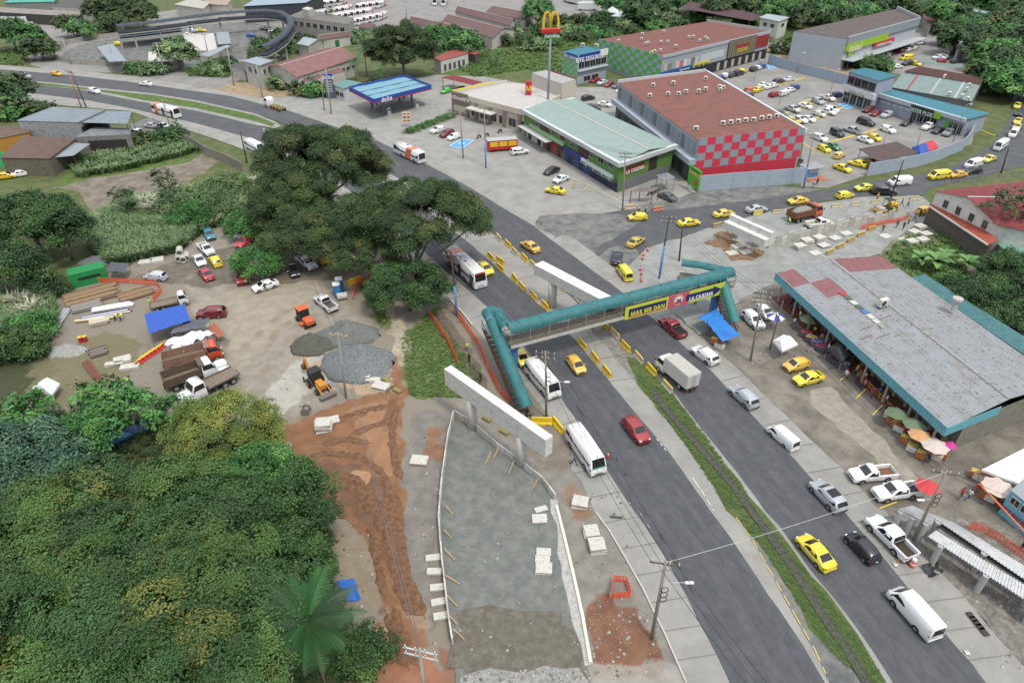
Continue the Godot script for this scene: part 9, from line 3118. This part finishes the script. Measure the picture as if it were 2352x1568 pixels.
	for q in [[412,604,0],[422,606,0],[417,600,1],[430,602,0],[267,600,0],[775,690,2]]:
		mb=MB.new()
		if q[0]==267:pipe(mb,Vector3(0,0,0),Vector3(0,1.2,0),0.75,0.6)
		else:pipe(mb,Vector3(0,0.6+0.9*(q[2] % 2),0),Vector3(-0.7 if q[2]!=2 else 1.5,0.6+0.9*(q[2] % 2),-1.8 if q[2]!=2 else -0.5),0.58,0.45)
		solo("concrete_pipe",mb.mesh(),sheet([196,194,186],[170,166,156],2),{267: "upright concrete manhole ring by the dark lean-to",775: "large concrete pipe beside the blue toilet"}.get(q[0],"concrete pipe in the pile beside the silver sedan"),"pipe","concrete pipes in the yard" if not q[0] in [267,775] else "",G(q[0],q[1])+Vector3(0,0.1,0))
	for q in [[776,680],[782,668]]:
		t=thing("portable_toilet","blue portable toilet with a white roof by the big concrete pipe","toilet",G(q[0],q[1])+Vector3(0,0.1,0),0.3,"portable toilets")
		mb=MB.new()
		rbox(mb,Vector3(0,1.05,0),Vector3(1.15,2.1,1.15),0.06)
		part(t,"cabin",mb.mesh(),mt([50,120,170],0.6))
		mb=MB.new()
		rbox(mb,Vector3(0,2.2,0),Vector3(1.2,0.24,1.2),0.1)
		part(t,"roof",mb.mesh(),mt([232,234,236],0.6))
		mb=MB.new()
		mb.box(Vector3(0.05,1.05,0.59),Vector3(0.8,1.8,0.04))
		part(t,"door",mb.mesh(),mt([60,132,182],0.6))
	for i in 7:barrier(318+i*9,838-i*6,326+i*9,830-i*6,[222,70,62],"red plastic barrier stored beside the orange dump truck","red barriers in the yard",0.8)
	for q in [[186,786],[197,784]]:
		mb=MB.new()
		mb.cyl(Vector3.ZERO,Vector3(0,0.9,0),0.3,0.3,12)
		t=thing("oil_drum","red drum with a yellow lid in the clearing","drum",G(q[0],q[1]),0,"red drums")
		part(t,"drum",mb.mesh(),mt([176,44,60],0.5))
		mb=MB.new()
		mb.cyl(Vector3(0,0.9,0),Vector3(0,0.98,0),0.33,0.3,12)
		part(t,"lid",mb.mesh(),mt([226,190,40],0.5))
	for q in [[1118,965],[1158,995],[868,852],[886,876],[912,900],[896,886]]:
		mb=MB.new()
		rbox(mb,Vector3(0,0.3,0),Vector3(1.3,0.5,0.6),0.12)
		solo("hay_bale",mb.mesh(),earth("hay",[156,146,90],[178,166,106],[196,184,124],1.5,0.3,4),"straw bale laid against the silt line","bale","straw bales",G(q[0],q[1]))
		get_child(get_child_count()-1).rotation.y=-0.7
	mb=MB.new()
	for z in [-0.45,0.45]:mb.cyl(Vector3(0,0.6,z),Vector3(0,0.6,z+0.06),0.6,0.6,16)
	mb.cyl(Vector3(0,0.6,-0.45),Vector3(0,0.6,0.45),0.32,0.32,12)
	solo("cable_reel",mb.mesh(),mt([132,128,122],0.7),"grey cable reel beside the backhoe","reel","",G(704,950))
	machines()
	steel_walkway()
func machines():
	var M:=car_meshes("truckcab")
	var wheel:=func(t:Node,x:float,z:float,s:float):
		var w:=part(t,"wheel",M.wheel,mt(TYRE,0.9),Transform3D((Basis.IDENTITY if z>0 else Basis(Vector3.UP,PI)).scaled(Vector3(s,s,1.3)),Vector3(x,0.45*s,z)))
		part(w,"rim",M.rim,mt([206,160,60],0.6))
	var bx:=func(t:Node,called:String,p:Vector3,s:Vector3,c:Array,ch:=0.08,bs:=Basis.IDENTITY):
		var mb:=MB.new()
		rbox(mb,p,s,ch,bs)
		part(t,called,mb.mesh(),mt(c,0.6))
	var cabin:=func(t:Node,p:Vector3,s:Vector3,rc:Array):
		var mb:=MB.new()
		for q in [[-1,-1],[-1,1],[1,-1],[1,1]]:mb.box(p+Vector3(q[0]*s.x*0.48,0,q[1]*s.z*0.48),Vector3(0.09,s.y,0.09))
		part(t,"cab_posts",mb.mesh(),mt([52,52,52],0.7))
		bx.call(t,"cab_glass",p,Vector3(s.x*0.9,s.y*0.96,s.z*0.9),[40,46,50],0.03)
		bx.call(t,"cab_roof",p+Vector3(0,s.y*0.5+0.06,0),Vector3(s.x*1.1,0.14,s.z*1.1),rc,0.04)
	var am:=[206,140,52]
	var t:=thing("backhoe_loader","yellow backhoe loader with a black cab roof on the wet earth","backhoe",(G(712,872)+G(748,905))*0.5,heading(708,862,750,908))
	bx.call(t,"engine_cover",Vector3(1.2,1.15,0),Vector3(1.6,0.8,0.95),am); bx.call(t,"chassis",Vector3(0,0.75,0),Vector3(3.6,0.45,0.9),[60,58,54])
	cabin.call(t,Vector3(-0.3,1.9,0),Vector3(1.3,1.5,1.4),[44,46,48])
	for z in [-1.0,1.0]:
		wheel.call(t,-0.6,z*0.95,1.5); wheel.call(t,1.6,z*0.85,1.0)
		bx.call(t,"loader_arm",Vector3(2.0,1.0,z*0.6),Vector3(2.0,0.2,0.16),am,0.04,Basis(Vector3.BACK,-0.35))
		bx.call(t,"stabiliser",Vector3(-2.0,0.5,z*1.0),Vector3(0.2,0.9,0.2),[60,58,54],0.03)
	bx.call(t,"bucket",Vector3(3.1,0.4,0),Vector3(0.7,0.6,2.3),[110,104,98],0.12)
	bx.call(t,"boom",Vector3(-2.5,2.0,0),Vector3(0.3,2.4,0.3),am,0.05,Basis(Vector3.BACK,0.35)); bx.call(t,"dipper",Vector3(-3.4,2.3,0),Vector3(0.26,2.0,0.26),am,0.05,Basis(Vector3.BACK,-0.5)); bx.call(t,"hoe_bucket",Vector3(-3.8,1.2,0),Vector3(0.7,0.7,0.8),[104,60,44],0.12)
	t=thing("road_sweeper","orange self propelled sweeper in the works yard","sweeper",G(702,742),heading(688,728,716,756))
	var og:=[214,100,56]
	bx.call(t,"engine_cover",Vector3(1.3,1.1,0),Vector3(1.7,0.75,1.3),og); bx.call(t,"chassis",Vector3(0.2,0.7,0),Vector3(3.8,0.25,1.0),[64,58,54]); bx.call(t,"tank",Vector3(-1.6,1.1,0),Vector3(0.8,0.7,1.4),[226,222,214],0.2)
	cabin.call(t,Vector3(-0.5,1.75,0),Vector3(1.4,1.5,1.5),og)
	bx.call(t,"brush_hood",Vector3(0.5,0.45,0),Vector3(0.8,0.5,2.2),og,0.12)
	for z in [-1.0,1.0]:
		wheel.call(t,1.5,z*0.75,0.85); wheel.call(t,-1.4,z*0.75,0.85)
	t=thing("road_roller","yellow road roller with a smooth steel drum on the compacted gravel","roller",G(2032,486),heading(2052,482,1990,492))
	bx.call(t,"engine_cover",Vector3(-1.7,1.3,0),Vector3(1.7,0.9,1.4),[214,172,60],0.15); bx.call(t,"deck",Vector3(-0.4,0.9,0),Vector3(1.4,0.25,1.6),[50,50,50],0.04)
	for z in [-1.0,1.0]:
		wheel.call(t,-1.6,z*0.85,1.45); bx.call(t,"drum_frame",Vector3(1.5,0.75,z*1.05),Vector3(2.2,0.35,0.12),[214,172,60],0.04)
	bx.call(t,"front_frame",Vector3(2.6,0.75,0),Vector3(0.16,0.4,2.2),[214,172,60],0.04); bx.call(t,"canopy",Vector3(-0.5,2.6,0),Vector3(1.7,0.12,1.6),[52,52,54],0.04)
	var mb:=MB.new()
	mb.cyl(Vector3(1.5,0.78,-0.98),Vector3(1.5,0.78,0.98),0.76,0.76,22)
	part(t,"drum",mb.mesh(true),mt([176,170,160],0.5,0.2))
	mb=MB.new()
	for z in [-0.7,0.7]:
		for x in [-1.2,0.2]:mb.box(Vector3(x,1.75,z),Vector3(0.07,1.7,0.07))
	part(t,"canopy_posts",mb.mesh(),mt([52,52,54],0.7))
	# tractor unit on the far carriageway
	t=thing("chassis_truck","white cabbed truck with a bare yellow chassis on the far carriageway","truck",G(632,250),heading(662,262,604,240))
	var S:=Transform3D(Basis.IDENTITY.scaled(Vector3(1.1,1.2,1.1)),Vector3(3.2,0,0))
	part(t,"cab",M.body,paint(WHT),S); part(t,"windshield",M.front,glass(),S)
	for s in M.sides:part(t,"window",s,glass(),S)
	for z in [-0.45,0.45]:bx.call(t,"frame_rail",Vector3(-0.8,0.9,z),Vector3(7.4,0.28,0.14),[176,156,90],0.03)
	for x in [-3.8,-2.0,-0.2,1.4]:bx.call(t,"cross_member",Vector3(x,0.9,0),Vector3(0.2,0.2,2.0),[176,156,90],0.03)
	for x in [3.3,0.4,-0.7,-2.6,-3.7]:
		for z in [-1.0,1.0]:wheel.call(t,x,z,1.1)
func steel_walkway():
	for q in [["white corrugated walkway roof strip beside the market street",[2125,1176,2190,1200,2420,1340,2420,1375],2.8,[226,228,230]],["lower white corrugated strip of the walkway works",[2132,1232,2150,1218,2420,1385,2420,1420],2.6,[220,222,224]],["white corrugated canopy roof by the crew cab pickup",[2062,1170,2096,1162,2150,1186,2138,1206],2.8,[232,234,234]]]:
		var P:=GP(q[1],q[2])
		var o:=base_of(P)
		var t:=thing("corrugated_canopy",q[0],"canopy",o)
		var R:=rel(P,o)
		part(t,"roof",ribs(R[0],R[3],R[2],R[1],40,0.09),sheet([206,208,208],[182,182,178],4))
		for k in 3:
			var p:=R[0].lerp(R[3],0.12+k*0.38)
			var mb:=MB.new()
			mb.cyl(Vector3(p.x,0,p.z),Vector3(p.x,q[2]-0.05,p.z),0.3,0.3,10)
			part(t,"post",mb.mesh(),mt([176,178,176],0.8))
	var P2:=GP([2150,1208,2180,1200,2420,1350,2420,1384],2.5)
	var mb:=MB.new()
	mb.flat(P2)
	solo("shade_net",mb.mesh(),mt([40,42,44],0.9),"black shade net stretched between the walkway strips","net")
	mb=MB.new()
	for k in 2:mb.beam(G(2225+k*8,1405+k*10,0.3),G(2262+k*8,1450+k*10,0.3),0.5,0.06)
	solo("mesh_ramp",mb.mesh(),mt([64,58,54],0.8),"dark steel mesh ramp on the shoulder past the white van","ramp")
	tarp("black_sheet","crumpled black plastic beside the orange drum",[2116,1300,2150,1288,2170,1310,2140,1330],0.3,[40,42,46],0.3,"sheet",false)
	# motorcycles
	for q in [[2034,948,"dark motorcycle parked before the green parasol"],[1492,448,"red motorcycle under the rusty canopy"],[1503,446,"black motorcycle under the rusty canopy"],[1100,318,"red delivery motorcycle at the restaurant steps"],[1118,314,"red delivery motorcycle beside another at the restaurant"],[1148,305,"black delivery motorcycle with a red box"]]:
		var t:=thing("motorcycle",q[2],"motorcycle",G(q[0],q[1])+Vector3(0,0.1,0),0.9)
		for x in [-0.62,0.62]:
			mb=MB.new()
			mb.cyl(Vector3(x,0.3,-0.06),Vector3(x,0.3,0.06),0.3,0.3,12)
			part(t,"wheel",mb.mesh(),mt(TYRE,0.9))
		mb=MB.new()
		rbox(mb,Vector3(0,0.62,0),Vector3(0.8,0.34,0.26),0.08)
		part(t,"body",mb.mesh(),mt([170,40,40] if q[2].begins_with("red") else [44,44,48],0.4))
		mb=MB.new()
		rbox(mb,Vector3(-0.25,0.84,0),Vector3(0.7,0.12,0.28),0.04)
		part(t,"seat",mb.mesh(),mt([30,30,32],0.7))
		mb=MB.new()
		mb.tube([Vector3(0.62,0.3,0),Vector3(0.42,0.95,0)],0.04,6)
		mb.tube([Vector3(0.4,1.0,-0.34),Vector3(0.44,0.96,0),Vector3(0.4,1.0,0.34)],0.025,5)
		part(t,"handlebar",mb.mesh(),mt([90,90,92],0.4,0.5))
func _ready():
	rng.seed=11
	var cam:=Camera3D.new()
	cam.name="camera"
	cam.fov=53.13
	cam.far=4000.0
	cam.position=Vector3(0,EYE,0)
	cam.rotation=Vector3(-PITCH,0,0)
	add_child(cam)
	var env:=Environment.new()
	env.background_mode=Environment.BG_SKY
	var sky:=Sky.new()
	var sm:=ProceduralSkyMaterial.new()
	sm.sky_top_color=Color(0.94,0.96,1.0)
	sm.sky_horizon_color=Color(0.36,0.39,0.42)
	sm.sky_curve=0.5
	sm.ground_bottom_color=Color(0.3,0.3,0.28)
	sm.ground_horizon_color=Color(0.7,0.72,0.72)
	sky.sky_material=sm
	env.sky=sky
	env.tonemap_mode=Environment.TONE_MAPPER_LINEAR
	env.tonemap_exposure=1.8
	env.sdfgi_enabled=true
	env.ssao_enabled=true
	env.ssil_enabled=true
	env.fog_enabled=false
	env.fog_density=0.0004
	env.fog_light_color=Color(0.84,0.88,0.92)
	var we:=WorldEnvironment.new()
	we.name="environment"
	we.environment=env
	add_child(we)
	var sun:=DirectionalLight3D.new()
	sun.name="sun"
	sun.light_energy=0.5
	sun.light_color=Color(1.0,0.97,0.92)
	sun.light_angular_distance=10.0
	sun.shadow_enabled=true
	sun.rotation_degrees=Vector3(-62,35,0)
	add_child(sun)
	ground()
	site()
	ruts()
	print("ground ",Time.get_ticks_msec())
	buildings()
	print("buildings ",Time.get_ticks_msec())
	fleet()
	print("fleet ",Time.get_ticks_msec())
	site_things()
	print("site ",Time.get_ticks_msec())
	plants()
	print("plants ",Time.get_ticks_msec())
	poles()
	people()
	print("people ",Time.get_ticks_msec())
	props()
	print("props ",Time.get_ticks_msec())
